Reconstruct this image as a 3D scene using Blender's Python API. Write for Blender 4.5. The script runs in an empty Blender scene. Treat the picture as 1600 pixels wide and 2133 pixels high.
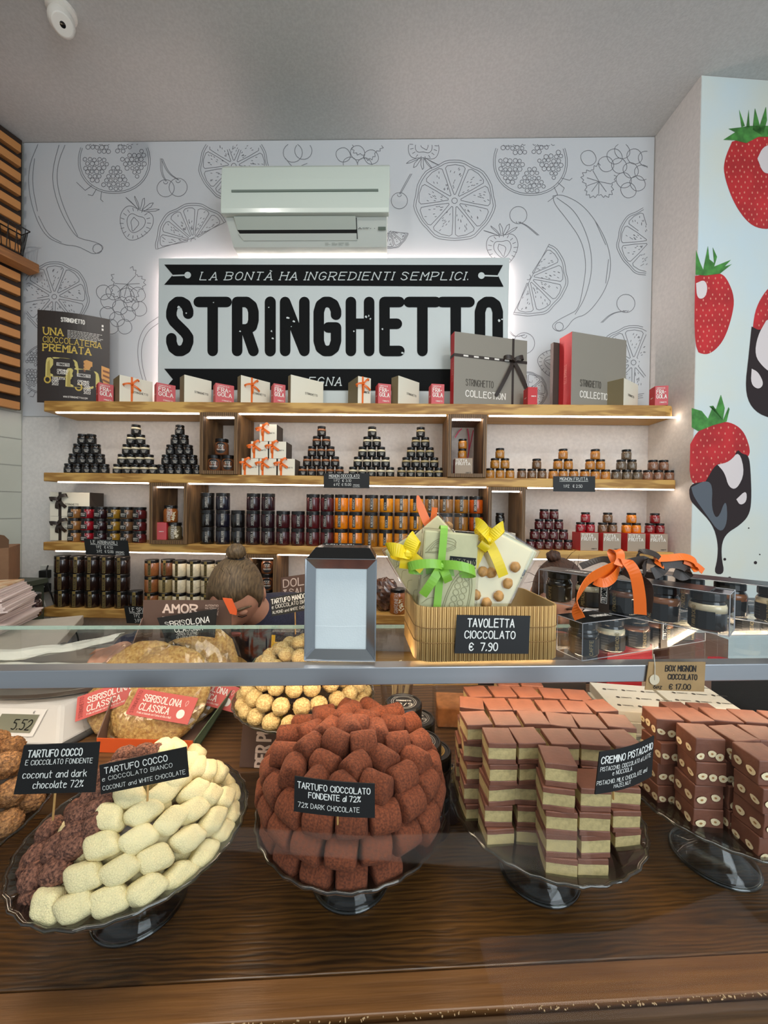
import bpy, bmesh, math, random
from math import sin, cos, pi, radians, sqrt
from mathutils import Vector, Matrix, noise
random.seed(7)
sc = bpy.context.scene
COL = sc.collection
V = Vector
# ------------------------------------------------------------------ camera
FPX, CX, CY, CAMZ = 800.0, 800.0, 1066.5, 1.42
_a, _p, _r = radians(1.4), radians(0.6), radians(0.8)
_w = V((-sin(_a)*cos(_p), cos(_a)*cos(_p), -sin(_p)))
_rt = V((cos(_a), sin(_a), 0)); _up = _rt.cross(_w)
CR = _rt*cos(_r) + _up*sin(_r); CU = -_rt*sin(_r) + _up*cos(_r); CW = _w
CAM = V((0, 0, CAMZ))
cd = bpy.data.cameras.new('camera'); cd.sensor_fit = 'VERTICAL'; cd.sensor_height = 24.0
cd.lens = 24.0*FPX/2133.0; cd.clip_start = 0.02
cam = bpy.data.objects.new('camera', cd); COL.objects.link(cam); sc.camera = cam
cam.matrix_world = Matrix(((CR.x, CU.x, -CW.x, 0), (CR.y, CU.y, -CW.y, 0), (CR.z, CU.z, -CW.z, CAMZ), (0, 0, 0, 1)))
# ------------------------------------------------------------------ world, exposure
wd = bpy.data.worlds.new('daylight'); sc.world = wd; wd.use_nodes = True
_bg = wd.node_tree.nodes['Background']; _bg.inputs[0].default_value = (0.80, 0.92, 1.0, 1); _bg.inputs[1].default_value = 0.50
vs = sc.view_settings; vs.view_transform = 'Standard'; vs.look = 'None'; vs.gamma = 1.0; vs.exposure = 0.0; vs.use_curve_mapping = False
# ------------------------------------------------------------------ lamps of the shop, plus an added counter fill
def area(name, loc, target, sx, sy, power, col, spread=180):
    l = bpy.data.lights.new(name, 'AREA'); l.shape = 'RECTANGLE'; l.size = sx; l.size_y = sy; l.energy = power; l.color = col; l.spread = radians(spread)
    o = bpy.data.objects.new(name, l); COL.objects.link(o); o.location = loc
    o.rotation_euler = (V(target)-V(loc)).to_track_quat('-Z', 'Y').to_euler(); return o
def spot(name, loc, target, power, col, ang, blend=0.6, size=0.05):
    l = bpy.data.lights.new(name, 'SPOT'); l.energy = power; l.color = col; l.spot_size = radians(ang); l.spot_blend = blend; l.shadow_soft_size = size
    o = bpy.data.objects.new(name, l); COL.objects.link(o); o.location = loc
    o.rotation_euler = (V(target)-V(loc)).to_track_quat('-Z', 'Y').to_euler(); return o
WARM = (1.0, 0.86, 0.70)
FILL_COUNTER = area('added_counter_fill', (0.0, 0.15, 3.40), (0.0, 0.45, 1.0), 2.6, 0.9, 34, (1.0, 0.94, 0.85), 150)  # added soft fill over the counter, broad so its glass reflection stays faint
LAMP_WALL1 = spot('ceiling_spot_to_wall_left', (-1.2, -0.25, 3.38), (-0.9, 2.1, 2.1), 26, (1.0, 0.96, 0.90), 95)
LAMP_WALL2 = spot('ceiling_spot_to_wall_right', (0.9, -0.25, 3.38), (0.6, 2.1, 2.1), 30, (1.0, 0.97, 0.93), 95)
LAMP_DOOR = area('shop_door_daylight', (1.5, -1.5, 2.0), (0.4, 1.5, 1.6), 1.6, 2.2, 46, (0.82, 0.92, 1.0))
# ------------------------------------------------------------------ pixel rays to known planes
def ray(x, y): return CW + CR*((x-CX)/FPX) - CU*((y-CY)/FPX)
def PY(x, y, Y): d = ray(x, y); return CAM + d*(Y/d.y)
def PZ(x, y, Z): d = ray(x, y); return CAM + d*((Z-CAMZ)/d.z)
def PL(x, y, o, n): d = ray(x, y); return CAM + d*((V(o)-CAM).dot(n)/d.dot(n))
# ------------------------------------------------------------------ materials
def lin(c): return tuple(((x/255)/12.92 if x/255 <= 0.04045 else ((x/255+0.055)/1.055)**2.4) for x in c)
MATS = {}
def mat(name, rgb, rough=0.5, metal=0.0, noise=None, bump=None, emit=0.0, coat=0.0, rand=0.0, spec=0.5, sss=0.0, col2=None, coords='Object', stretch=(1, 1, 1)):
    if name in MATS: return MATS[name]
    m = bpy.data.materials.new(name); m.use_nodes = True; nt = m.node_tree; b = nt.nodes['Principled BSDF']
    c = lin(rgb)
    b.inputs['Base Color'].default_value = (*c, 1); b.inputs['Roughness'].default_value = rough; b.inputs['Metallic'].default_value = metal
    b.inputs['Specular IOR Level'].default_value = spec; b.inputs['Coat Weight'].default_value = coat; b.inputs['Coat Roughness'].default_value = 0.08
    if sss: b.inputs['Subsurface Weight'].default_value = sss; b.inputs['Subsurface Radius'].default_value = (.004, .002, .001)
    if emit: b.inputs['Emission Color'].default_value = (*c, 1); b.inputs['Emission Strength'].default_value = emit
    L = nt.links; N = nt.nodes
    src = None
    if noise or bump:
        tc = N.new('ShaderNodeTexCoord'); mp = N.new('ShaderNodeMapping'); mp.inputs['Scale'].default_value = stretch; L.new(tc.outputs[coords], mp.inputs[0])
    if noise:
        n = N.new('ShaderNodeTexNoise'); n.inputs['Scale'].default_value = noise[0]; n.inputs['Detail'].default_value = 6; L.new(mp.outputs[0], n.inputs['Vector'])
        r = N.new('ShaderNodeValToRGB'); r.color_ramp.elements[0].position = 0.36; r.color_ramp.elements[1].position = 0.66
        k = noise[1]
        if col2: r.color_ramp.elements[0].color = (*lin(col2), 1); r.color_ramp.elements[1].color = (*c, 1)
        else:
            r.color_ramp.elements[0].color = (*[x*(1-k) for x in c], 1); r.color_ramp.elements[1].color = (*[min(1, x*(1+k)) for x in c], 1)
        L.new(n.outputs['Fac'], r.inputs[0]); src = r.outputs[0]
    if rand:
        oi = N.new('ShaderNodeObjectInfo'); mr = N.new('ShaderNodeMapRange'); mr.inputs['To Min'].default_value = 1-rand; mr.inputs['To Max'].default_value = 1+rand
        L.new(oi.outputs['Random'], mr.inputs[0]); mx = N.new('ShaderNodeVectorMath'); mx.operation = 'SCALE'
        if src: L.new(src, mx.inputs[0])
        else: mx.inputs[0].default_value = c
        L.new(mr.outputs[0], mx.inputs['Scale']); src = mx.outputs[0]
    if src: L.new(src, b.inputs['Base Color'])
    if bump:
        n2 = N.new('ShaderNodeTexNoise'); n2.inputs['Scale'].default_value = bump[0]; n2.inputs['Detail'].default_value = 4; L.new(mp.outputs[0], n2.inputs['Vector'])
        bp = N.new('ShaderNodeBump'); bp.inputs['Strength'].default_value = bump[1]; bp.inputs['Distance'].default_value = bump[2] if len(bump) > 2 else 0.002
        L.new(n2.outputs['Fac'], bp.inputs['Height']); L.new(bp.outputs[0], b.inputs['Normal'])
    MATS[name] = m; return m
def wood(name, dark, light, scale=1.0, ax='X', rough=0.5, bands=14, dist=7.0, pos=(0.35, 0.75), coat=0.0, kw=1.0, kn=0.7, kf=0.35):
    if name in MATS: return MATS[name]
    m = bpy.data.materials.new(name); m.use_nodes = True; nt = m.node_tree; N = nt.nodes; L = nt.links; b = N['Principled BSDF']
    tc = N.new('ShaderNodeTexCoord'); mp = N.new('ShaderNodeMapping'); L.new(tc.outputs['Object'], mp.inputs[0])
    st = [1, 1, 1]; st['XYZ'.index(ax)] = 0.16
    mp.inputs['Scale'].default_value = [s*scale for s in st]
    w = N.new('ShaderNodeTexWave'); w.wave_type = 'BANDS'; w.bands_direction = {'X': 'Y', 'Y': 'X', 'Z': 'X'}[ax]; w.inputs['Scale'].default_value = bands
    w.inputs['Distortion'].default_value = dist; w.inputs['Detail'].default_value = 3; w.inputs['Detail Scale'].default_value = 0.6; w.inputs['Detail Roughness'].default_value = 0.6
    L.new(mp.outputs[0], w.inputs['Vector'])
    n = N.new('ShaderNodeTexNoise'); n.inputs['Scale'].default_value = 5; n.inputs['Detail'].default_value = 5; L.new(mp.outputs[0], n.inputs['Vector'])
    mp2 = N.new('ShaderNodeMapping'); mp2.inputs['Scale'].default_value = [s*scale*(0.25 if s < 1 else 1) for s in st]; L.new(tc.outputs['Object'], mp2.inputs[0])
    n2 = N.new('ShaderNodeTexNoise'); n2.inputs['Scale'].default_value = 160; n2.inputs['Detail'].default_value = 3; L.new(mp2.outputs[0], n2.inputs['Vector'])
    a1 = N.new('ShaderNodeMath'); a1.operation = 'MULTIPLY_ADD'; L.new(n.outputs['Fac'], a1.inputs[0]); a1.inputs[1].default_value = kn; wk = N.new('ShaderNodeMath'); wk.operation = 'MULTIPLY'; wk.inputs[1].default_value = kw; L.new(w.outputs['Fac'], wk.inputs[0]); L.new(wk.outputs[0], a1.inputs[2])
    a2 = N.new('ShaderNodeMath'); a2.operation = 'MULTIPLY_ADD'; L.new(n2.outputs['Fac'], a2.inputs[0]); a2.inputs[1].default_value = kf; L.new(a1.outputs[0], a2.inputs[2])
    a3 = N.new('ShaderNodeMath'); a3.operation = 'MULTIPLY'; L.new(a2.outputs[0], a3.inputs[0]); a3.inputs[1].default_value = 1.13/(kw+kn+kf)
    r = N.new('ShaderNodeValToRGB'); r.color_ramp.elements[0].position = pos[0]; r.color_ramp.elements[1].position = pos[1]
    r.color_ramp.elements[0].color = (*lin(dark), 1); r.color_ramp.elements[1].color = (*lin(light), 1); L.new(a3.outputs[0], r.inputs[0])
    L.new(r.outputs[0], b.inputs['Base Color']); b.inputs['Roughness'].default_value = rough; b.inputs['Coat Weight'].default_value = coat; b.inputs['Coat Roughness'].default_value = 0.25
    bp = N.new('ShaderNodeBump'); bp.inputs['Strength'].default_value = 0.25; bp.inputs['Distance'].default_value = 0.002; L.new(a2.outputs[0], bp.inputs['Height']); L.new(bp.outputs[0], b.inputs['Normal'])
    MATS[name] = m; return m
def glass(name, tint=(1, 1, 1), ior=1.45, rough=0.02, scale=1.0):
    if name in MATS: return MATS[name]
    m = bpy.data.materials.new(name); m.use_nodes = True; nt = m.node_tree; N = nt.nodes; L = nt.links
    N.remove(N['Principled BSDF']); out = N['Material Output']
    t = N.new('ShaderNodeBsdfTransparent'); t.inputs[0].default_value = (*tint, 1)
    g = N.new('ShaderNodeBsdfGlossy'); g.inputs['Roughness'].default_value = rough
    f = N.new('ShaderNodeFresnel'); ge = N.new('ShaderNodeNewGeometry'); mr = N.new('ShaderNodeMapRange'); mr.inputs['To Min'].default_value = ior; mr.inputs['To Max'].default_value = 1/ior
    L.new(ge.outputs['Backfacing'], mr.inputs[0]); L.new(mr.outputs[0], f.inputs['IOR'])  # a thin sheet reflects alike from both sides
    mu = N.new('ShaderNodeMath'); mu.operation = 'MULTIPLY'; mu.inputs[1].default_value = scale; L.new(f.outputs[0], mu.inputs[0])
    x = N.new('ShaderNodeMixShader'); L.new(mu.outputs[0], x.inputs[0]); L.new(t.outputs[0], x.inputs[1]); L.new(g.outputs[0], x.inputs[2]); L.new(x.outputs[0], out.inputs['Surface'])
    MATS[name] = m; return m
# ------------------------------------------------------------------ mesh builder
class MB:
    def __init__(s): s.v = []; s.f = []; s.m = []
    def add(s, vs, fs, mi=0):
        o = len(s.v); s.v += [tuple(v) for v in vs]; s.f += [tuple(i+o for i in f) for f in fs]; s.m += [mi]*len(fs); return s
    def box(s, c, d, mi=0, M=None):
        x, y, z = d[0]/2, d[1]/2, d[2]/2
        vs = [V((i*x, j*y, k*z)) for k in (-1, 1) for j in (-1, 1) for i in (-1, 1)]
        vs = [(M @ q if M else q)+V(c) for q in vs]
        return s.add(vs, [(0, 2, 3, 1), (4, 5, 7, 6), (0, 1, 5, 4), (2, 6, 7, 3), (0, 4, 6, 2), (1, 3, 7, 5)], mi)
    def hexa(s, q, mi=0):  # 8 corners: bottom ring 4 then top ring 4
        return s.add(q, [(3, 2, 1, 0), (4, 5, 6, 7), (0, 1, 5, 4), (1, 2, 6, 5), (2, 3, 7, 6), (3, 0, 4, 7)], mi)
    def lathe(s, prof, n=20, mi=0, c=(0, 0, 0), M=None, wob=None):
        vs = []; fs = []
        for i, (r, z) in enumerate(prof):
            for k in range(n):
                a = 2*pi*k/n; rr = r if not wob else r*(1+wob(i, a))
                q = V((rr*cos(a), rr*sin(a), z)); vs.append((M @ q if M else q)+V(c))
        for i in range(len(prof)-1):
            for k in range(n):
                a0, a1 = i*n+k, i*n+(k+1) % n
                fs.append((a0, a1, a1+n, a0+n))
        if prof[0][0] > 1e-6: fs.append(tuple(range(n-1, -1, -1)))
        if prof[-1][0] > 1e-6: fs.append(tuple((len(prof)-1)*n+k for k in range(n)))
        return s.add(vs, fs, mi)
    def tube(s, pts, r, n=6, mi=0, closed=False):
        pts = [V(p) for p in pts]; m = len(pts); vs = []; fs = []
        for i, p in enumerate(pts):
            a = pts[i-1] if (i or closed) else p; b = pts[(i+1) % m] if (i < m-1 or closed) else p
            t = (b-a).normalized(); up = V((0, 0, 1)) if abs(t.z) < 0.9 else V((1, 0, 0))
            e1 = t.cross(up).normalized(); e2 = t.cross(e1)
            rr = r[i] if isinstance(r, (list, tuple)) else r
            for k in range(n): q = 2*pi*k/n; vs.append(p+(e1*cos(q)+e2*sin(q))*rr)
        for i in range(m if closed else m-1):
            for k in range(n):
                a0 = i*n+k; a1 = i*n+(k+1) % n; b0 = ((i+1) % m)*n+k; b1 = ((i+1) % m)*n+(k+1) % n; fs.append((a0, a1, b1, b0))
        if not closed: fs += [tuple(range(n-1, -1, -1)), tuple((m-1)*n+k for k in range(n))]
        return s.add(vs, fs, mi)
    def strip(s, pts, wd, w, t=0.0006, mi=0):  # flat ribbon of width w along wd (one vector or one per point)
        pts = [V(p) for p in pts]; vs = []; fs = []
        if 2 < len(pts) < 10 and not all(abs((pts[i+1]-pts[i]).normalized().dot((pts[i]-pts[i-1]).normalized())) < .2 for i in range(1, len(pts)-1)):  # smooth the curve
            n0 = len(pts); q = []; wi = []
            for i in range(n0-1):
                p0, p1, p2, p3 = pts[max(0, i-1)], pts[i], pts[i+1], pts[min(n0-1, i+2)]
                for j in range(5):
                    u = j/5; q.append(((p1*2)+(p2-p0)*u+(p0*2-p1*5+p2*4-p3)*u*u+(p1*3-p0-p2*3+p3)*u**3)*.5)
                    if isinstance(w, (list, tuple)): wi.append(w[i]*(1-u)+w[i+1]*u)
            q.append(pts[-1]); pts = q
            if isinstance(w, (list, tuple)): w = wi+[w[-1]]
        for i, p in enumerate(pts):
            a = pts[max(0, i-1)]; b = pts[min(len(pts)-1, i+1)]; tg = (b-a).normalized()
            q = V(wd[i]) if isinstance(wd, list) else V(wd)
            q = (q-tg*q.dot(tg)).normalized(); nn = tg.cross(q)
            ww = w[i] if isinstance(w, (list, tuple)) else w
            vs += [p-q*ww/2-nn*t/2, p+q*ww/2-nn*t/2, p+q*ww/2+nn*t/2, p-q*ww/2+nn*t/2]
        for i in range(len(pts)-1):
            o = i*4
            for k in range(4): fs.append((o+k, o+(k+1) % 4, o+4+(k+1) % 4, o+4+k))
        fs += [(3, 2, 1, 0), tuple(len(pts)*4-4+k for k in range(4))]
        return s.add(vs, fs, mi)
    _k = 0
    def strokes(s, polys, t, fm0, mi=0, join=True):
        for pl in polys:
            x0, y0 = pl[0]; o_ = V(fm0(x0, y0)); nn = (V(fm0(x0+t, y0))-o_).cross(V(fm0(x0, y0+t))-o_)
            if nn.length > 0: nn.normalize()
            def fm(x, y): return V(fm0(x, y))+nn*lf
            lf = 0.0; nd = 16 if t > 15 else 6
            MB._k = (MB._k+1) % 24; lf = MB._k*5e-6
            for i in range(len(pl)-1):
                (x0, y0), (x1, y1) = pl[i], pl[i+1]; dx, dy = x1-x0, y1-y0; l = sqrt(dx*dx+dy*dy)
                if l < 1e-9: continue
                MB._k = (MB._k+1) % 24; lf = MB._k*5e-6
                nx, ny = -dy/l*t/2, dx/l*t/2
                e = 0.0 if join else 0.15*t/l
                s.add([fm(x0-dx*e+nx, y0-dy*e+ny), fm(x0-dx*e-nx, y0-dy*e-ny), fm(x1+dx*e-nx, y1+dy*e-ny), fm(x1+dx*e+nx, y1+dy*e+ny)], [(0, 1, 2, 3)], mi)
            if join:
                for (x, y) in pl:
                    MB._k = (MB._k+1) % 24; lf = MB._k*5e-6
                    s.add([fm(x+t/2*cos(k*2*pi/nd), y+t/2*sin(k*2*pi/nd)) for k in range(nd)], [tuple(range(nd))], mi)
        return s
    def poly(s, pts, fm, mi=0): return s.add([fm(*p) for p in pts], [tuple(range(len(pts)))], mi)
    def prism(s, pts, fm0, fm1, mi=0):
        n = len(pts); a = [fm0(*p) for p in pts]; b = [fm1(*p) for p in pts]
        return s.add(a+b, [tuple(range(n-1, -1, -1)), tuple(range(n, 2*n))]+[(i, (i+1) % n, n+(i+1) % n, n+i) for i in range(n)], mi)
    def ball(s, c, r, n=10, mi=0, M=None, fn=None):
        vs = []; fs = []; mm = n*2
        rr = r if isinstance(r, (tuple, list)) else (r, r, r)
        for i in range(1, n):
            th = pi*i/n
            for k in range(mm):
                ph = 2*pi*k/mm; d = V((sin(th)*cos(ph), sin(th)*sin(ph), cos(th))); f = fn(d) if fn else 1
                q = V((d.x*rr[0], d.y*rr[1], d.z*rr[2]))*f; vs.append((M @ q if M else q)+V(c))
        for zz in (1, -1):
            d = V((0, 0, zz)); f = fn(d) if fn else 1; q = V((0, 0, zz*rr[2]))*f; vs.append((M @ q if M else q)+V(c))
        for i in range(n-2):
            for k in range(mm): fs.append((i*mm+k, (i+1)*mm+k, (i+1)*mm+(k+1) % mm, i*mm+(k+1) % mm))
        t, bt = len(vs)-2, len(vs)-1
        for k in range(mm): fs += [(t, k, (k+1) % mm), (bt, (n-2)*mm+(k+1) % mm, (n-2)*mm+k)]
        return s.add(vs, fs, mi)
    def mesh(s, name, mats, smooth=False):
        me = bpy.data.meshes.new(name); me.from_pydata(s.v, [], s.f)
        for m in (mats if isinstance(mats, (list, tuple)) else [mats]): me.materials.append(m)
        if any(s.m): me.polygons.foreach_set('material_index', s.m)
        if smooth: me.polygons.foreach_set('use_smooth', [True]*len(s.f))
        me.update(); return me
    def build(s, name, mats, parent=None, loc=None, rot=None, smooth=False, bevel=0, label=None):
        o = bpy.data.objects.new(name, s.mesh(name, mats, smooth)); COL.objects.link(o)
        if parent: o.parent = parent
        if loc is not None: o.location = loc
        if rot is not None: o.rotation_euler = rot
        if bevel:
            md = o.modifiers.new('bevel', 'BEVEL'); md.width = bevel; md.segments = 2; md.limit_method = 'ANGLE'; md.angle_limit = radians(40)
        if label: o['label'] = label
        return o
def fixn(o):  # consistent outward normals
    bm = bmesh.new(); bm.from_mesh(o.data); bmesh.ops.recalc_face_normals(bm, faces=bm.faces); bm.to_mesh(o.data); bm.free(); return o
def tag(o, label, cat, group=None, kind=None):
    if label: o['label'] = label
    if cat: o['category'] = cat
    if group: o['group'] = group
    if kind: o['kind'] = kind
    return o
def thing(name, label, cat, loc=(0, 0, 0), rz=0, group=None, rot=None):
    o = bpy.data.objects.new(name, None); COL.objects.link(o); o.empty_display_size = 0.02
    o.location = loc; o.rotation_euler = rot if rot is not None else (0, 0, rz)
    return tag(o, label, cat, group)
def struct(name, mb, m, **k):
    o = mb.build(name, m, **k); o['kind'] = 'structure'; return o
def dup(root):
    r = root.copy(); COL.objects.link(r)
    for ch in list(root.children):
        c = ch.copy(); COL.objects.link(c); c.parent = r
        for g in list(ch.children):
            d = g.copy(); COL.objects.link(d); d.parent = c
    return r
PROTO = {}
def place(key, maker, loc, rz, label, cat, group=None, rot=None, scale=None):
    if key not in PROTO: r = maker(); PROTO[key] = r
    else: r = dup(PROTO[key])
    if 'group' in r: del r['group']
    r.location = loc
    if isinstance(rot, Matrix): r.rotation_euler = rot.to_euler()
    else: r.rotation_euler = rot if rot is not None else (0, 0, rz)
    if scale: r.scale = scale
    return tag(r, label, cat, group)
ORD = 'zeroth first second third fourth fifth sixth seventh eighth ninth tenth eleventh twelfth thirteenth fourteenth fifteenth sixteenth seventeenth eighteenth nineteenth twentieth twenty-first twenty-second twenty-third twenty-fourth twenty-fifth twenty-sixth'.split()
# ------------------------------------------------------------------ stroke lettering (9 units high)
G = {'A': '003960|1353', 'B': '0009|~0949686545|05 45|~0545636140 00', 'C': '~674929070220406 2', 'D': '0009|~0939676230 00', 'E': '60000969|0555', 'F': '000969|0555',
     'G': '~674929070220406264|6434', 'H': '0009|6069|0565', 'I': '0009', 'J': '~6962402002', 'K': '0009|6904|2560', 'L': '090060', 'M': '0009346960', 'N': '00096069',
     'O': '~29070220406267492 9', 'P': '0009|~0949686644 04', 'Q': '~290702204062674929|4260', 'R': '0009|~094968664404|3460', 'S': '~6758391907164553624 02002', 'T': '0969|3930',
     'U': '~090220406269', 'V': '093069', 'W': '0920364069', 'X': '0069|0960', 'Y': '093569|3530', 'Z': '09690060', '0': '~290702204062674929', '1': '072920',
     '2': '~072949675400|0060', '3': '~0839675535|~3565624001', '4': '404903 63', '5': '690906|~0646624001', '6': '~5926032040634525 03', '7': '096920',
     '8': '~3507294967350220406235', '9': '~64250729496764401 0', '€': '~674929070220 4062|0545|0444', '%': '0069|~1907164819|~62405360 62', '&': '60180949 0320405 3', '.': '0001', ',': '1100', '-': '0444', "'": '0907',
     '·': '2425', 'a': '~5636140210405 3|5650', 'c': '~553616040210305 1', 'd': '5950|~553616040220405 3', 'e': '~0454553616040210305 1', 'h': '0009|~0426465450', 'k': '0009|5603|2450', 'l': '0900',
     'n': '0006|~0426465450', 'o': '~16040210305254361 6', 'p': '0006|~0536565341 03', 'r': '0006|~042646', 't': '~29212040|0656', 'u': '~0602103052|5650', 'z': '06560050', 'i': '0006|0809', 'g': '~5636140220535|5650', '/': '0049', 'À': '003960|1353|2b4a'}
def chaikin(p, n=2):
    for _ in range(n):
        q = [p[0]]
        for i in range(len(p)-1):
            a, b = p[i], p[i+1]; q += [(a[0]*.75+b[0]*.25, a[1]*.75+b[1]*.25), (a[0]*.25+b[0]*.75, a[1]*.25+b[1]*.75)]
        q.append(p[-1]); p = q
    return p
GL = {}
for _c, _s in G.items():
    ps = []
    for part in _s.replace(' ', '').split('|'):
        sm = part[0] == '~'; part = part.lstrip('~')
        if len(part) % 2: part = part[:-1]
        pt = [(int(part[i], 16), int(part[i+1], 16)) for i in range(0, len(part), 2)]
        ps.append((sm, pt))
    GL[_c] = (max(x for _, q in ps for x, y in q), ps)
def text(s, h, ws=1.0, gap=2.2, slant=0.0, serif=0.0, sm=2, jit=0.0):
    k = h/9.0; x = 0.0; out = []
    for ch in s:
        if ch == ' ': x += (4.5)*k*ws; continue
        if ch not in GL: ch = ch.upper() if ch.upper() in GL else '-'
        w, ps = GL[ch]; dy = random.uniform(-jit, jit)*h; sc_ = 1+random.uniform(-jit, jit)
        for smo, pt in ps:
            q = [(px, py*sc_) for px, py in pt]
            if serif:
                for (e, nb) in ((pt[0], pt[1]), (pt[-1], pt[-2])):
                    if e[1] in (0, 9) and abs(e[1]-nb[1]) > 2: out.append([(x+(e[0]-serif)*k*ws+slant*e[1]*k, e[1]*k+dy), (x+(e[0]+serif)*k*ws+slant*e[1]*k, e[1]*k+dy)])
            if smo: q = chaikin(q, sm)
            out.append([(x+px*k*ws+slant*py*k, py*k+dy) for px, py in q])
        x += (w+gap)*k*ws
    return out, max(0.0, x-gap*k*ws)
def write(mb, s, fm, x, y, h, t, al='c', mi=0, fit=None, join=False, ws=1.0, **kw):
    ps, w = text(s, h, ws, **kw)
    if fit and w > 0:
        kk = fit/w; ps = [[(a*kk, b) for a, b in p] for p in ps]; w = fit
    ox = x-(w/2 if al == 'c' else (w if al == 'r' else 0))
    mb.strokes([[(a+ox, b+y) for a, b in p] for p in ps], t, fm, mi, join); return w
def plane_map(o, ex, ey, lift=0.0):
    o, ex, ey = V(o), V(ex), V(ey); n = ex.cross(ey).normalized()*lift
    return lambda u, v: o+ex*u+ey*v+n
def cyl_map(r): return lambda u, v: V((r*sin(u/r), -r*cos(u/r), v))
def circ(cx, cy, r, n=16, a0=0, a1=2*pi, ry=None): return [(cx+r*cos(a0+(a1-a0)*i/n), cy+(ry or r)*sin(a0+(a1-a0)*i/n)) for i in range(n+1)]
def bow(mb, c, ex, ey, ez, L, w, mi=0, tails=(0.9, 1.0), up=0.25, t=0.0006):
    c, ex, ey, ez = V(c), V(ex), V(ey), V(ez)
    for sg in (-1, 1):
        d = (ex*sg+ey*up).normalized(); pts = []
        for i in range(29):
            a = i/28*2*pi; rr = L*(1-cos(a))/2; pts.append(c+d*rr+ez*(0.28*L*sin(a)+0.1*L)+ey*(0.10*L*sin(a)))
        mb.strip(pts, ey-d*0.2*sg, w, t, mi)
        tl = L*tails[0 if sg < 0 else 1]; pts = []
        for i in range(11):
            f = i/10; pts.append(c+ex*sg*tl*0.55*f+ey*(-tl*f)+ez*(0.15*L*sin(f*pi)+0.04*L))
        mb.strip(pts, ex*1.0+ey*0.55*sg, w, t, mi)
    mb.ball(c+ez*0.1*L, (w*0.5, w*0.5, w*0.45), 5, mi)
    return mb
# ================================================================== THE ROOM
WY = 2.12; CEIL = 3.43
M_plaster = mat('white_plaster', (220, 215, 209), 0.85, noise=(60, 0.05), bump=(180, 0.25, 0.002))
M_ceil = mat('ceiling_paint', (190, 189, 185), 0.9, noise=(90, 0.06), bump=(140, 0.35, 0.003))
M_floor = mat('floor_tile', (120, 108, 96), 0.5, noise=(6, 0.15))
M_panel = mat('printed_panel_white', (206, 208, 210), 0.55)
M_line = mat('printed_panel_grey_line', (118, 118, 122), 0.6)
struct('floor', MB().box((-0.3, 0.7, -0.05), (5.4, 4.6, 0.1)), M_floor)
struct('ceiling', MB().box((-0.3, 0.7, CEIL+0.05), (5.6, 4.8, 0.1)), M_ceil)
struct('wall_back', MB().box((-0.35, WY+0.06, CEIL/2), (4.4, 0.12, CEIL)), M_plaster)
# right: return wall and the mural wall facing the counter
Ca = PZ(1461, 157, CEIL); mdir = V((cos(radians(4.4)), sin(radians(4.4)), 0)); mnor = V((mdir.y, -mdir.x, 0))
RX = 1.374
pl = [V((RX, WY, 0)), V((RX, WY+0.1, 0)), V((2.4, WY+0.1, 0)), V((Ca.x, Ca.y, 0))+mdir*1.0, V((Ca.x, Ca.y, 0))]
struct('wall_right', MB().prism([(q.x, q.y) for q in pl], lambda x, y: V((x, y, 0)), lambda x, y: V((x, y, CEIL))), M_plaster)
# left: angled tiled wall under the slats
LA = V((-2.10, WY, 0)); Lb = PZ(0, 265, CEIL); ldir = V((-sin(radians(18.6)), -cos(radians(18.6)), 0)); lnor = V((-ldir.y, ldir.x, 0))
if lnor.x < 0: lnor = -lnor
M_tile = mat('wall_tile_glaze', (196, 198, 186), 0.25, noise=(3, 0.04)); M_grout = mat('tile_grout', (168, 168, 158), 0.8)
mb = MB(); Ll = 2.6
a0 = LA-lnor*0.0; a1 = LA+ldir*Ll
mb.hexa([a0, a1, a1-lnor*0.12, a0-lnor*0.12]+[q+V((0, 0, CEIL)) for q in (a0, a1, a1-lnor*0.12, a0-lnor*0.12)], 1)
tw, th = 0.30, 0.148
for j in range(14):
    for i in range(-1, 9):
        s0 = max(0.004, i*tw+(tw/2 if j % 2 else 0)+0.003); s1 = min(Ll, (i+1)*tw+(tw/2 if j % 2 else 0)-0.003)
        if s1-s0 < 0.02: continue
        z0, z1 = j*th+0.003, (j+1)*th-0.003
        q = [LA+ldir*s0, LA+ldir*s1]; mb.add([q[0]+lnor*.002+V((0, 0, z0)), q[1]+lnor*.002+V((0, 0, z0)), q[1]+lnor*.002+V((0, 0, z1)), q[0]+lnor*.002+V((0, 0, z1))], [(0, 1, 2, 3)], 0)
struct('wall_left', mb, [M_tile, M_grout])
# ------------------------------------------------------------------ slatted wood cladding
M_slat = wood('slat_pine', (112, 70, 34), (186, 128, 70), 3.0, 'X', 0.6, bands=9, dist=6, pos=(0.2, 0.8))
M_dark = mat('dark_batten', (46, 32, 22), 0.8)
ZB = PY(50, 858, 2.09).z
ang = math.atan2(ldir.y, ldir.x)
sl = thing('slat_cladding', 'pine slat cladding covering the upper left wall in horizontal boards', 'wall cladding', (LA.x, LA.y, 0), ang)
side = 1 if (Matrix.Rotation(ang, 3, 'Z') @ V((0, 1, 0))).dot(lnor) > 0 else -1
MB().box((1.25, side*0.02, (ZB+CEIL)/2), (2.46, 0.016, CEIL-ZB-0.02)).build('backing_board', M_dark, sl)
n_sl = 19; pit = (CEIL-ZB-0.03)/n_sl; slm = MB().box((0, 0, 0), (2.42, 0.034, 0.043)).mesh('slat', M_slat)
for i in range(n_sl):
    o = bpy.data.objects.new('slat', slm); COL.objects.link(o); o.parent = sl; o.location = (1.25, side*0.046, ZB+0.025+i*pit)
    o.rotation_euler = (0, 0, 0); md = o.modifiers.new('bevel', 'BEVEL'); md.width = .003
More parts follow.
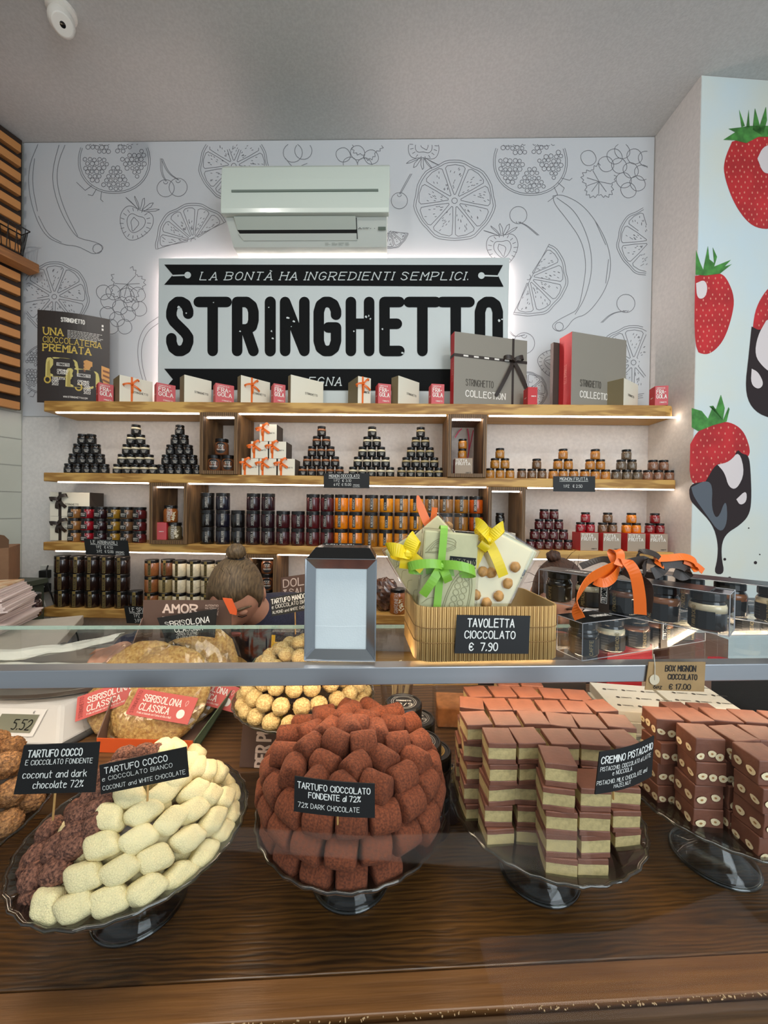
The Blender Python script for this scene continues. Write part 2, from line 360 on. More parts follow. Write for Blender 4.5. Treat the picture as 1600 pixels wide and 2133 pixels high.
# plank shelf on the slats with a wire basket
Pp = PY(82, 560, 2.07); sp = (V((Pp.x, Pp.y, 0))-LA); s0 = sp.dot(ldir); dep = sp.dot(lnor)
ps = thing('plank_shelf', 'short thick pine shelf plank fixed to the slat wall', 'shelf', (LA.x+ldir.x*s0, LA.y+ldir.y*s0, Pp.z), ang)
MB().box((0.5, side*((dep+.067)/2), 0), (1.0, dep-0.067, 0.045)).build('plank', M_slat, ps, bevel=.003)
M_blackm = mat('black_metal', (22, 20, 18), 0.45, metal=0.6)
for k in range(2): MB().box((0.25+0.5*k, side*0.075, -0.045), (0.02, 0.014, 0.05)).build('bracket', M_blackm, ps)
wb = MB(); bw, bd, bh = 0.36, 0.075, 0.14
cx0 = 0.02
def R3(x, y, z): return V((x, y, z))
for z, gx in ((0.004, 0.02), (bh, 0.0)):
    wb.tube([R3(cx0+gx, -bd/2+gx, z), R3(cx0+bw-gx, -bd/2+gx, z), R3(cx0+bw-gx, bd/2-gx, z), R3(cx0+gx, bd/2-gx, z)], 0.0035, 5, closed=True)
for k in range(10):
    x = cx0+0.02+(bw-0.04)*k/9
    wb.tube([R3(x, -bd/2, bh), R3(x, -bd/2+.02, .004), R3(x, bd/2-.02, .004), R3(x, bd/2, bh)], 0.002, 4)
for k in range(4):
    y = -bd/2+0.02+(bd-.04)*k/3
    wb.tube([R3(cx0, y, bh), R3(cx0+.02, y, .004), R3(cx0+bw-.02, y, .004), R3(cx0+bw, y, bh)], 0.002, 4)
wbo = wb.build('wire_basket', M_blackm, loc=(ps.location.x+ldir.x*0.03+lnor.x*.128, ps.location.y+ldir.y*0.03+lnor.y*.128, Pp.z+0.0235), rot=(0, 0, ang))
tag(wbo, 'black wire basket on the pine plank shelf of the slat wall', 'basket')
# ------------------------------------------------------------------ printed fruit panel on the back wall
PYs = WY-0.008
def pan(x, y): q = PY(x, y, PYs-0.0006); return q
mb = MB(); pz0 = PY(60, 867, PYs).z; px0, px1 = PY(49, 500, PYs).x, RX-0.004
mb.box(((px0+px1)/2, (PYs+WY)/2, (pz0+CEIL)/2-0.001), (px1-px0, WY-PYs-0.0005, CEIL-pz0-0.004), 0)
LINES = []
rr = random.Random(3)
def st(p): LINES.append(p)
def citrus(x, y, r, a0=0, a1=2*pi, n=8, off=0.2):
    full = a1-a0 > 6
    wob = lambda a: 1+0.02*sin(7*a)+0.01*sin(13*a)
    for k in (1.0, 0.945): st([(x+r*k*wob(a)*cos(a), y+r*k*wob(a)*sin(a)) for a in [a0+(a1-a0)*i/48 for i in range(49)]])
    if not full: st([(x+r*cos(a0), y+r*sin(a0)), (x+r*.08*cos((a0+a1)/2), y+r*.08*sin((a0+a1)/2)), (x+r*cos(a1), y+r*sin(a1))])
    st(circ(x, y, r*0.07, 10, a0, a1))
    for i in range(n):
        b0 = a0+off*full+(a1-a0)*i/n+0.05; b1 = a0+off*full+(a1-a0)*(i+1)/n-0.05; p = []
        for f, a in [(0.16, (b0+b1)/2-.1), (0.5, b0+.01), (0.84, b0), (0.885, b0+.07), (0.895, (b0+b1)/2), (0.885, b1-.07), (0.84, b1), (0.5, b1-.01), (0.16, (b0+b1)/2+.1), (0.16, (b0+b1)/2-.1)]: p.append((x+r*f*cos(a), y+r*f*sin(a)))
        st(p)
        for _ in range(11):
            f = rr.uniform(.28, .82); a = rr.uniform(b0+.08, b1-.08); l = r*.045
            st([(x+r*f*cos(a), y+r*f*sin(a)), (x+(r*f+l)*cos(a+.03), y+(r*f+l)*sin(a+.03))])
def pomegranate(x, y, r, crown=1.9):
    for k in (1.0, 0.95): st([(x+r*k*(1+.025*sin(3*a))*cos(a), y+r*k*(1+.025*sin(3*a))*sin(a)) for a in [2*pi*i/40 for i in range(41)]])
    q = r*0.062; j = 0
    yy = -r
    while yy < r:
        xx = -r+(j % 2)*q
        while xx < r:
            d = sqrt(xx*xx+yy*yy); a = math.atan2(yy, xx)
            if d < r*0.86 and d > r*.18 and abs(((a+0.4) % (2*pi/5))-pi/5) < pi/5-0.09*r/max(d, 1): st(circ(x+xx+rr.uniform(-1, 1), y+yy+rr.uniform(-1, 1), q*rr.uniform(.8, 1.05), 7))
            xx += q*2.1
        yy += q*1.85; j += 1
    for s in (-1, 0, 1):
        a = crown+s*.16; st([(x+r*.98*cos(a), y+r*.98*sin(a)), (x+r*1.2*cos(a+.05*s), y+r*1.2*sin(a+.05*s)), (x+r*1.24*cos(a+.22*s+.1), y+r*1.24*sin(a+.22*s+.1))])
def cherry(x, y, r, sx, sy):
    st(circ(x, y, r, 20)); st(chaikin([(x, y-r*.8 if sy < y else y+r*.8), ((x+sx)/2-r*.25, (y+sy)/2), (sx, sy)], 3)); st(chaikin([(x+2, y-r*.8 if sy < y else y+r*.8), ((x+sx)/2-r*.25+3, (y+sy)/2), (sx+3, sy)], 3)); st(circ(x, y+(-r*.75 if sy < y else r*.75), r*.25, 8, 0, pi))
def strawberry(x, y, r, rot=0.0):
    c, s = cos(rot), sin(rot)
    def T(p): return [(x+(a*c-b*s)*r, y+(a*s+b*c)*r) for a, b in p]
    o = chaikin([(0, -.8), (.8, -.9), (1.05, -.1), (.55, .75), (0, 1.1), (-.55, .75), (-1.05, -.1), (-.8, -.9), (0, -.8)], 3); st(T(o))
    st(T([(a*.55, b*.55) for a, b in o])); st(T(chaikin([(-.2, -.3), (.25, -.1), (.1, .3), (.0, .55), (-.15, .2), (-.3, 0), (-.2, -.3)], 2)))
    for i in range(18):
        a = 2*pi*i/18; st(T([(.68*cos(a), .72*sin(a)), (.9*cos(a), .9*sin(a))]))
    for i in range(5):
        a = -pi/2+(i-2)*.5; st(T([(.1*(i-2), -.85), (.12*(i-2)+.75*cos(a)-.08, -.85+.6*sin(a)), (.12*(i-2)+.95*cos(a), -.85+.7*sin(a)), (.12*(i-2)+.6*cos(a)+.12, -.85+.4*sin(a)), (.15*(i-2)+.1, -.85)]))
def leaf(x, y, r, a):
    p = []
    for i in range(41):
        t = -2.6+5.2*i/40; k = (0.72+0.28*abs(cos(2.4*t)))*(1+(.10 if i % 2 else -.06)); p.append((x+r*k*cos(a+t), y+r*k*sin(a+t)))
    st(p)
    for t in (-2, -1.25, -.6, 0, .6, 1.25, 2): st([(x, y), (x+r*.72*cos(a+t), y+r*.72*sin(a+t))])
def grapes(cx, cy, pts, r, lx, ly, lr, la):
    for (u, v) in pts: st([(cx+u*r+r*(1+.08*sin(2*a))*cos(a), cy+v*r+r*sin(a)) for a in [2*pi*i/18 for i in range(19)]])
    leaf(lx, ly, lr, la)
def smooth_line(p): st(chaikin(p, 3))
# the fruit, drawn where the photograph shows them
smooth_line([(80, 298), (58, 350), (62, 420), (90, 490), (130, 510), (160, 512), (180, 522), (195, 530), (210, 524), (217, 514), (200, 504), (170, 498), (155, 490), (125, 440), (108, 380), (112, 340), (124, 298)])
smooth_line([(137, 298), (120, 340), (118, 385), (135, 440), (162, 492)]); smooth_line([(72, 330), (66, 380), (78, 440)]); smooth_line([(80, 450), (100, 490), (128, 505)]); st(circ(203, 518, 10, 10)); 
pomegranate(238, 330, 75, 2.1)
cherry(345, 392, 18, 334, 330); cherry(371, 390, 19, 336, 331)
strawberry(282, 465, 36, 0.35); citrus(487, 345, 72, n=9); citrus(403, 502, 78, pi*0.93, 1.83*pi, 6)
citrus(113, 618, 72, n=9); pomegranate(95, 770, 52, 2.0)
grapes(250, 640, [(0, 0), (-1.6, -.8), (-1.7, .9), (-.4, 1.6), (1.1, .9), (1.5, -.5), (2.6, .2), (-.9, -2), (.6, 2.6), (2.4, -1.7), (-2.2, -2), (0.9, -1.6), (-1.2, 2.6)], 15.5, 265, 592, 36, 1.2)
smooth_line([(330, 660), (300, 680), (285, 720), (290, 770), (310, 830)]); smooth_line([(332, 672), (306, 690), (293, 725), (297, 770), (312, 815)])
st(circ(610, 318, 20, 18)); st(circ(632, 314, 18, 18)); smooth_line([(595, 330), (612, 352), (640, 340)])
grapes(745, 318, [(0, 0), (-2, .3), (1.9, .6), (-1, 1.6), (1, 1.7)], 15, 765, 300, 32, 1.4)
pomegranate(585, 505, 66, 2.0); citrus(812, 480, 38, 0.15, 2.4, 4); strawberry(883, 302, 33, 3.2); citrus(947, 418, 84, n=9); cherry(832, 418, 17, 855, 362)
pomegranate(1105, 332, 77, 0.7); cherry(1080, 448, 18, 1120, 490); strawberry(1047, 518, 34, -.1); citrus(1100, 577, 82, -1.0, 1.95, 5)
smooth_line([(1152, 408), (1175, 405), (1220, 430), (1260, 490), (1275, 545), (1265, 600), (1225, 655), (1195, 662), (1180, 685), (1162, 692), (1148, 680), (1160, 668), (1185, 655), (1205, 645), (1215, 600), (1222, 550), (1212, 500), (1180, 455), (1155, 425), (1152, 408)])
smooth_line([(1160, 412), (1200, 440), (1228, 500), (1235, 560), (1220, 620), (1198, 655)]); st(circ(1165, 680, 9, 9)); smooth_line([(1240, 460), (1262, 510)]); smooth_line([(1268, 540), (1262, 590)])
grapes(1290, 345, [(0, 0), (-1.7, -.2), (.4, -1.9), (2, -1.2), (3.5, -.9), (1.5, .6), (-4, -1), (3, .9), (.6, 1.9), (2.4, 2.3), (1.2, 3.2), (-.6, -1.2)], 16, 1248, 378, 36, 2.2)
citrus(1358, 503, 72, pi*.52, 1.42*pi, 4); cherry(1304, 632, 19, 1252, 672); citrus(1320, 755, 76, n=9); cherry(1092, 715, 22, 1060, 690); strawberry(1150, 755, 30, 1.8)
citrus(1100, 815, 40, n=7); 
lx1 = 1352
for p in LINES:
    q = [(x, y) for x, y in p]
    run = []
    for (x, y) in q:
        ok = 53 < x < lx1-(y-300)*0.012 and 300 < y < 862
        if ok: run.append((x, y))
        if (not ok or (x, y) == q[-1]) and len(run) > 1: mb.strokes([run], 1.15, pan, 1, False)
        if not ok: run = []
po = mb.build('printed_wall_panel', [M_panel, M_line]); tag(po, 'large white wall panel printed with grey line drawings of fruit', 'wall panel')
po['kind'] = 'structure'; po.name = 'wall_back_panel'
for k in ('label', 'category'): del po[k]
# ------------------------------------------------------------------ backlit sign
SY = 2.06
_lift = [0.0]
def sg(x, y): _lift[0] += 1e-6; return PY(x, y, SY-0.0008-_lift[0])  # strokes overlap, so each lies a hair above the last
M_signw = mat('sign_white_board', (196, 204, 203), 0.45); M_ink = mat('sign_black_letters', (13, 15, 16), 0.8, spec=.2)
M_halo = mat('sign_led_halo', (255, 230, 224), emit=65.0)
tl, tr = PY(330.5, 537, SY), PY(1061.5, 537, SY); sz1 = (tl.z+tr.z)/2; sz0 = PY(500, 846, SY).z-0.01; sz0 = max(sz0, 1.958)
s = thing('wall_sign', 'large white backlit sign with black STRINGHETTO lettering on the back wall', 'sign', ((tl.x+tr.x)/2, SY, sz0))
s['label'] = 'large backlit white board sign with bold black lettering above the top shelf'
def rel(o, fm): return lambda x, y: fm(x, y)-V(o.location)
sw = tr.x-tl.x
MB().box((0, 0.014, (sz1-sz0)/2), (sw, 0.028, sz1-sz0)).build('board', M_signw, s, bevel=.002)
h = MB(); iy = 0.0445
for (c, d) in (((0, iy, sz1-sz0-0.02), (sw-0.06, 0.008, 0.008)), ((-sw/2+.02, iy, (sz1-sz0)/2), (.008, .008, sz1-sz0-.06)), ((sw/2-.02, iy, (sz1-sz0)/2), (.008, .008, sz1-sz0-.06))): h.box(c, d)
h.build('led_strip', M_halo, s)
MB().box((0, 0.040, (sz1-sz0)/2), (sw-0.12, 0.022, sz1-sz0-0.12)).build('mounting_frame', M_dark, s)
fm = rel(s, sg); L = MB()
SIGN = {'S': (357, 392, 0), 'T1': (414, 472), 'R': (494, 528), 'I': (563, 563), 'N': (594, 634), 'G': (664, 700), 'H': (731, 769), 'E': (801, 832), 'T2': (852, 908), 'T3': (921, 978), 'O': (1000, 1037)}
for key, v in SIGN.items():
    ch = key[0]; x0, x1 = v[0], v[1]; ps, w = text(ch, 100.0, 1.0, 0); kx = (x1-x0)/w if w > 1e-6 else 1
    if ch == 'T': ps = [[(0, 100), (w, 100)], [(w/2, 100), (w/2, 0)]]
    if ch == 'O': ps = [chaikin([(0, 100), (0, 0)], 0)]; ps = [[(0, 80), (0, 20), (w*.12, 6), (w*.35, 0), (w*.65, 0), (w*.88, 6), (w, 20), (w, 80), (w*.88, 94), (w*.65, 100), (w*.35, 100), (w*.12, 94), (0, 80)]]
    if ch == 'G': ps = [[(w, 74), (w, 82), (w*.85, 95), (w*.6, 100), (w*.35, 100), (w*.12, 94), (0, 80), (0, 20), (w*.12, 6), (w*.35, 0), (w*.65, 0), (w*.88, 6), (w, 20), (w, 48), (w*.55, 48)]]
    if ch == 'S': ps = [[(w, 76), (w, 82), (w*.85, 95), (w*.6, 100), (w*.35, 100), (w*.1, 93), (0, 80), (0, 70), (w*.15, 60), (w*.8, 38), (w, 28), (w, 18), (w*.85, 5), (w*.6, 0), (w*.35, 0), (w*.12, 6), (0, 18), (0, 26)]]
    if ch == 'R': ps = [[(0, 0), (0, 100)], [(0, 100), (w*.6, 100), (w*.9, 92), (w, 80), (w, 62), (w*.9, 50), (w*.6, 44), (0, 44)], [(w*.55, 44), (w, 0)]]
    L.strokes([[(x0+px*kx, 731-py*1.02) for px, py in p] for p in ps], 22 if ch != 'I' else 23, fm, 0, True)
def banner(y0, y1):
    ym = (y0+y1)/2
    L.poly([(342, y0), (1048, y0+1), (1037, ym), (1049, y1+3), (342, y1-1), (360, ym)][::-1], fm, 0)
banner(551, 594); banner(768, 812)
L.build('black_lettering', M_ink, s)
Wt = MB(); fm2 = rel(s, lambda x, y: PY(x, y, SY-0.0042))
fmf = lambda u, v: fm2(u, -v)
write(Wt, 'LA BONTÀ HA INGREDIENTI SEMPLICI.', fmf, 695, -583, 16, 1.9, fit=558, slant=.25, serif=1.0, gap=3.2)
write(Wt, 'EGNA', fmf, 676, -803, 17, 2.0, fit=68, slant=.2, serif=1.0, gap=3.2)
Wt.poly(circ(391, 573, 7, 12)[:-1], fm2); Wt.strokes([[(360, 574), (388, 573)]], 3, fm2); Wt.poly(circ(1003, 574, 7, 12)[:-1], fm2); Wt.strokes([[(1005, 574), (1037, 575)]], 3, fm2)
rg = random.Random(5)
for (x, y) in [(568, 705), (566, 690), (600, 662), (607, 680), (612, 670), (768, 658), (772, 664), (763, 660), (388, 652), (372, 640), (1046, 665), (1040, 668), (737, 690), (797, 685), (445, 630), (560, 640), (838, 735), (500, 690)]:
    r0 = rg.uniform(1.2, 2.6); Wt.poly([(x+r0*rg.uniform(.5, 1.5)*cos(k*pi/3.5), y+r0*rg.uniform(.5, 1.5)*sin(k*pi/3.5)) for k in range(7)][::-1], fm2)
Wt.build('white_lettering', M_signw, s)
# ------------------------------------------------------------------ air conditioner
AYf = 1.885
tl, tr = PY(461, 337, AYf), PY(812, 337, AYf); aw = tr.x-tl.x; az = (tl.z+tr.z)/2
zl = PY(640, 443, AYf).z; zb = PY(640, 518, 2.02).z
M_acw = mat('ac_white_plastic', (206, 215, 204), 0.22, coat=0.4); M_acw2 = mat('ac_lower_plastic', (214, 220, 212), 0.35); M_acg = mat('ac_grey_strip', (112, 124, 114), 0.4); M_blk = mat('black_gap', (10, 10, 10), 0.7)
ac = thing('air_conditioner', 'white wall-mounted air conditioner unit above the sign', 'air conditioner', ((tl.x+tr.x)/2, PYs-0.002, zb))
H = az-zb; zl -= zb; D = PYs-0.002-AYf
MB().hexa([(-aw/2+.012, -0.10, 0), (aw/2-.012, -0.10, 0), (aw/2-.012, 0, 0), (-aw/2+.012, 0, 0), (-aw/2+.012, -D+.03, zl), (aw/2-.012, -D+.03, zl), (aw/2-.012, 0, H-.004), (-aw/2+.012, 0, H-.004)]).build('casing', M_acw2, ac)
fp = MB(); nn = 8; prof = [(-D, zl), (-D-.004, zl+.02), (-D, H*.75), (-D+.006, H-.02), (-D+.02, H)]
for x in (-aw/2, aw/2): pass
vs = [V((x, y, z)) for (y, z) in prof for x in (-aw/2, aw/2)]+[V((x, y+.03 if i < 4 else 0, z)) for i, (y, z) in enumerate(prof) for x in (-aw/2, aw/2)]
n = len(prof); fs = [(2*i, 2*i+1, 2*i+3, 2*i+2) for i in range(n-1)]+[(2*n+2*i+2, 2*n+2*i+3, 2*n+2*i+1, 2*n+2*i) for i in range(n-1)]+[(2*i+2, 2*n+2*i+2, 2*n+2*i, 2*i) for i in range(n-1)]+[(2*i+1, 2*n+2*i+1, 2*n+2*i+3, 2*i+3) for i in range(n-1)]+[(0, 2*n, 2*n+1, 1), (2*n-2, 2*n-1, 4*n-1, 4*n-2)]
fp.add(vs, fs); fixn(fp.build('front_panel', M_acw, ac, bevel=.004))
MB().box((0, -D-.0035, zl+(H-zl)*.42), (aw*.87, 0.005, .010)).build('trim_strip', M_acg, ac)
def low(x, t): return V((x, (-D+.03)*(1-t)+(-0.10)*t-.004, zl*(1-t)))
x0, x1 = -aw/2+.055, aw/2-.165
v = MB(); v.hexa([low(x0, .42), low(x1, .42), low(x1, .42)+V((0, .01, 0)), low(x0, .42)+V((0, .01, 0)), low(x0, .03)+V((0, -.012, 0)), low(x1, .03)+V((0, -.012, 0)), low(x1, .03), low(x0, .03)]); v.build('air_flap', M_acw, ac, bevel=.002)
v = MB(); v.hexa([low(x0+.01, .56), low(x1, .56), low(x1, .56)+V((0, .01, 0)), low(x0+.01, .56)+V((0, .01, 0)), low(x0, .41), low(x1, .41), low(x1, .41)+V((0, .012, 0)), low(x0, .41)+V((0, .012, 0))]); v.build('air_slot', M_blk, ac)
v = MB(); v.hexa([low(x0+.02, .78), low(x1, .78), low(x1, .78)+V((0, .01, 0)), low(x0+.02, .78)+V((0, .01, 0)), low(x0, .56)+V((0, -.004, 0)), low(x1, .56)+V((0, -.004, 0)), low(x1, .56)+V((0, .012, 0)), low(x0, .56)+V((0, .012, 0))]); v.build('air_flap', M_acw2, ac)
v = MB(); xm = x1+.008
v.strokes([[(0, 0), (0, 1)]], .004, lambda u, w: low(xm-.006+u, .05+.7*w)+V((0, -.003, 0)))
v.build('seam', M_blk, ac)
v = MB(); pm = lambda u, w: low(xm+u, .42-w*3.2)+V((0, -.0025, 0))
for (dx, dy) in ((.010, .013), (.005, .004), (.015, .004)): v.poly([(dx-.004, dy), (dx, dy-.005), (dx+.004, dy), (dx, dy+.005)], pm)
write(v, 'MITSUBISHI', pm, .024, .010, .006, .0009, al='l', fit=.032); write(v, 'ELECTRIC', pm, .024, .001, .006, .0009, al='l', fit=.028)
v.poly([(.062, .005), (.066, .005), (.066, .010), (.062, .010)], pm); v.poly([(.082, .005), (.086, .005), (.086, .010), (.082, .010)], pm)
v.build('maker_mark', M_ink, ac); MB().poly([(.102, -.012), (.140, -.012), (.140, .024), (.102, .024)], pm).build('receiver_window', M_acg, ac)
v = MB(); pm = lambda u, w: low(aw*.1+u, .95-w*3)+V((0, -.001, 0))
for j in range(4):
    for k in range(4): v.strokes([[(k*.035, j*.009), (k*.035+rg.uniform(.012, .03), j*.009)]], .0022, pm)
v.build('rating_print', M_acg, ac)
# ------------------------------------------------------------------ dome camera on the ceiling
M_camw = mat('camera_white', (222, 216, 206), 0.4); M_lens = mat('camera_lens', (14, 18, 20), 0.08, coat=1)
cp = PZ(128, 20, CEIL); dc = thing('security_camera', 'small white round security camera on the ceiling at upper left', 'camera', (cp.x, cp.y, CEIL))
MB().lathe([(0, 0), (.052, -.0), (.052, -.012), (.040, -.02), (.03, -.024), (0, -.024)], 24).build('mount', M_camw, dc, smooth=False)
aim = (CAM-V((cp.x-.12, cp.y-.3, CEIL+.3))).normalized(); Mq = aim.to_track_quat('Z', 'Y').to_matrix()
cc = V((0, 0, -.05))
MB().ball((0, 0, -.046), .046, 12).build('body', M_camw, dc, smooth=True)
MB().lathe([(0.038, .025), (.041, .034), (.036, .043), (.032, .045)], 24, M=Mq, c=cc).build('bezel', M_camw, dc)
MB().lathe([(.034, .036), (.034, .0415), (.02, .0445), (0, .0455)], 24, M=Mq, c=cc).build('lens', M_lens, dc, smooth=True)
# ------------------------------------------------------------------ strawberry print on the right wall
mo = V((Ca.x, Ca.y, 0))
def mur(k): return lambda x, y: PL(x, y, mo+mnor*k, mnor)
M_mbg = mat('mural_pale_print', (206, 224, 232), 0.4, noise=(1.3, 0.0), col2=(222, 222, 205)); M_sred = mat('mural_strawberry_red', (190, 38, 42), 0.45, noise=(9, .2)); M_sgrn = mat('mural_leaf_green', (70, 135, 58), 0.45, noise=(25, .35))
M_sseed = mat('mural_seed_pink', (226, 138, 118), 0.45); M_choc = mat('mural_dark_chocolate', (38, 20, 20), 0.4); M_chocw = mat('mural_gloss_white', (226, 214, 212), 0.4); M_chocg = mat('mural_gloss_grey', (92, 98, 106), 0.4)
mu = thing('strawberry_mural', 'printed mural of strawberries dipped in chocolate on the right wall', 'mural', (mo.x, mo.y, 0))
c4 = [mur(.001)(1463, 159), mur(.001)(2100, 60), mur(.001)(2100, 2000), mur(.001)(1437, 1500)]
z0, z1 = 0.6, CEIL-.002; pb = MB(); e0, e1 = mo+mnor*.001+mdir*.002, mo+mnor*.001+mdir*.98
pb.add([q-mo for q in (V((e0.x, e0.y, z0)), V((e1.x, e1.y, z0)), V((e1.x, e1.y, z1)), V((e0.x, e0.y, z1)))], [(0, 1, 2, 3)]).build('printed_ground', M_mbg, mu)
def mp(k): f = mur(k); return lambda x, y: f(x, y)-mo
def berry(name, out, leaves, chocs=(), seeds=None, glo=()):
    b = MB().poly(chaikin(out+[out[0]], 2)[:-1], mp(.0016)).build('strawberry', M_sred, mu)
    sd = MB(); xs = [p[0] for p in out]; ys = [p[1] for p in out]
    def inside(x, y):
        c = False; n = len(out)
        for i in range(n):
            (xa, ya), (xb, yb) = out[i], out[i-1]
            if (ya > y) != (yb > y) and x < (xb-xa)*(y-ya)/(yb-ya)+xa: c = not c
        return c
    st_ = seeds or 13; yy = min(ys); j = 0
    while yy < max(ys):
        xx = min(xs)+(j % 2)*st_*.5
        while xx < max(xs):
            px, py = xx+rg.uniform(-2, 2), yy+rg.uniform(-2, 2)
            if inside(px, py) and inside(px+4, py) and inside(px-4, py): sd.poly([(px+1.5*cos(a), py+2.6*sin(a)) for a in [k*pi/3 for k in range(6)]], mp(.0020))
            xx += st_
        yy += st_*.85; j += 1
    if sd.v: sd.build('seeds', M_sseed, b)
    lf = MB()
    for l in leaves: lf.poly(l, mp(.0024))
    lf.build('leaves', M_sgrn, b)
    if chocs:
        c = MB()
        for l in chocs: c.poly(chaikin(l+[l[0]], 2)[:-1], mp(.0022))
        c.build('chocolate_coat', M_choc, b)
    for col, l in glo: MB().poly(chaikin(l+[l[0]], 2)[:-1], mp(.0026)).build('gloss_print', col, b)
berry('a', [(1525, 295), (1510, 330), (1507, 360), (1525, 415), (1550, 455), (1575, 475), (1610, 478), (1660, 440), (1690, 360), (1680, 300), (1620, 280), (1560, 285)],
      [[(1507, 291), (1532, 275), (1518, 268), (1545, 265), (1560, 262), (1600, 262), (1610, 285), (1580, 285), (1555, 298), (1530, 292)], [(1540, 228), (1552, 262), (1545, 265)], [(1560, 228), (1562, 265), (1555, 265)], [(1573, 225), (1580, 250), (1588, 282), (1568, 270)], [(1596, 222), (1598, 250), (1590, 282), (1580, 270)], [(1615, 225), (1620, 280), (1598, 280)]], glo=[(M_chocw, [(1578, 330), (1590, 305), (1612, 300), (1612, 360), (1590, 362)])])
berry('b', [(1448, 575), (1475, 570), (1500, 568), (1515, 580), (1531, 620), (1525, 660), (1510, 705), (1490, 730), (1470, 740), (1446, 730)],
      [[(1450, 520), (1458, 545), (1465, 562), (1475, 512), (1478, 540), (1488, 548), (1485, 515), (1494, 535), (1488, 555), (1523, 541), (1510, 555), (1525, 550), (1500, 570), (1470, 574), (1449, 572)]], glo=[(M_chocw, [(1450, 590), (1468, 582), (1475, 600), (1468, 622), (1452, 622)])])
berry('c', [(1615, 590), (1595, 605), (1575, 640), (1568, 680), (1568, 720), (1620, 720)], [], [[(1566, 680), (1560, 740), (1552, 810), (1565, 850), (1600, 872), (1680, 880), (1680, 660), (1620, 655), (1600, 670), (1585, 690)]],
      glo=[(M_chocw, [(1596, 668), (1578, 700), (1572, 740), (1590, 765), (1612, 780), (1612, 660)]), (M_chocw, [(1566, 768), (1580, 775), (1592, 800), (1580, 812), (1564, 800)])])
berry('d', [(1438, 925), (1455, 895), (1490, 880), (1520, 878), (1548, 895), (1562, 930), (1562, 950), (1540, 965), (1500, 980), (1470, 1008), (1436, 1010)],
      [[(1441, 850), (1462, 856), (1475, 872), (1486, 845), (1478, 846), (1492, 852), (1502, 822), (1510, 850), (1506, 876), (1518, 848), (1520, 852), (1514, 878), (1485, 886), (1455, 898), (1441, 890)]],
      [[(1470, 1003), (1492, 965), (1510, 968), (1528, 955), (1537, 935), (1545, 945), (1560, 948), (1564, 980), (1566, 1045), (1560, 1075), (1540, 1095), (1515, 1110), (1504, 1130), (1503, 1160), (1510, 1196), (1487, 1196), (1495, 1165), (1496, 1130), (1485, 1092), (1450, 1055), (1436, 1040), (1436, 1008)]], seeds=15,
      glo=[(M_chocw, [(1495, 968), (1520, 962), (1540, 938), (1552, 985), (1535, 1020), (1518, 1015), (1510, 985)]), (M_chocw, [(1534, 1040), (1555, 1020), (1556, 1045), (1542, 1053)]), (M_chocg, [(1440, 1015), (1470, 1000), (1485, 1010), (1482, 1060), (1495, 1085), (1513, 1035), (1516, 1090), (1500, 1112), (1470, 1070), (1445, 1035)])])
dr = MB()
for (x, y, r) in ((1510, 1165, 3), (1574, 1172, 3.5), (1459, 1185, 3.5), (1520, 1205, 4), (1583, 1155, 1.5), (1560, 1100, 1.5)): dr.poly(circ(x, y, r, 9)[:-1], mp(.0018))
dr.build('chocolate_drops', M_choc, mu)
# ------------------------------------------------------------------ shelves
M_pine = wood('shelf_pine', (150, 104, 44), (206, 162, 88), 2.2, 'X', 0.5, bands=11, dist=9, pos=(0.25, 0.62))
M_niche = wood('niche_brown_wood', (58, 40, 24), (128, 96, 60), 3.2, 'Z', 0.6, bands=10, dist=6, pos=(0.2, 0.75))
M_led = mat('led_strip_light', (255, 238, 222), emit=14.0)
SYF, SYB = 1.90, WY-0.009
STOP = {1: 1.937, 2: 1.5755, 3: 1.2235, 4: 0.889}; STH = {1: 0.053, 2: 0.044, 3: 0.042, 4: 0.045}
SX0 = -1.775
def shelf(k, x1, leds, label, back=SYB, round_end=False):
    zt, t = STOP[k], STH[k]
    s = thing('wall_shelf', label, 'shelf', (0, SYF, zt-t))
    pts = [(SX0, back-SYF), (SX0, .006), (SX0+.006, 0)]
    if round_end: pts += [(x1-.06, 0), (x1-.03, .006), (x1-.01, .025), (x1, .06)]
    else: pts += [(x1-.006, 0), (x1, .006)]
    pts += [(x1, back-SYF)]
    MB().prism(pts, lambda x, y: V((x, y, 0)), lambda x, y: V((x, y, t))).build('board', M_pine, s, bevel=.003)
    for (a, b) in leds:
        MB().box(((a+b)/2, .012, -.003), (b-a, .010, .006)).build('led_strip', M_led, s)
    return s
def px(x, Y=1.912, y=1000): return PY(x, y, Y).x
NI = [(1, 2, 415, 494), (1, 2, 932, 1013), (2, 3, 311, 390), (2, 3, 1018, 1096), (3, 4, 513, 578)]
E1 = RX-.003
shelf(1, E1, [(px(118, y=858), px(413)), (px(497), px(927)), (px(1017), px(1408))], 'top pine wall shelf carrying the gift boxes under the sign', WY-.001-.009, True)
shelf(2, E1, [(px(122), px(309)), (px(393), px(1013)), (px(1100), px(1403))], 'second pine wall shelf from the top carrying the mignon jar pyramids')
shelf(3, E1, [(px(118), px(510)), (px(581), px(1400))], 'third pine wall shelf from the top carrying rows of jam jars')
shelf(4, px(1180), [], 'lowest pine wall shelf holding dark spread jars and the smallest price card')
TN = .018
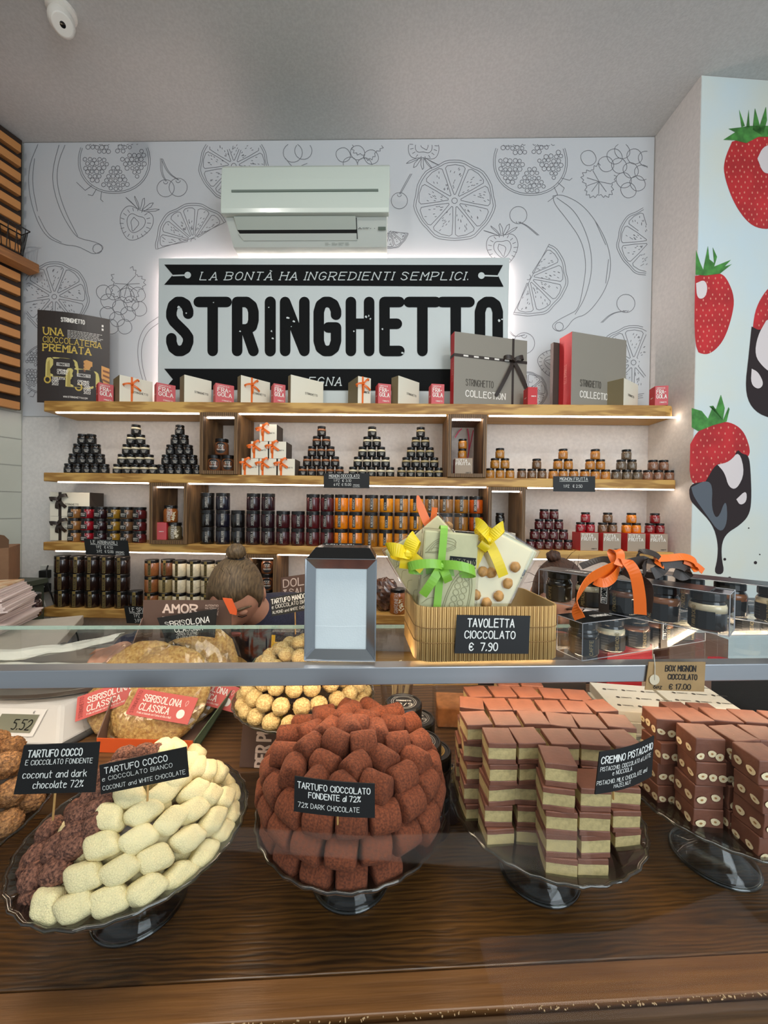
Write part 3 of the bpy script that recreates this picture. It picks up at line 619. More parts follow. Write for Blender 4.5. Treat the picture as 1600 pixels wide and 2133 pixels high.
def niche(up, lo, xa, xb, label):
    zt = STOP[up]-STH[up]-.001; zb = STOP[lo]+.001; x0, x1 = px(xa, SYF-.012), px(xb, SYF-.012); yf = SYF-.012; d = SYB-yf; w = x1-x0; hh = zt-zb
    n = thing('shelf_niche', label, 'shelf niche', ((x0+x1)/2, yf, zb))
    for sx in (-1, 1): MB().box((sx*(w/2-TN/2), d/2, hh/2), (TN, d, hh)).build('side_panel', M_niche, n, bevel=.002)
    MB().box((0, d/2, TN/2), (w-2*TN, d, TN)).build('bottom_panel', M_niche, n); MB().box((0, d/2, hh-TN/2), (w-2*TN, d, TN)).build('top_panel', M_niche, n)
    MB().box((0, .03, hh-TN-.003), (w-2*TN-.01, .010, .006)).build('led_strip', M_led, n)
    return n, (x0+x1)/2, zb+TN
NL = ['brown wooden niche box with three large label jars on the second shelf', 'brown wooden niche box holding the grey fruit box on the second shelf', 'brown wooden niche box holding pickle jars on the third shelf', 'brown wooden niche box with two black jars on the third shelf', 'brown wooden niche box beside the bent person on the lowest shelf']
NICHE = [niche(a, b, c, d, l) for (a, b, c, d), l in zip(NI, NL)]
# low cabinet along the back wall
M_cab = wood('back_cabinet_wood', (66, 42, 20), (112, 76, 40), 2.5, 'X', 0.55, bands=10, dist=9, kw=.35, kf=.7)
cb = thing('back_cabinet', 'brown wooden cabinet standing low against the back wall behind the counter', 'cabinet', (0, WY-.005, 0))
MB().box((-.2, -.19, .30), (3.1, .38, .60)).build('body', M_cab, cb); MB().box((-.2, -.20, .615), (3.14, .40, .03)).build('top', M_pine, cb, bevel=.003)
for k in range(5):
    d = MB(); d.box((-1.44+k*.62, -.39, .30), (.58, .018, .54)); d.box((-1.44+k*.62, -.402, .30), (.42, .010, .38)); o = d.build('door', M_cab, cb, bevel=.003)
    MB().ball((-1.2+k*.62, -.415, .42), .012, 6).build('knob', M_blackm, o)
# ================================================================== JARS
M_lid = mat('jar_lid_black', (20, 18, 17), 0.3, spec=0.5); M_lab = mat('jar_label_black', (14, 13, 13), 0.5); M_lt = mat('jar_label_text', (206, 200, 188), 0.6)
M_gold = mat('jar_label_gold', (128, 108, 56), 0.45); M_goldt = mat('jar_label_dark_text', (40, 30, 14), 0.6)
def content(name, rgb): return mat('jar_'+name, rgb, 0.22, coat=0.6, noise=(60, .12))
CT = {k: content(k, v) for k, v in dict(black=(20, 17, 16), cream=(220, 205, 170), amber=(190, 122, 44), ambergold=(176, 118, 40), brown=(112, 80, 52), greybrown=(104, 86, 66), pinkbrown=(140, 96, 72), red=(134, 28, 30), crimson=(150, 22, 34), darkred=(84, 26, 28), maroon=(66, 22, 26), plum=(42, 18, 24), darkblue=(26, 24, 36),
      orange=(226, 128, 18), yelloworange=(220, 140, 24), ochre=(150, 96, 24), mustard=(150, 112, 34), mid=(196, 126, 40), tan=(150, 104, 56), pumpkin=(176, 74, 14), hazel=(150, 92, 52), milk=(122, 74, 46), pist=(168, 148, 104), ivory=(232, 218, 186), ivory2=(206, 190, 156), dark=(36, 22, 18), olive=(110, 96, 66), pickle=(150, 84, 36)).items()}
def lab_patch(mb, r, u0, u1, v0, v1, mi=0, n=6):
    f = cyl_map(r); 
    for i in range(n):
        a, b = u0+(u1-u0)*i/n, u0+(u1-u0)*(i+1)/n
        mb.add([f(a, v0), f(b, v0), f(b, v1), f(a, v1)], [(0, 1, 2, 3)], mi)
def jar(name, r, h, body, lid_h, style, txt='', neck=True, inner=None):
    root = thing(name, '', '')
    b = MB(); hb = h-lid_h
    if neck: pr = [(r*.9, 0), (r, h*.05), (r, hb-h*.17), (r*.93, hb-h*.09), (r*.84, hb-h*.03), (r*.84, hb+.001)]
    else: pr = [(r*.92, 0), (r, h*.05), (r, hb-h*.05), (r*.95, hb-h*.01), (r*.93, hb+.001)]
    b.lathe(pr, 20).build('glass_body', CT[body], root, smooth=True)
    if inner:
        t = MB(); t.lathe([(r*1.004, hb-h*.30), (r*1.004, hb-h*.16), (r*.94, hb-h*.085)], 20); t.build('cream_band', CT[inner], root, smooth=True)
    rl = r*.93 if neck else r*.985
    MB().lathe([(rl*.97, hb), (rl, hb+.001), (rl, h-.003), (rl*.96, h-.0005), (rl*.8, h-.001), (0, h-.001)], 20).build('lid', M_lid, root)
    l = MB(); R = r+.0006; f2 = cyl_map(r+.0011)
    if style == 'mini':  # dark wrap label
        lab_patch(l, R, -r*1.25, r*1.25, h*.08, h*.50)
        for k in range(3): write(l, txt or 'MIGNON', f2, 0, h*(.36-.1*k), h*.055, .0006, mi=1, fit=r*(1.0-.25*k))
    elif style == 'clear':  # small pale script straight on the glass
        for k in range(3): write(l, ('frutta', 'mignon', 'extra')[k], f2, 0, h*(.42-.12*k), h*.07, .0007, mi=1, fit=r*(1.1-.2*k))
    elif style == 'vert':  # narrow band from lid down the front with upright lettering
        u0 = -r*.10; w = r*.46
        lab_patch(l, R, u0-w/2, u0+w/2, h*.10, h*.985, n=3)
        write(l, txt, lambda x, y: f2(u0+w*.28-y, x), h*.16, 0, w*.62, .0011, al='l', mi=1, fit=min(h*.62, .007*len(txt)))
        l.strokes([[(u0+w*.46, h*.12), (u0+w*.46, h*.8)]], .0006, f2, 1, False)
    elif style == 'gold':
        u0 = -r*.18; w = r*.42
        lab_patch(l, R, u0-w/2, u0+w/2, h*.06, h*.975, 0, n=3)
        lab_patch(l, R+.0003, u0-w*.36, u0+w*.36, h*.10, h*.80, 2, n=3)
        write(l, txt, lambda x, y: f2(u0+w*.22-y, x), h*.14, 0, w*.46, .0009, al='l', mi=1, fit=h*.6)
    elif style == 'die':  # die-cut black label on the left half
        lab_patch(l, R, -r*1.2, -r*.02, h*.10, h*.50, 0); lab_patch(l, R, -r*.95, -r*.35, h*.5, h*.78, 0, n=3)
        write(l, 'COMPOSTA', f2, -r*.6, h*.34, h*.10, .001, mi=1, fit=r*.85); write(l, txt, f2, -r*.6, h*.20, h*.10, .001, mi=1, fit=r*.7)
        l.strokes([[(-r*.01, h*.1), (-r*.01, h*.52), (-r*.3, h*.56), (-r*.3, h*.78)]], .0008, f2, 1, False)
    elif style == 'disc':
        c = [(r*.80*cos(a), h*.42+r*.80*sin(a)) for a in [k*2*pi/20 for k in range(20)]]
        f1 = cyl_map(R); l.add([f1(0, h*.42)]+[f1(*p) for p in c], [(0, 1+k, 1+(k+1) % 20) for k in range(20)], 0)
        write(l, '55%', f2, 0, h*.43, h*.17, .0018, mi=1, fit=r*.72, slant=.1); write(l, 'nocciola', f2, 0, h*.27, h*.10, .0014, mi=1, fit=r*1.05)
    elif style == 'pick':
        u0 = -r*.25; w = r*.6
        write(l, txt, lambda x, y: f2(u0+w*.4-y, x), h*.08, 0, w*.75, .0016, al='l', mi=1, fit=h*.8)
        for k in range(7): l.poly([(r*.2+rg.uniform(-.2, .5)*r+r*.2*cos(a), h*(.15+.07*k)+r*.16*sin(a)) for a in [q*pi/3 for q in range(6)]], cyl_map(R), 2)
    m3 = {'pick': CT['cream'], 'gold': M_lab}.get(style, M_gold)
    l.build('label', [M_gold if style == 'gold' else M_lab, M_goldt if style == 'goldx' else (M_gold if style == 'gold' else M_lt), m3], root)
    return root
MIN_R, MIN_H = .0222, .0505
KINDS = {
 'mblack': lambda: jar('mignon_jar', MIN_R, MIN_H, 'black', .011, 'mini'), 'mcream': lambda: jar('mignon_jar', MIN_R, MIN_H, 'black', .011, 'mini', inner='cream'),
 'mhazel': lambda: jar('mignon_jar', MIN_R, MIN_H, 'dark', .011, 'mini', inner='hazel'), 'mpale': lambda: jar('mignon_jar', MIN_R, MIN_H, 'black', .011, 'mini', inner='pist'), 'molive': lambda: jar('mignon_jar', MIN_R, MIN_H, 'black', .011, 'mini', inner='olive')}
for _k in ('amber', 'ambergold', 'brown', 'greybrown', 'pinkbrown', 'red', 'crimson', 'darkred', 'maroon', 'orange', 'ochre', 'plum'):
    KINDS['c_'+_k] = (lambda q: lambda: jar('mignon_jar', MIN_R, MIN_H, q, .010, 'clear'))(_k)
BIG_R, BIG_H = .0345, .0872
def put(kind, x, y, z, label, group=None, rz=None, cat='jar'):
    return place(kind, KINDS[kind], (x, y, z), (rg.uniform(-.25, .25) if rz is None else rz)-math.atan2(x, y)*.8, label, cat, group)
JY = 1.945
def pyramid(kind, cpx, rows, shelf_k, desc, where, pitch=.0468, py=985, Y=JY, kinds=None):
    z = STOP[shelf_k]; cx = PY(cpx, py, Y).x; nr = len(rows)
    for j, n in enumerate(rows):
        for i in range(n):
            kk = kind
            rowname = 'bottom row' if j == 0 else ('top row' if j == nr-1 else ORD[j+1]+' row up')
            if n == 1: lb = f'{desc} crowning {where}'
            else: lb = f'{desc} {ORD[i+1]} from left in {rowname} of {where}'
            put(kk, cx+(i-(n-1)/2)*pitch, Y+rg.uniform(-.001, .001), z+j*(MIN_H+.0002), lb, f'jars of {where}')
pyramid('mblack', 181, [5, 4, 3, 2], 2, 'black mignon jar', 'the leftmost flat-topped pyramid')
pyramid('mcream', 283, [5, 4, 3, 2, 1], 2, 'cream-banded mignon jar', 'the second pyramid from left')
pyramid('mblack', 374, [5, 4, 3, 2, 1], 2, 'black mignon jar', 'the third pyramid from left', pitch=.0462)
pyramid('mhazel', 669, [5, 4, 3, 2, 1], 2, 'hazel-banded mignon jar', 'the fourth pyramid from left')
pyramid('mcream', 774, [5, 4, 3, 2, 1], 2, 'cream-banded mignon jar', 'the fifth pyramid from left')
pyramid('mpale', 875, [5, 4, 3, 2, 1], 2, 'pale-banded mignon jar', 'the rightmost black pyramid')
# amber fruit jars at the right of the second shelf
A0 = [1020.8, 1041.5, 1062, 1086.6, 1107.6, 1128.5, 1152, 1172.5, 1194.6, 1218, 1239.5, 1261, 1283, 1305, 1327, 1349, 1371, 1393.5]
AK = ['ambergold']*3+['brown']*3+['amber']*3+['amber']*3+['greybrown']*3+['pinkbrown']*3
for i, x in enumerate(A0): put('c_'+AK[i], PY(x, 990, JY).x, JY, STOP[2], f'small {AK[i] if AK[i]!="ambergold" else "gold"} fruit jar, {ORD[i+1]} from left in the bottom row of fruit jars', 'small fruit jars on the second shelf')
for i, (x, k) in enumerate([(1031, 'ambergold'), (1052, 'ambergold'), (1118, 'brown'), (1162, 'amber'), (1183.5, 'amber'), (1229, 'amber'), (1250.5, 'amber'), (1294, 'greybrown'), (1316, 'greybrown'), (1360, 'pinkbrown'), (1382, 'pinkbrown')]):
    put('c_'+k, PY(x, 965, JY).x, JY, STOP[2]+MIN_H, f'small {k if k!="ambergold" else "gold"} fruit jar, {ORD[i+1]} from left in the middle row of fruit jars', 'small fruit jars on the second shelf')
for i, (x, k) in enumerate([(1041.5, 'ambergold'), (1173, 'amber'), (1240, 'amber'), (1305, 'greybrown')]):
    put('c_'+k, PY(x, 940, JY).x, JY, STOP[2]+2*MIN_H, f'small {k if k!="ambergold" else "gold"} fruit jar, {ORD[i+1]} from left of the four topping fruit jar stacks', 'small fruit jars on the second shelf')
# three 55% jars in the left niche
KINDS['disc'] = lambda: jar('spread_jar', .0345, .084, 'milk', .018, 'disc')
n, nx, nz = NICHE[0]; nY = SYF+.06
for i, (x, k, t) in enumerate([(447, 0, 'left one on the floor of the upper left niche'), (476.5, 0, 'right one on the floor of the upper left niche'), (462, 1, 'stacked on the other two in the upper left niche')]):
    put('disc', PY(x, 960, nY).x, nY, nz+k*.0842, 'round-labelled brown spread jar, '+t, 'round-labelled jars in the upper left niche', rz=-.1)
# ------------------------------------------------------------------ boxes
M_wbox = mat('gift_box_ivory', (232, 226, 206), 0.6); M_wbox_shade = mat('gift_box_shaded_side', (120, 108, 78), 0.6); M_orange = mat('orange_satin_ribbon', (232, 108, 24), 0.38); M_brownr = mat('dark_brown_ribbon', (46, 34, 26), 0.45)  # left side of the ivory boxes: its shade is put into the olive colour
M_redb = mat('red_box_card', (196, 44, 48), 0.55); M_pinkb = mat('pink_box_front', (204, 88, 92), 0.55); M_grey = mat('collection_box_grey', (140, 134, 122), 0.6); M_greyt = mat('box_dark_print', (74, 68, 58), 0.6); M_white = mat('white_print', (238, 232, 222), 0.6)
M_taupe = mat('taupe_box_front', (166, 148, 128), 0.6); M_darkbox = mat('dark_box_side', (62, 52, 44), 0.6)
def facebox(root, w, d, h, mats, name='carton'):  # front face at y=0, 6 faces: mats [front, left, rest]
    m = MB(); x = w/2
    m.add([(-x, 0, 0), (x, 0, 0), (x, d, 0), (-x, d, 0), (-x, 0, h), (x, 0, h), (x, d, h), (-x, d, h)], [(0, 1, 5, 4)], 0)
    m.add([(-x, 0, 0), (x, 0, 0), (x, d, 0), (-x, d, 0), (-x, 0, h), (x, 0, h), (x, d, h), (-x, d, h)], [(3, 0, 4, 7)], 1)
    m.add([(-x, 0, 0), (x, 0, 0), (x, d, 0), (-x, d, 0), (-x, 0, h), (x, 0, h), (x, d, h), (-x, d, h)], [(3, 2, 1, 0), (4, 5, 6, 7), (1, 2, 6, 5), (2, 3, 7, 6)], 2)
    o = m.build(name, mats, root)
    bm = bmesh.new(); bm.from_mesh(o.data); bmesh.ops.remove_doubles(bm, verts=bm.verts, dist=1e-6); bm.to_mesh(o.data); bm.free()
    md = o.modifiers.new('bevel', 'BEVEL'); md.width = .0012; md.segments = 2
    return o
FX, FZ = V((1, 0, 0)), V((0, 0, 1))
def ribbon_box(): 
    r = thing('gift_box', '', ''); s = .087
    facebox(r, s, .11, s*.99, [M_wbox, M_wbox, M_darkbox])
    rb = MB(); x0 = -s*.30
    rb.strip([(x0, .11, s*.995), (x0, -.0008, s*.995), (x0, -.0012, .001)], (1, 0, 0), .010, .0008)
    rb.build('ribbon_band', M_orange, r)
    bow(MB(), (x0, -.003, s*.74), V((.9, 0, .45)).normalized(), V((-.45, 0, .9)), V((0, -1, 0)), .036, .011).build('ribbon_bow', M_orange, r)
    t = MB(); write(t, 'STRINGHETTO', plane_map((0, -.0006, 0), FX, FZ), .012, s*.44, .006, .0009, al='c', fit=.040); t.build('printed_text', M_greyt, r)
    return r
BX = {0: [521, 558, 596.5], 1: [540, 578], 2: [558]}
for j, xs in BX.items():
    for i, x in enumerate(xs):
        place('rbox', ribbon_box, (PY(x, 970, 1.93).x, 1.93, STOP[2]+j*.0866), 0, f'ivory box with orange bow, {"topping" if j==2 else ORD[i+1]+" from left in "+("bottom row of" if j==0 else "middle row of")} the box pyramid', 'gift box', 'ivory boxes with orange bows stacked on the second shelf')
# grey fruit box with two jars in the right niche
def fruit_box(w, d, h):
    r = thing('fruit_box', '', ''); facebox(r, w, d, h, [M_taupe, M_redb, M_redb])
    t = MB(); f = plane_map((0, -.0006, 0), FX, FZ); write(t, 'TUTTA', f, -w*.44, h*.78, h*.15, .0026, al='l', fit=w*.62, serif=.9); write(t, 'FRUTTA', f, -w*.44, h*.58, h*.15, .0026, al='l', fit=w*.80, serif=.9); t.build('printed_text', M_white, r)
    t = MB(); write(t, 'STRINGHETTO', f, w*.26, h*.08, h*.06, .0008, fit=w*.3); t.build('small_print', M_greyt, r); return r
nY2 = SYF+.05; n, nx, nz = NICHE[1]
place('fbox', lambda: fruit_box(.088, .088, .083), (PY(966, 968, nY2).x, nY2, nz), -.06, 'taupe fruit gift box standing in the upper right niche', 'box')
xx = PY(963.5, 930, nY2+.03).x
put('c_ambergold', xx, nY2+.035, nz+.0832, 'small gold fruit jar standing directly on the taupe box in the upper right niche', 'jars on the niche box'); put('c_amber', xx+.001, nY2+.035, nz+.0832+MIN_H, 'small amber fruit jar, upper of two on the taupe niche box', 'jars on the niche box')
M_pinkr = mat('pink_ribbon', (206, 30, 84), 0.5)
pr = MB(); f = lambda x, y: PY(x, y, SYB-.02)
pr.strip([f(948, 912), f(955, 900), f(962, 893)], (1, 0, 0), .006, .001); pr.strip([f(974, 893), f(977, 915), f(976, 945), f(972, 962)], (1, 0, 0), .006, .001); pr.strip([f(986, 896), f(980, 925), f(975, 948)], (1, 0, 0), .005, .001)
tag(pr.build('pink_ribbon', M_pinkr), 'pink ribbon loop hanging at the back of the upper right niche', 'ribbon')
# ------------------------------------------------------------------ third shelf
def bow_box():
    r = thing('gift_box', '', ''); w, d, h = .215, .10, .128
    facebox(r, w, d, h, [M_wbox, M_wbox, M_darkbox])
    rb = MB(); x0 = -w*.24; rb.strip([(x0, d, h+.0006), (x0, -.001, h+.0006), (x0, -.0012, .001)], (1, 0, 0), .016, .0008); rb.build('ribbon_band', M_brownr, r)
    bow(MB(), (x0, -.003, h*.70), V((1, 0, .25)).normalized(), V((-.2, 0, 1)), V((0, -1, 0)), .048, .018).build('ribbon_bow', M_brownr, r)
    t = MB(); write(t, 'STRINGHETTO', plane_map((0, -.0006, 0), FX, FZ), .012, h*.46, .010, .0014, fit=.072); t.build('printed_text', M_greyt, r); return r
zz = STOP[3]; xb = PY(147, 1080, 2.0).x
place('bbox', bow_box, (xb, 1.995, zz), 0, 'lower ivory gift box with dark brown bow at left end of third shelf', 'gift box', 'ivory boxes with brown bows'); place('bbox', bow_box, (xb-.001, 1.995, zz+.1282), 0, 'upper ivory gift box with dark brown bow at left end of third shelf', 'gift box', 'ivory boxes with brown bows')
AB = [('tan', 'brown'), ('crimson', 'red'), ('plum', 'dark'), ('mustard', 'mustard yellow'), ('brown', 'light brown'), ('darkred', 'dark red')]
for i, (c, nm) in enumerate(AB):
    KINDS['ab_'+c] = (lambda q, t: lambda: jar('chutney_jar', .0315, .0612, q, .014, 'die', t))(c, ['FICHI', 'PEPERONI', 'CIPOLLE', 'SENAPE', 'MELE', 'MIRTILLI'][i])
    x = PY([156.5, 183.5, 210.5, 238, 265, 291.5][i], 1110, JY).x
    for j in range(3): put('ab_'+c, x, JY, zz+j*.0613, f'{nm} chutney jar, {ORD[i+1]} column from left, {["bottom", "middle", "top"][j]} layer on the left third shelf', 'chutney jars stacked on the third shelf', rz=-.05+rg.uniform(-.1, .1))
n, nx, nz = NICHE[2]
KINDS['pick'] = lambda: jar('pickle_jar', .034, .088, 'olive', .016, 'pick', 'GIARDINIERA'); KINDS['pick2'] = lambda: jar('pickle_jar', .034, .088, 'pickle', .016, 'pick', 'GIARDINIERA')
yy = SYF+.055
rbx = thing('red_box', 'small red cardboard box on the floor of the third-shelf left niche', 'box', (PY(343.5, 1100, yy).x, yy-.03, nz))
facebox(rbx, .052, .06, .088, [M_pinkb, M_redb, M_redb]); t = MB(); write(t, 'STRINGHETTO', plane_map((0, -.0006, 0), FX, FZ), .0, .04, .004, .0008, fit=.024); t.build('printed_text', M_white, rbx)
put('pick', PY(367.5, 1100, yy+.012).x, yy+.0, nz, 'pickle jar on the floor of the third-shelf left niche beside the red box', 'pickle jars', rz=.0); put('pick2', PY(356, 1050, yy).x, yy+.0, nz+.0882, 'pickle jar stacked on the red box in the third-shelf left niche', 'pickle jars', rz=.05)
JAM = [('SAMBUCO', 'black', 3), ('MIRTILLO NERO', 'darkblue', 3), ('MISTO BOSCO', 'black', 2), ('VISCIOLA', 'plum', 3), ('VISCIOLA', 'plum', 3), ('LAMPONE', 'maroon', 2), ('LAMPONE', 'maroon', 2), ('FRAGOLA', 'darkred', 3), ('FRAGOLA', 'darkred', 3), ('CLEMENTINA', 'orange', 3), ('ARANCIA', 'orange', 3), ('ALBICOCCA', 'ochre', 3), ('PESCA', 'yelloworange', 3), ('ANANAS E ZENZERO', 'mid', 3), ('MANGO', 'yelloworange', 3), ('MELA E LIMONE', 'tan', 3), ('MELA E CANNELLA', 'tan', 3), ('FICHI E ZENZERO', 'ochre', 3), ('ZUCCA E ZENZERO', 'pumpkin', 3)]
JX = [432, 464.5, 496, 527.5, 558.5, 590, 621, 652, 681.5, 711, 740.5, 773, 804, 835.5, 867, 898, 929, 960.5, 991]
CN = dict(black='blackish', darkblue='dark blue', plum='plum red', maroon='maroon', darkred='deep red', orange='bright orange', ochre='ochre', yelloworange='golden orange', mid='amber', tan='tan', pumpkin='pumpkin orange')
for i, (t, c, nst) in enumerate(JAM):
    key = 'jam_'+t
    if key not in KINDS: KINDS[key] = (lambda q, tt: lambda: jar('jam_jar', BIG_R, BIG_H, q, .018, 'vert', tt, neck=False))(c, t)
    x = PY(JX[i], 1100, JY+.005).x; rz = rg.uniform(-.25, .1)
    for j in range(nst):
        put(key, x+rg.uniform(-.001, .001), JY+.005, zz+j*(BIG_H+.0002), f'{CN[c]} jam jar in the {ORD[i+1]} column from left, {["bottom", "second", "top"][j]} layer of the jam row', 'jam jars on the third shelf', rz=rz+rg.uniform(-.15, .15))
n, nx, nz = NICHE[3]; yy = SYF+.05
wp = thing('white_box', 'small pale box under the black jars in the third-shelf right niche', 'box', (PY(1052, 1115, yy).x, yy-.01, nz)); facebox(wp, .10, .07, .06, [M_wbox, M_wbox, M_wbox])
for j in range(2): put('mblack', PY(1044, 1080, yy).x, yy+.022, nz+.0602+j*MIN_H, f'black mignon jar, {["lower", "upper"][j]} of two on the pale box in the third-shelf right niche', 'jars in the third-shelf right niche')
for j, xs in enumerate([[1103, 1121, 1140.5, 1160, 1180], [1111, 1130.5, 1150, 1170], [1120.5, 1140, 1160], [1130, 1150]]):
    for i, x in enumerate(xs): put('c_darkred', PY(1103+(x-1103)*1.02, 1130, JY).x+.004, JY, zz+j*(MIN_H+.0002), f'dark red mignon jar, {ORD[i+1]} from left in the {["bottom row", "second row up", "third row up", "top row"][j]} of the red pyramid', 'dark red jars piled on the third shelf')
for i, (x, c) in enumerate([(1222.5, 'crimson'), (1269.5, 'brown'), (1320, 'orange'), (1374, 'red')]):
    q = PY(x, 1125, 1.925); q.x = min(q.x, RX-.07); w = .088
    place('fbox2', lambda: fruit_box(.088, .088, .0885), (q.x+.008 if i < 3 else q.x, 1.915, zz), 0.02, f'taupe and red fruit gift box, {ORD[i+1]} from left of four on the third shelf', 'box', 'four fruit gift boxes on the third shelf')
    for k, (dx, dz) in enumerate(((-.026, 0), (.022, 0), (-.002, MIN_H))):
        put('c_'+c, q.x+dx+.01, 1.925+.035, zz+.0887+dz, f'{c} mignon jar, {["left", "right", "upper"][k]} of three on the {ORD[i+1]} fruit gift box', 'mignon jars on the fruit boxes')
# ------------------------------------------------------------------ lowest shelf
zz = STOP[4]
for i, x in enumerate([130, 162, 193, 224, 254.5]):
    KINDS['gold_black'] = lambda: jar('spread_jar', .0350, .0872, 'dark', .018, 'gold', 'CREMA SPALMABILE', neck=False)
    for j in range(3): put('gold_black', PY(x, 1240, JY).x, JY, zz+j*.0874, f'dark spread jar with gold strip, {ORD[i+1]} column from left, {["bottom", "middle", "top"][j]} layer, lowest shelf', 'dark spread jars on the lowest shelf', rz=-.05+rg.uniform(-.2, .1))
put('gold_black', PY(279, 1240, JY-.0).x+.008, JY, zz, 'single dark spread jar with gold strip right of the five dark columns', rz=.1)
SPX = [316, 345, 374, 403.5, 433, 462.5, 491]; SPK = ['hazel', 'pist', 'ivory', 'ivory', 'ivory2', 'ivory', 'ivory2']
for i, (x, k) in enumerate(zip(SPX, SPK)):
    for j in range(3):
        kk = k if not (i == 1 and j == 2) else 'milk'
        KINDS['gold_'+kk] = (lambda q: lambda: jar('spread_jar', .0335, .083, q, .016, 'gold', 'CREMA SPALMABILE', neck=False))(kk)
        put('gold_'+kk, PY(x, 1240, JY).x, JY+(.02 if kk == 'milk' else 0), zz+j*.0832, f'{dict(hazel="hazel brown", pist="pistachio beige", ivory="ivory", ivory2="pale beige", milk="milk brown")[kk]} spread jar, {ORD[i+1]} of seven pale columns, {["bottom", "middle", "top"][j]} layer on the lowest shelf', 'pale spread jars on the lowest shelf', rz=-.05+rg.uniform(-.2, .1))
n, nx, nz = NICHE[4]
for j in range(3): put('disc', nx+.012, SYF+.06, nz+j*.0842, f'round-labelled spread jar, {["bottom", "middle", "top"][j]} of the stack in the niche beside the person', 'round-labelled jars in the lowest niche', rz=-.1)
pj = PY(829, 1270, 1.93); KINDS['pick3'] = lambda: jar('pickle_jar', .042, .125, 'pickle', .016, 'pick', 'GIARDINIERA')
put('pick3', pj.x, 1.945, zz, 'tall pickle jar on the lowest shelf between napkin dispenser and basket', rz=0)
M_choc_bag = mat('brown_sweets_bag', (84, 58, 46), 0.25, noise=(40, .6), coat=.5)
bg = MB(); bg.ball((0, 0, .085), (.075, .05, .085), 14, fn=lambda d: 1+.16*noise.noise(d*3.2)+.10*noise.noise(d*8))
bo = bg.build('sweets_bag', M_choc_bag, loc=(PY(800, 1250, 1.97).x, 1.985, zz)); tag(bo, 'crinkled brown bag of chocolates beside the tall pickle jar', 'bag')
# ------------------------------------------------------------------ boxes on the top shelf
ZT = STOP[1]
def corner(xl, xn, xr, ytop, Yn, phi, mats, name, label, group=None, hfix=None, cat='gift box', dmax=.13):
    N = PY(xn, ytop, Yn); u = V((cos(phi), sin(phi), 0)); w_ = V((-sin(phi), cos(phi), 0))
    def solve(dirv, xp):  # N + t*dir projects to column xp (at near-corner height)
        d = ray(xp, ytop); a, b, c, e = d.x, -dirv.x, d.y, -dirv.y
        det = a*e-b*c; return (a*(N.y)-c*(N.x))/det
    w, dl = abs(solve(u, xr)), abs(solve(w_, xl)); h = hfix or (N.z-ZT); dl = min(dl, dmax)
    while N.y+w*abs(sin(phi))+dl*cos(phi) > (2.052 if -1.36 < N.x < .62 else 2.098):
        if dl > .035: dl -= .003
        else: w -= .004
    r = thing(name, label, cat, (N.x, N.y, ZT), phi, group)
    m = MB(); q = [(0, 0), (w, 0), (w, dl), (0, dl)]
    m.add([(x, y, z) for z in (0, h) for x, y in q], [(0, 1, 5, 4)], 0); o = len(m.v)-8
    m.f += [(3, 0, 4, 7), (3, 2, 1, 0), (4, 5, 6, 7), (1, 2, 6, 5), (2, 3, 7, 6)]; m.m += [1, 2, 2, 2, 2]
    m.build('carton', mats, r, bevel=.0012)
    return r, w, dl, h
def fr(r): return plane_map((0, -.0007, 0), FX, FZ)
def leftf(dl): return plane_map((-.0007, dl, 0), V((0, -1, 0)), FZ)
M_scarlet = M_redb
IV = [M_wbox, M_wbox_shade, M_wbox]
for i, (xl, xn, xr, yt, bowf) in enumerate([(236, 249, 318, 780, 1), (366, 384, 441, 780, 0), (488, 502, 563, 781, 1), (596, 606, 681, 780, 0), (718, 746, 773, 783, 1), (813, 830, 874, 782, 0), (1262, 1300, 1330, 787, 0)]):
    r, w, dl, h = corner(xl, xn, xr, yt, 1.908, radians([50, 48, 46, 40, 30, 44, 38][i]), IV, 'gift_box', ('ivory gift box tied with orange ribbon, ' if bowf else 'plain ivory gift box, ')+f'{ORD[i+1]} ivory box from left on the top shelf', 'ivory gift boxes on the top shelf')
    t = MB(); write(t, 'STRINGHETTO', fr(r), w*(.62 if i != 6 else .5), h*.42, .010, .0015, fit=min(.07, w*.5)); t.build('printed_text', M_greyt, r)
    if bowf:
        rb = MB(); x0 = w*.36; rb.strip([(x0, dl, h+.0007), (x0, -.001, h+.0007), (x0, -.0013, .001)], (1, 0, 0), .009, .0008); rb.build('ribbon_band', M_orange, r)
        bow(MB(), (x0, -.003, h*.72), V((.85, 0, .5)).normalized(), V((-.5, 0, .85)), V((0, -1, 0)), .042, .009).build('ribbon_bow', M_orange, r)
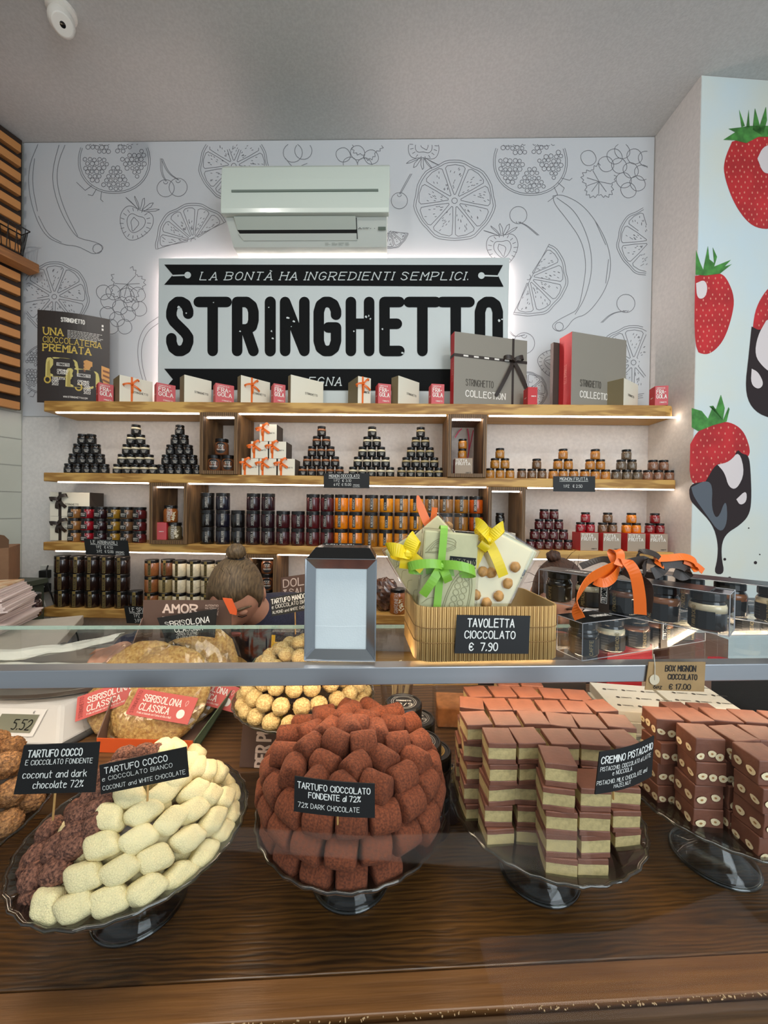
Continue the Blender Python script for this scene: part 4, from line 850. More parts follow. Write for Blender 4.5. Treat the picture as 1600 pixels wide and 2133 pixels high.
for i, (xl, xn, xr, yt) in enumerate([(192, 205, 237, 796), (313, 326, 366, 796), (434, 449, 488, 797), (556, 570, 595, 798), (765, 788, 815, 798), (873, 899, 926, 799), (1070, 1100, 1120, 806), (1330, 1365, 1393, 804)]):
    r, w, dl, h = corner(xl, xn, xr, yt, 1.906, radians([47, 41, 35, 29, 16, 8, 2, -10][i]), [M_pinkb if i != 6 else M_redb, M_redb, M_redb], 'strawberry_box', f'small {"pink and " if i != 6 else ""}red box, {ORD[i+1]} of eight red boxes from left on the top shelf', 'small red boxes on the top shelf', cat='box', dmax=.06)
    t = MB()
    if i != 6:
        write(t, 'COMPOSTA DI', fr(r), w*.12, h*.84, h*.07, .0008, al='l', fit=w*.6); write(t, 'FRA-', fr(r), w*.12, h*.60, h*.19, .0030, al='l', fit=w*.68, serif=.9); write(t, 'GOLA', fr(r), w*.12, h*.36, h*.19, .0030, al='l', fit=w*.74, serif=.9)
    write(t, 'STRINGHETTO', fr(r), w*.6, h*.12 if i != 6 else h*.45, h*.06, .0008, fit=w*.5); write(t, 'STRINGHETTO', leftf(dl), dl*.5, h*.42, h*.05, .0008, fit=dl*.4); t.build('printed_text', M_white, r)
for i, (xl, xn, xr, yt, bowf) in enumerate([(929, 947, 1099, 690, 1), (1166, 1192, 1306, 690, 0)]):
    r, w, dl, h = corner(xl, xn, xr, yt, 1.904, radians(15 if i == 0 else 17), [M_grey, M_redb, M_grey], 'collection_box', 'large grey gift box with dark ribbon and red side on the top shelf' if bowf else 'large grey gift box without ribbon and red side on the top shelf', 'large grey gift boxes on the top shelf')
    t = MB(); write(t, 'STRINGHETTO', fr(r), w*.16, h*.27, .032, .0038, al='l', fit=w*.37); t.build('dark_print', M_greyt, r)
    t = MB(); write(t, 'COLLECTION', fr(r), w*.16, h*.12, .030, .0042, al='l', fit=w*.54 if i == 0 else w*.56, serif=.8); t.build('white_print', M_white, r)
    t = MB(); lf = leftf(dl); write(t, 'STRINGHETTO', lambda u, v: lf(dl*.45+v, h*.58-u), 0, 0, .016, .0018, al='l', fit=h*.26); t.build('side_print', mat('side_print_rose', (224, 130, 120), .6), r)
    if bowf:
        rb = MB(); xv, zh = w*.80, h*.68
        rb.strip([(xv, -.0012, .001), (xv, -.0012, h+.001), (xv, dl, h+.001)], (1, 0, 0), .012, .0009); rb.strip([(-.0012, dl, zh), (-.0012, -.0012, zh), (w, -.0014, zh)], (0, 0, 1), .014, .0009); rb.build('ribbon_band', M_brownr, r)
        tx = MB(); f = plane_map((0, -.0022, 0), FX, FZ)
        for k in range(5): tx.poly([(w*(.12+.14*k), zh-.004), (w*(.12+.14*k)+.026, zh-.004), (w*(.12+.14*k)+.026, zh+.004), (w*(.12+.14*k), zh+.004)], f)
        tx.build('ribbon_print', M_white, r)
        bow(MB(), (xv, -.004, zh), V((1, 0, .1)).normalized(), V((0, 0, 1)), V((0, -1, 0)), .055, .020, tails=(3.2, 2.6)).build('ribbon_bow', M_brownr, r)
    else:
        m = MB(); m.box((-.004, dl+.012, h*.47), (.0+w*.9, .022, h*.94)); o = m.build('dark_back_tray', M_darkbox, r); o.location = (w*.45-.03, 0, 0)
# dark poster leaning at the left end
M_post = mat('poster_dark_brown', (50, 42, 38), 0.4); M_yel = mat('poster_yellow', (206, 176, 78), 0.5); M_choy = mat('poster_white_chocolate', (212, 196, 116), 0.5); M_choy2 = mat('poster_white_chocolate_edge', (180, 160, 84), 0.5); M_nut = mat('poster_nougat', (206, 150, 82), .5); M_nut2 = mat('poster_nougat_brown', (126, 78, 46), .5)
pA, pB = PY(78, 640, 1.93), PY(229, 660, 2.03); ph = PY(78, 645, 1.93).z-ZT
po = thing('chocolate_poster', 'curved dark brown poster with yellow slab lettering at left end of top shelf', 'poster', (pA.x, pA.y, ZT))
vec = pB-pA; vec.z = 0; plen = vec.length; pd = vec.normalized(); pn = V((pd.y, -pd.x, 0))
def pmap(k):
    return lambda x, y: (lambda u: pd*(plen*u)+pn*(0.018*sin(pi*u)+k)+V((0, 0, ph*(1-y))))(x)
m = MB(); f0, f1 = pmap(0), pmap(-.0015); K = 16
for i in range(K):
    a, b = i/K, (i+1)/K; m.hexa([f0(a, 1), f0(b, 1), f1(b, 1), f1(a, 1), f0(a, 0), f0(b, 0), f1(b, 0), f1(a, 0)])
m.build('sheet', M_post, po)
# poster print in its own 0..1000 x 0..1250 frame (from the photograph's close-up)
def pz(k): f = pmap(k); return lambda x, y: f((x-60)/930, (y-120+ (x-60)*0.0)/1170)
def shear(k): f = pmap(k); return lambda x, y: f(x/1000, -y/1250)
t = MB(); S = shear(.0008)
write(t, 'STRINGHETTO', S, 500, -135, 55, 12, fit=320); t.build('white_heading', M_white, po)
t = MB()
for k in range(6):
    xx = 430
    while xx < 900-(k % 3)*40:
        l = rg.uniform(15, 45); t.strokes([[(xx, -245-20*k), (xx+l, -245-20*k)]], 6, S); xx += l+12
for k in range(2): t.poly([(890, -130-k*50), (916, -130-k*50), (916, -100-k*50), (890, -100-k*50)], S)
write(t, 'WWW.STRINGHETTO.COM', S, 540, -1165, 22, 4, fit=330); write(t, 'TAVOLETTA', S, 215, -925, 30, 6, al='l', fit=180); write(t, "D'ORO", S, 215, -962, 30, 6, al='l', fit=90); write(t, '2022', S, 215, -1004, 32, 6, al='l', fit=90)
write(t, 'TAVOLETTA', S, 655, -1010, 30, 6, al='l', fit=180); write(t, "D'ORO", S, 655, -1047, 30, 6, al='l', fit=90); write(t, '2022', S, 655, -1090, 32, 6, al='l', fit=90); t.build('small_white_print', M_white, po)
t = MB(); write(t, 'UNA', S, 90, -325, 90, 17, al='l', fit=275, serif=1); write(t, 'CIOCCOLATERIA', S, 85, -430, 74, 10, al='l', fit=800, serif=.9); write(t, 'PREMIATA', S, 85, -545, 88, 17, al='l', fit=660, serif=1)
for (cx, cy) in ((150, -935), (585, -1010)):
    t.strokes([circ(cx, cy, 42, 18)], 20, S, 0, True); t.strokes([[(cx+42, cy), (cx+42, cy+75)]], 12, S)
t.build('yellow_lettering', M_yel, po)
t = MB(); t.poly([(650, -640), (690, -620), (1000, -700), (1000, -960), (650, -780)], S, 0)
for k in range(3): t.poly([(650, -665-45*k), (1000, -745-70*k), (1000, -775-70*k), (650, -690-45*k)], shear(.0010), 1)
t.poly([(860, -890), (1000, -960), (1000, -1040), (860, -1000)], S, 1); t.build('nougat_picture', [M_nut, M_nut2], po)
t = MB(); S1, S2, S3 = shear(.0012), shear(.0015), shear(.0018)
for (dx, dy) in ((0, 0), (285, -125)):
    t.poly(chaikin([(120+dx, -890+dy), (125+dx, -680+dy), (160+dx, -625+dy), (520+dx, -630+dy), (580+dx, -680+dy), (585+dx, -890+dy), (120+dx, -890+dy)], 1)[:-1], S1 if dx == 0 else S2, 0)
    t.poly([(140+dx, -885+dy), (150+dx, -700+dy), (180+dx, -665+dy), (195+dx, -885+dy)], S2 if dx == 0 else shear(.0019), 1)
    t.poly([(230+dx, -885+dy), (232+dx, -660+dy), (190+dx, -628+dy), (500+dx, -632+dy), (530+dx, -680+dy), (530+dx, -885+dy)], S2 if dx == 0 else shear(.0019), 2)
    z = .0018 if dx == 0 else .0022; q = shear(z)
    t.poly([(280+dx, -740+dy), (460+dx, -740+dy), (460+dx, -695+dy), (280+dx, -695+dy)], q, 3); write(t, 'STRINGHETTO', shear(z+.0003), 370+dx, -733+dy, 30, 6, fit=160, mi=2)
    write(t, 'CREMINO', q, 290+dx, -815+dy, 28, 6, al='l', fit=150, mi=3); write(t, 'CLASSICO', q, 290+dx, -850+dy, 28, 6, al='l', fit=150, mi=3)
t.build('bar_pictures', [M_choy, M_choy2, M_post, M_white], po)
# ------------------------------------------------------------------ price cards on the shelf fronts
M_slate = mat('chalk_card_black', (16, 17, 18), 0.55); M_chalk = mat('chalk_white', (236, 236, 230), 0.6)
def card4(name, corners, lines, label, stick=None, bend=0.0, cat='price card', group='black handwritten price cards', paper=None, ink=None, extra=None, thick=.0012, n=10):
    TL, TR, BR, BL = [V(c) for c in corners]; base = (BL+BR)/2; W = ((TR-TL).length+(BR-BL).length)/2; Hh = ((TL-BL).length+(TR-BR).length)/2
    nor = (TR-TL).cross(BL-TL); nor.normalize()
    if nor.dot(CAM-base) < 0: nor = -nor
    c = thing(name, label, cat, base, 0, group)
    def fm(k):
        def g(x, y):
            u, v = x/W, y/Hh; return TL.lerp(TR, u)*v+BL.lerp(BR, u)*(1-v)-base+nor*(k+bend*sin(pi*min(1, max(0, u))))
        return g
    m = MB(); a, b = fm(0), fm(-thick)
    for i in range(n):
        x0, x1 = W*i/n, W*(i+1)/n; m.hexa([a(x0, 0), a(x1, 0), b(x1, 0), b(x0, 0), a(x0, Hh), a(x1, Hh), b(x1, Hh), b(x0, Hh)])
    m.build('card', paper or M_slate, c)
    t = MB(); f = fm(.0005)
    for (s, u, v, h, wd) in lines: # text, left u, baseline v, height fraction, width fraction
        lead = s.startswith('_'); s = s.lstrip('_'); bold = s.startswith('*'); s = s.lstrip('*')
        write(t, s, f, u*W, v*Hh, h*Hh, h*Hh*(.15 if bold else .10), al='l', fit=wd*W, jit=.03, join=bold)
        if lead: t.strokes([[(u*W-.01*W, (v-.06)*Hh), ((u+wd+.01)*W, (v-.055)*Hh)]], .02*Hh, f)
    if extra: extra(t, f, W, Hh)
    t.build('handwriting', ink or M_chalk, c)
    if stick: 
        p0, p1 = V(stick[0]), V(stick[1])
        MB().tube([p0-base-nor*.0025, p1-base-nor*.0025], .0011, 6).build('wooden_pick', mat('pick_wood', (206, 160, 96), .6), c)
    return c
Yc = SYF-.003
def pc(l, Y=Yc, dz=None): return [PY(x, y, Y) for x, y in l]
card4('price_card', pc([(674.5, 986), (769.5, 986), (769.5, 1017), (674.5, 1016)]), [('_MIGNON CIOCCOLATO', .12, .72, .2, .66), ('1 PZ  € 3,10', .22, .42, .17, .38), ('6 PZ  € 15,00', .22, .15, .17, .38), ('_PROMO', .65, .14, .11, .13)], 'small black price card for dark mignon jars hung on the second shelf')
card4('price_card', pc([(1152.5, 992), (1240, 992), (1240, 1024.5), (1152.5, 1023.5)]), [('_MIGNON FRUTTA', .16, .72, .2, .66), ('1 PZ   € 2,50', .25, .26, .18, .44)], 'small black price card for fruit mignon jars hung at right on the second shelf')
card4('price_card', pc([(174.6, 1122), (266, 1126), (270, 1158), (179, 1155)]), [('_LE ABBINABILI', .15, .72, .2, .6), ('1 PZ   € 4,50', .26, .42, .17, .38), ('3 PZ   € 12,00', .26, .15, .17, .38), ('_PROMO', .70, .12, .15, .18)], 'small black price card below the chutney jars on the third shelf')
card4('price_card', pc([(672, 1131), (755.5, 1132), (756, 1166), (673, 1165)]), [('_TUTTA·FRUTTA', .08, .66, .27, .72), ('1 PZ  € 5,90', .2, .3, .2, .5)], 'small black price card below the jam jars behind the napkin dispenser')
card4('price_card', pc([(258, 1262), (340, 1264), (344, 1301), (264, 1298)], Yc), [('_LE SPALMABILI', .13, .66, .25, .78), ('1 PZ   € 6,50', .22, .36, .2, .5), ('3 PZ   € 18,00', .22, .06, .2, .55)], 'small black price card on the lowest shelf partly behind the brown display box')
M_brown = mat('brown_card', (112, 84, 70), 0.6); M_cream = mat('cream_print', (232, 206, 188), .6)
ds = card4('display_sign', [PY(x, y, 1.935) for x, y in [(585, 1203), (648, 1194), (650, 1260), (587, 1269)]], [('*DOLCI', .08, .68, .23, .98), ('*&SAL.', .08, .38, .21, .75)], 'brown card sign with cream slab lettering standing behind the napkin dispenser', cat='sign', group=None, paper=M_brown, ink=M_cream)
# ================================================================== THE COUNTER
KA = radians(4.57); KX = V((cos(KA), sin(KA), 0)); KV = V((-sin(KA), cos(KA), 0)); KO = V((0, .5165, 0)); ZW = .92; ZS = .98; ZG = 1.205
def K(u, v, z=0): return KO+KX*u+KV*v+V((0, 0, z))
KR = Matrix.Rotation(KA, 3, 'Z')
M_ctop = wood('counter_dark_stained_wood', (46, 27, 10), (122, 80, 34), 2.6, 'X', 0.34, bands=20, dist=18, pos=(0.33, 0.88), coat=.25, kw=.38, kn=.75, kf=.85)
M_clip = wood('counter_lip_wood', (84, 52, 24), (138, 92, 48), 2.0, 'X', 0.40, bands=12, dist=3, pos=(0.2, 0.85), coat=.2, kw=.2, kn=.6, kf=.8)
M_cfront = wood('counter_front_wood', (40, 28, 18), (92, 66, 40), 2.2, 'X', 0.5, bands=12, dist=5, pos=(.2, .8), kw=.4, kf=.7)
ct = thing('display_counter', 'long dark stained wooden counter carrying the glass cake stands', 'counter', KO, KA)
def kb(u0, u1, v0, v1, z0, z1, m, name, bev=.0015): return MB().box(((u0+u1)/2, (v0+v1)/2, (z0+z1)/2), (u1-u0, v1-v0, z1-z0)).build(name, m, ct, bevel=bev)
U0, U1 = -1.25, 1.25
kb(U0, U1, -.1065, .1262, .87, ZW, M_ctop, 'main_board'); kb(U0, U1, -.1415, -.1075, .87, ZW, M_clip, 'lip_board'); kb(U0, U1, -.30, -.1450, .87, ZW-.003, M_cfront, 'front_board')
kb(U0, U1, .1265, .43, .87, ZS, M_cab, 'raised_step'); kb(U0+.05, U1-.05, -.26, .40, .06, .87, M_cfront, 'cabinet_body'); kb(U0+.08, U1-.08, -.22, .36, .0, .06, M_blk, 'plinth')
db = MB(); rq = random.Random(9)
for k in range(260):
    u = rq.uniform(-.35, .75); s_ = rq.uniform(.0004, .0012); db.box((u, -.143+rq.uniform(-.0025, .002), ZW-.0015+s_*.4), (s_*rq.uniform(1, 3), s_, s_*.8), M=Matrix.Rotation(rq.uniform(0, 3), 3, 'Z'))
o = db.build('crumbs', mat('pale_crumbs', (190, 160, 120), .8), loc=(0, 0, 0)); o.location = KO; o.rotation_euler = (0, 0, KA); tag(o, 'pale crumbs caught in the groove along the counter front edge', 'crumbs', kind='stuff')
# glass case
M_steel = mat('brushed_steel_rail', (176, 178, 182), 0.32, metal=0.85, noise=(4, .06), stretch=(.2, 8, 8)); M_glass = glass('clear_glass', (.975, .99, .98), 1.45, .015, .5); M_glassedge = mat('glass_edge_green', (150, 176, 166), .15, spec=.6)
gc = thing('glass_display_case', 'curved glass display case with steel front rail standing on the counter', 'display case', KO, KA)
MB().box((0, .011, ZG-.012), (U1-U0, .022, .024)).build('steel_rail', M_steel, gc, bevel=.0012)
MB().box((0, .1, ZG+.0), (U1-U0, .155, .006)).build('top_glass', M_glass, gc); MB().box((0, .178, ZG), (U1-U0, .0015, .0062)).build('glass_edge', M_glassedge, gc)
m = MB(); pr = []
for i in range(15):
    t = i/14; pr.append((-.26+.26*t**4.5, ZW-.002+t*(ZG-.024-ZW+.002)))
for (a, b), (c, d) in zip(pr[:-1], pr[1:]): m.add([(U0, a, b), (U1, a, b), (U1, c, d), (U0, c, d)], [(0, 1, 2, 3)])
m.build('front_glass', glass('front_clear_glass', (.985, .99, .985), 1.45, .02, .14), gc, smooth=True)
M_caseled = mat('case_led_strip', (255, 226, 192), emit=32.0)
MB().box((0, .028, ZG-.020), (2.3, .008, .005)).build('led_strip', M_caseled, gc)
for u in (-1.1, 1.1): MB().box((u, .17, (ZS+ZG)/2-.002), (.02, .02, ZG-ZS-.012)).build('rear_post', M_steel, gc)
# ------------------------------------------------------------------ cake stands
M_sglass = glass('cake_stand_glass', (.955, .965, .96), 1.5, .03, .9)
M_rimg = glass('cake_stand_rim_glass', (.66, .68, .66), 1.5, .05, 2.2)
def stand():
    r = thing('cake_stand', '', ''); R = .124; hp = .098
    wv = lambda i, a: .012*sin(30*a) if i in (3, 4, 5, 6) else 0
    MB().lathe([(0, hp-.012), (.06, hp-.012), (.10, hp-.008), (R-.003, hp-.001), (R, hp+.002), (R, hp+.0045), (R-.004, hp+.004), (.10, hp-.0035), (.06, hp-.0075), (0, hp-.0075)], 90, wob=wv).build('plate', M_sglass, r, smooth=True)
    MB().lathe([(R-.0015, hp+.0008), (R+.0012, hp+.002), (R+.0014, hp+.0046), (R-.001, hp+.0052), (R-.0026, hp+.004), (R-.0015, hp+.0008)], 90, wob=lambda i, a: .010*sin(30*a)).build('rim', M_rimg, r, smooth=True)
    MB().tube([(.0505*cos(a), .0505*sin(a), .0028) for a in [i*2*pi/48 for i in range(48)]], .0026, 8, closed=True).build('foot_ring', M_rimg, r, smooth=True)
    MB().lathe([(.051, 0), (.0525, .003), (.050, .006), (.040, .014), (.024, .03), (.018, .05), (.022, .07), (.034, hp-.0135), (.031, hp-.0135), (.019, .07), (.015, .05), (.021, .03), (.037, .012), (.047, .004), (.046, 0)], 48).build('pedestal', M_sglass, r, smooth=True)
    return r
ST = {'A': (-.3096, .4704, ZW, 'leftmost front glass cake stand holding coconut truffles'), 'B': (-.0507, .515, ZW, 'middle glass cake stand holding dark cocoa truffles'), 'C': (.208, .532, ZW, 'glass cake stand holding pistachio and milk chocolate blocks'), 'D': (.470, .563, ZW, 'rightmost glass cake stand holding hazelnut chocolate blocks'), 'E': (-.155, .690, ZS, 'rear glass cake stand on the step holding almond truffles'), 'F': (-.575, .455, ZW, 'glass cake stand cut off at left edge holding crunchy truffles')}
for k, (x, y, z, lb) in ST.items(): place('stand', stand, (x, y, z), rg.uniform(0, 1), lb, 'cake stand', 'glass cake stands')
PZP = ZW+.098  # plate rim level
def ptop(k): return ST[k][2]+.098-.0075
# ------------------------------------------------------------------ sweets: shapes
def nfn(sd, amp, fr, amp2=0, fr2=30):
    off = V((sd*3.1, sd*1.7, sd*.9))
    return lambda d: 1+amp*noise.noise(d*fr+off)+amp2*noise.noise(d*fr2+off)
M_coco = mat('coconut_white_coating', (232, 218, 168), .85, noise=(900, .10), bump=(700, .9, .0015), sss=.08, rand=.05)
M_dcoco = mat('dark_coconut_coating', (150, 100, 78), .8, noise=(420, .5), col2=(66, 36, 26), bump=(600, 1.0, .002), rand=.08)
M_cocoa = mat('cocoa_dusting', (112, 56, 30), .9, noise=(420, .4), bump=(500, .7, .0012), rand=.10)
M_alm = mat('almond_crust', (224, 202, 142), .8, noise=(380, .35), col2=(186, 150, 92), bump=(420, 1.0, .002), rand=.05)
M_crun = mat('caramel_crust', (172, 124, 74), .6, noise=(300, .6), col2=(96, 62, 32), bump=(350, 1.0, .003), rand=.1)
M_milk = mat('milk_chocolate_layer', (122, 76, 58), .5, noise=(70, .10), bump=(300, .25, .001), rand=.05); M_pista = mat('pistachio_cream_layer', (188, 168, 116), .6, noise=(220, .12), bump=(500, .35, .0008), rand=.05)
M_hz = mat('hazelnut_slice', (244, 226, 184), .5, noise=(150, .08)); M_hz2 = mat('hazelnut_core', (176, 128, 78), .5)
def mk(name, fn):
    def g():
        r = fn(); return r
    return g
def single(name, mb, m, smooth=True): return lambda: tag(mb.build(name, m, smooth=smooth), '', '')
def sup(d, p):  # rounded-box radius factor
    return (abs(d.x)**p+abs(d.y)**p+abs(d.z)**p)**(-1/p)
def cocofn(sd):
    f = nfn(sd, .10, 1.6, .035, 9)
    def g(d):
        sk = V((d.x+.34*d.y, d.y, d.z)); return sup(sk, 3.4)*f(d)*.95
    return g
SW = {}
for i in range(3):
    SW[f'coco{i}'] = single('coconut_truffle', MB().ball((0, 0, 0), (.0168, .0130, .0120), 20, fn=cocofn(i)), M_coco)
    SW[f'dcoco{i}'] = single('dark_coconut_truffle', MB().ball((0, 0, 0), (.0160+.004*(i == 1), .0140, .0134), 18, fn=nfn(i+5, .12, 1.7, .06, 11)), M_dcoco)
    SW[f'alm{i}'] = single('almond_truffle', MB().ball((0, 0, 0), (.0140, .0136, .0130), 26, fn=nfn(i+9, .06, 2, .12, 11)), M_alm)
    SW[f'crun{i}'] = single('crunchy_truffle', MB().ball((0, 0, 0), (.0185, .0165, .0155), 18, fn=nfn(i+13, .10, 2, .16, 8)), M_crun)
    def cyl(sd):
        m = MB(); r, l = .0155, .0170; f = nfn(sd+20, .05, 1.5, .03, 8)
        pr = [(0, -l), (r*.55, -l*1.0), (r*.86, -l*.97), (r*.98, -l*.86), (r, -l*.5), (r*1.01, 0), (r, l*.5), (r*.98, l*.86), (r*.86, l*.97), (r*.55, l), (0, l)]
        M = Matrix.Rotation(pi/2, 3, 'Y'); m.lathe(pr, 22, M=M); m.v = [tuple(V(v)*f(V(v)/r*.7)) for v in m.v]; return m
    SW[f'cyl{i}'] = single('cocoa_truffle', cyl(i), M_cocoa)
def sweet(kind, loc, label, cat, group, ex=None, nz=None, rot=None):
    if rot is None:
        nz = (nz or V((0, 0, 1))).normalized(); ex = ex-nz*ex.dot(nz); ex.normalize(); ey = nz.cross(ex); rot = Matrix((ex, ey, nz)).transposed()
    return place(kind, SW[kind], loc, 0, label, cat, group, rot=rot)
# dome over a plate: height as a function of radius
def dome(k, R, h, p):
    x, y = ST[k][0], ST[k][1]; z0 = ptop(k)
    def zf(q): r = sqrt((q.x-x)**2+(q.y-y)**2); return z0+h*max(0, 1-(r/R)**p) if r < R else z0
    def hit(px_, py_):
        d = ray(px_, py_); t = .25
        while t < 1.2:
            q = CAM+d*t
            if q.z <= zf(q): break
            t += .0015
        r = V((q.x-x, q.y-y, 0)); e = .004
        if r.length > R*.90: r = r.normalized()*R*.88; q = V((x+r.x, y+r.y, z0+.010))
        g = V(((zf(q+V((e, 0, 0)))-zf(q-V((e, 0, 0))))/(2*e), (zf(q+V((0, e, 0)))-zf(q-V((0, e, 0))))/(2*e), 0))
        n = V((-g.x, -g.y, 1)).normalized(); return q, n, r
    return hit
def zm(l, s, ox, oy): return [(ox+a*s, oy+b*s) for a, b in l]
# plate A: white coconut truffles at right, dark ones at left
hA = dome('A', .122, .098, 2.0)
zA = lambda l: zm(l, .33125, 0, 1500)
ROWS = [('rim row', [(290, 1160), (470, 1170), (690, 1135), (920, 1065), (1135, 945), (1305, 820), (1432, 690), (1490, 570), (1508, 450)]),
        ('second row up', [(520, 985), (755, 940), (980, 870), (1190, 740), (1345, 625), (1415, 490), (1470, 370)]),
        ('third row up', [(640, 785), (875, 745), (1085, 625), (1230, 440), (1325, 470), (1385, 310), (1430, 275)]),
        ('fourth row up', [(680, 608), (910, 572), (1215, 560), (1310, 310), (1240, 290), (1345, 205)]),
        ('crest row', [(815, 475), (1030, 450), (1110, 370), (1180, 260), (1240, 200), (1110, 165), (1030, 170)])]
for rn, l in ROWS:
    for i, (x, y) in enumerate(zA(l)):
        q, n, r = hA(x, y); tg_ = V((-r.y, r.x, 0)).normalized()
        sweet(f'coco{rq.randrange(3)}', q-n*.004, f'white coconut truffle, {ORD[i+1]} from left in the {rn} of the leftmost stand', 'truffle', 'white coconut truffles', tg_*cos(rq.uniform(-.3, .3))+n.cross(tg_)*sin(rq.uniform(-.1, .45)), n+V((rq.uniform(-.12, .12), rq.uniform(-.12, .12), 0)))
cnt = 0
for ring, (rr_, z_, n_) in enumerate([(.082, .012, 13), (.070, .036, 11), (.050, .058, 8), (.022, .074, 4)]):
    for k in range(n_):
        a = 2*pi*k/n_+ring*.4
        if ring < 3 and cos(a-2.6) > .45: continue
        cnt += 1
        sweet(f'coco{k%3}', V((ST['A'][0]+rr_*cos(a), ST['A'][1]+rr_*sin(a), ptop('A')+z_)), 'white coconut truffle half hidden in the gaps inside the heap on the leftmost stand', 'truffle', 'inner coconut truffles', V((-sin(a), cos(a), 0)))
DK = [('front', [(150, 1095), (320, 950), (185, 985), (85, 985), (430, 790), (215, 845), (120, 900)]), ('middle', [(290, 690), (130, 760), (480, 570), (450, 700), (330, 800), (590, 650)]), ('upper', [(600, 545), (280, 545), (640, 440), (420, 480), (560, 470), (690, 400)]), ('crest', [(680, 222), (780, 205), (900, 190), (990, 185), (620, 255), (720, 300), (840, 290), (640, 340), (950, 280)])]
for rn, l in DK:
    for i, (x, y) in enumerate(zA(l)):
        q, n, r = hA(x, y); tg_ = V((-r.y, r.x, 0)).normalized()
        sweet(f'dcoco{rq.randrange(3)}', q-n*.006, f'dark coconut truffle, {ORD[i+1]} in the {rn} part of the dark heap on the leftmost stand', 'truffle', 'dark coconut truffles', tg_*cos(a := rq.uniform(-1, 1))+n.cross(tg_)*sin(a), n)
# plate F: crunchy truffles, cut by the left edge
hF = dome('F', .122, .105, 2.0); kF = 0
for j, (rr_, z_, n_) in enumerate([(.104, .014, 17), (.095, .040, 15), (.078, .066, 12), (.052, .088, 8), (.018, .104, 3)]):
    for k in range(n_):
        a = 2*pi*k/n_+j*.21
        if cos(a) < -.35 and j < 4: continue
        kF += 1; sweet(f'crun{rq.randrange(3)}', V((ST['F'][0]+rr_*cos(a), ST['F'][1]+rr_*sin(a), ptop('F')+z_)), f'caramel crunchy truffle, number {kF} counted upward round the far left heap' if 0 else f'caramel crunchy truffle in the {ORD[j+1]} ring up, {ORD[(k % 20)+1]} along, far left heap', 'truffle', 'crunchy truffles', V((rq.uniform(-1, 1), rq.uniform(-1, 1), rq.uniform(-.4, .4))))
# plate B: cocoa truffles in lying courses, jumbled at the top
def side_word(k):
    return 'at front centre' if k == 0 else f'{ORD[abs(k)]} {"right" if k > 0 else "left"} of front centre'
BR = [(.1040, .0150, 18, 0.5), (.1085, .0415, 19, 0.0), (.1030, .0675, 18, .5)]
bx, by = ST['B'][0], ST['B'][1]
for j, (rr_, z_, n_, of) in enumerate(BR):
    for k in range(-(n_//2), (n_+1)//2):
        a = -pi/2+2*pi*(k+of*.6)/n_+rq.uniform(-.012, .012)
        if j == 0 and k == 2: continue
        r2 = rr_+rq.uniform(-.0015, .0015)
        p_ = V((bx+r2*cos(a), by+r2*sin(a), ptop('B')+z_+.0008)); tgv = V((-sin(a), cos(a), 0)); t2 = tgv+V((cos(a), sin(a), 0))*rq.uniform(-.08, .08)
        sweet(f'cyl{rq.randrange(3)}', p_, f'cocoa truffle of the {ORD[j+1]} course up on the middle stand, {side_word(k)}', 'truffle', 'dark cocoa truffles', t2, V((rq.uniform(-.1, .1), rq.uniform(-.1, .1), 1)))
tops = [('outer ring', .088, .089, 15), ('middle ring', .060, .098, 10), ('inner ring', .033, .105, 6), ('peak', .006, .112, 2)]
for j, (nm, rr_, z_, n_) in enumerate(tops):
    for k in range(n_):
        a = -pi/2+2*pi*(k+.25*j)/n_; ay = rq.uniform(-pi, pi)
        sweet(f'cyl{rq.randrange(3)}', V((bx+rr_*cos(a), by+rr_*sin(a), ptop('B')+z_+rq.uniform(-.003, .003))), f'tumbled cocoa truffle in the top {nm}, middle stand, {ORD[k+1]} counterclockwise from front', 'truffle', 'tumbled cocoa truffles', V((cos(ay), sin(ay), rq.uniform(-.45, .45))), V((0, 0, 1)))
for k in range(12):
    a = 2*pi*k/12; 
    for z_, r_ in ((.015, .070), (.042, .074), (.068, .064)): sweet(f'cyl{k%3}', V((bx+r_*cos(a), by+r_*sin(a), ptop('B')+z_)), 'cocoa truffle half hidden behind the outer courses of the middle stand', 'truffle', 'inner cocoa truffles', V((-sin(a), cos(a), 0)))
# plate E: almond truffles
ex_, ey_ = ST['E'][0], ST['E'][1]
for j, (rr_, z_, n_) in enumerate([(.106, .0135, 23), (.099, .0365, 21), (.085, .0585, 18), (.065, .0775, 14), (.041, .0925, 9), (.013, .103, 3)]):
    for k in range(-(n_//2), (n_+1)//2):
        a = -pi/2+2*pi*(k+.5*(j % 2))/n_+rq.uniform(-.03, .03)
        sweet(f'alm{rq.randrange(3)}', V((ex_+rr_*cos(a), ey_+rr_*sin(a), ptop('E')+z_+.001)), f'almond truffle in the {ORD[j+1]} ring up on the rear stand, {side_word(k)}', 'truffle', 'almond truffles', V((rq.uniform(-1, 1), rq.uniform(-1, 1), rq.uniform(-.5, .5))))
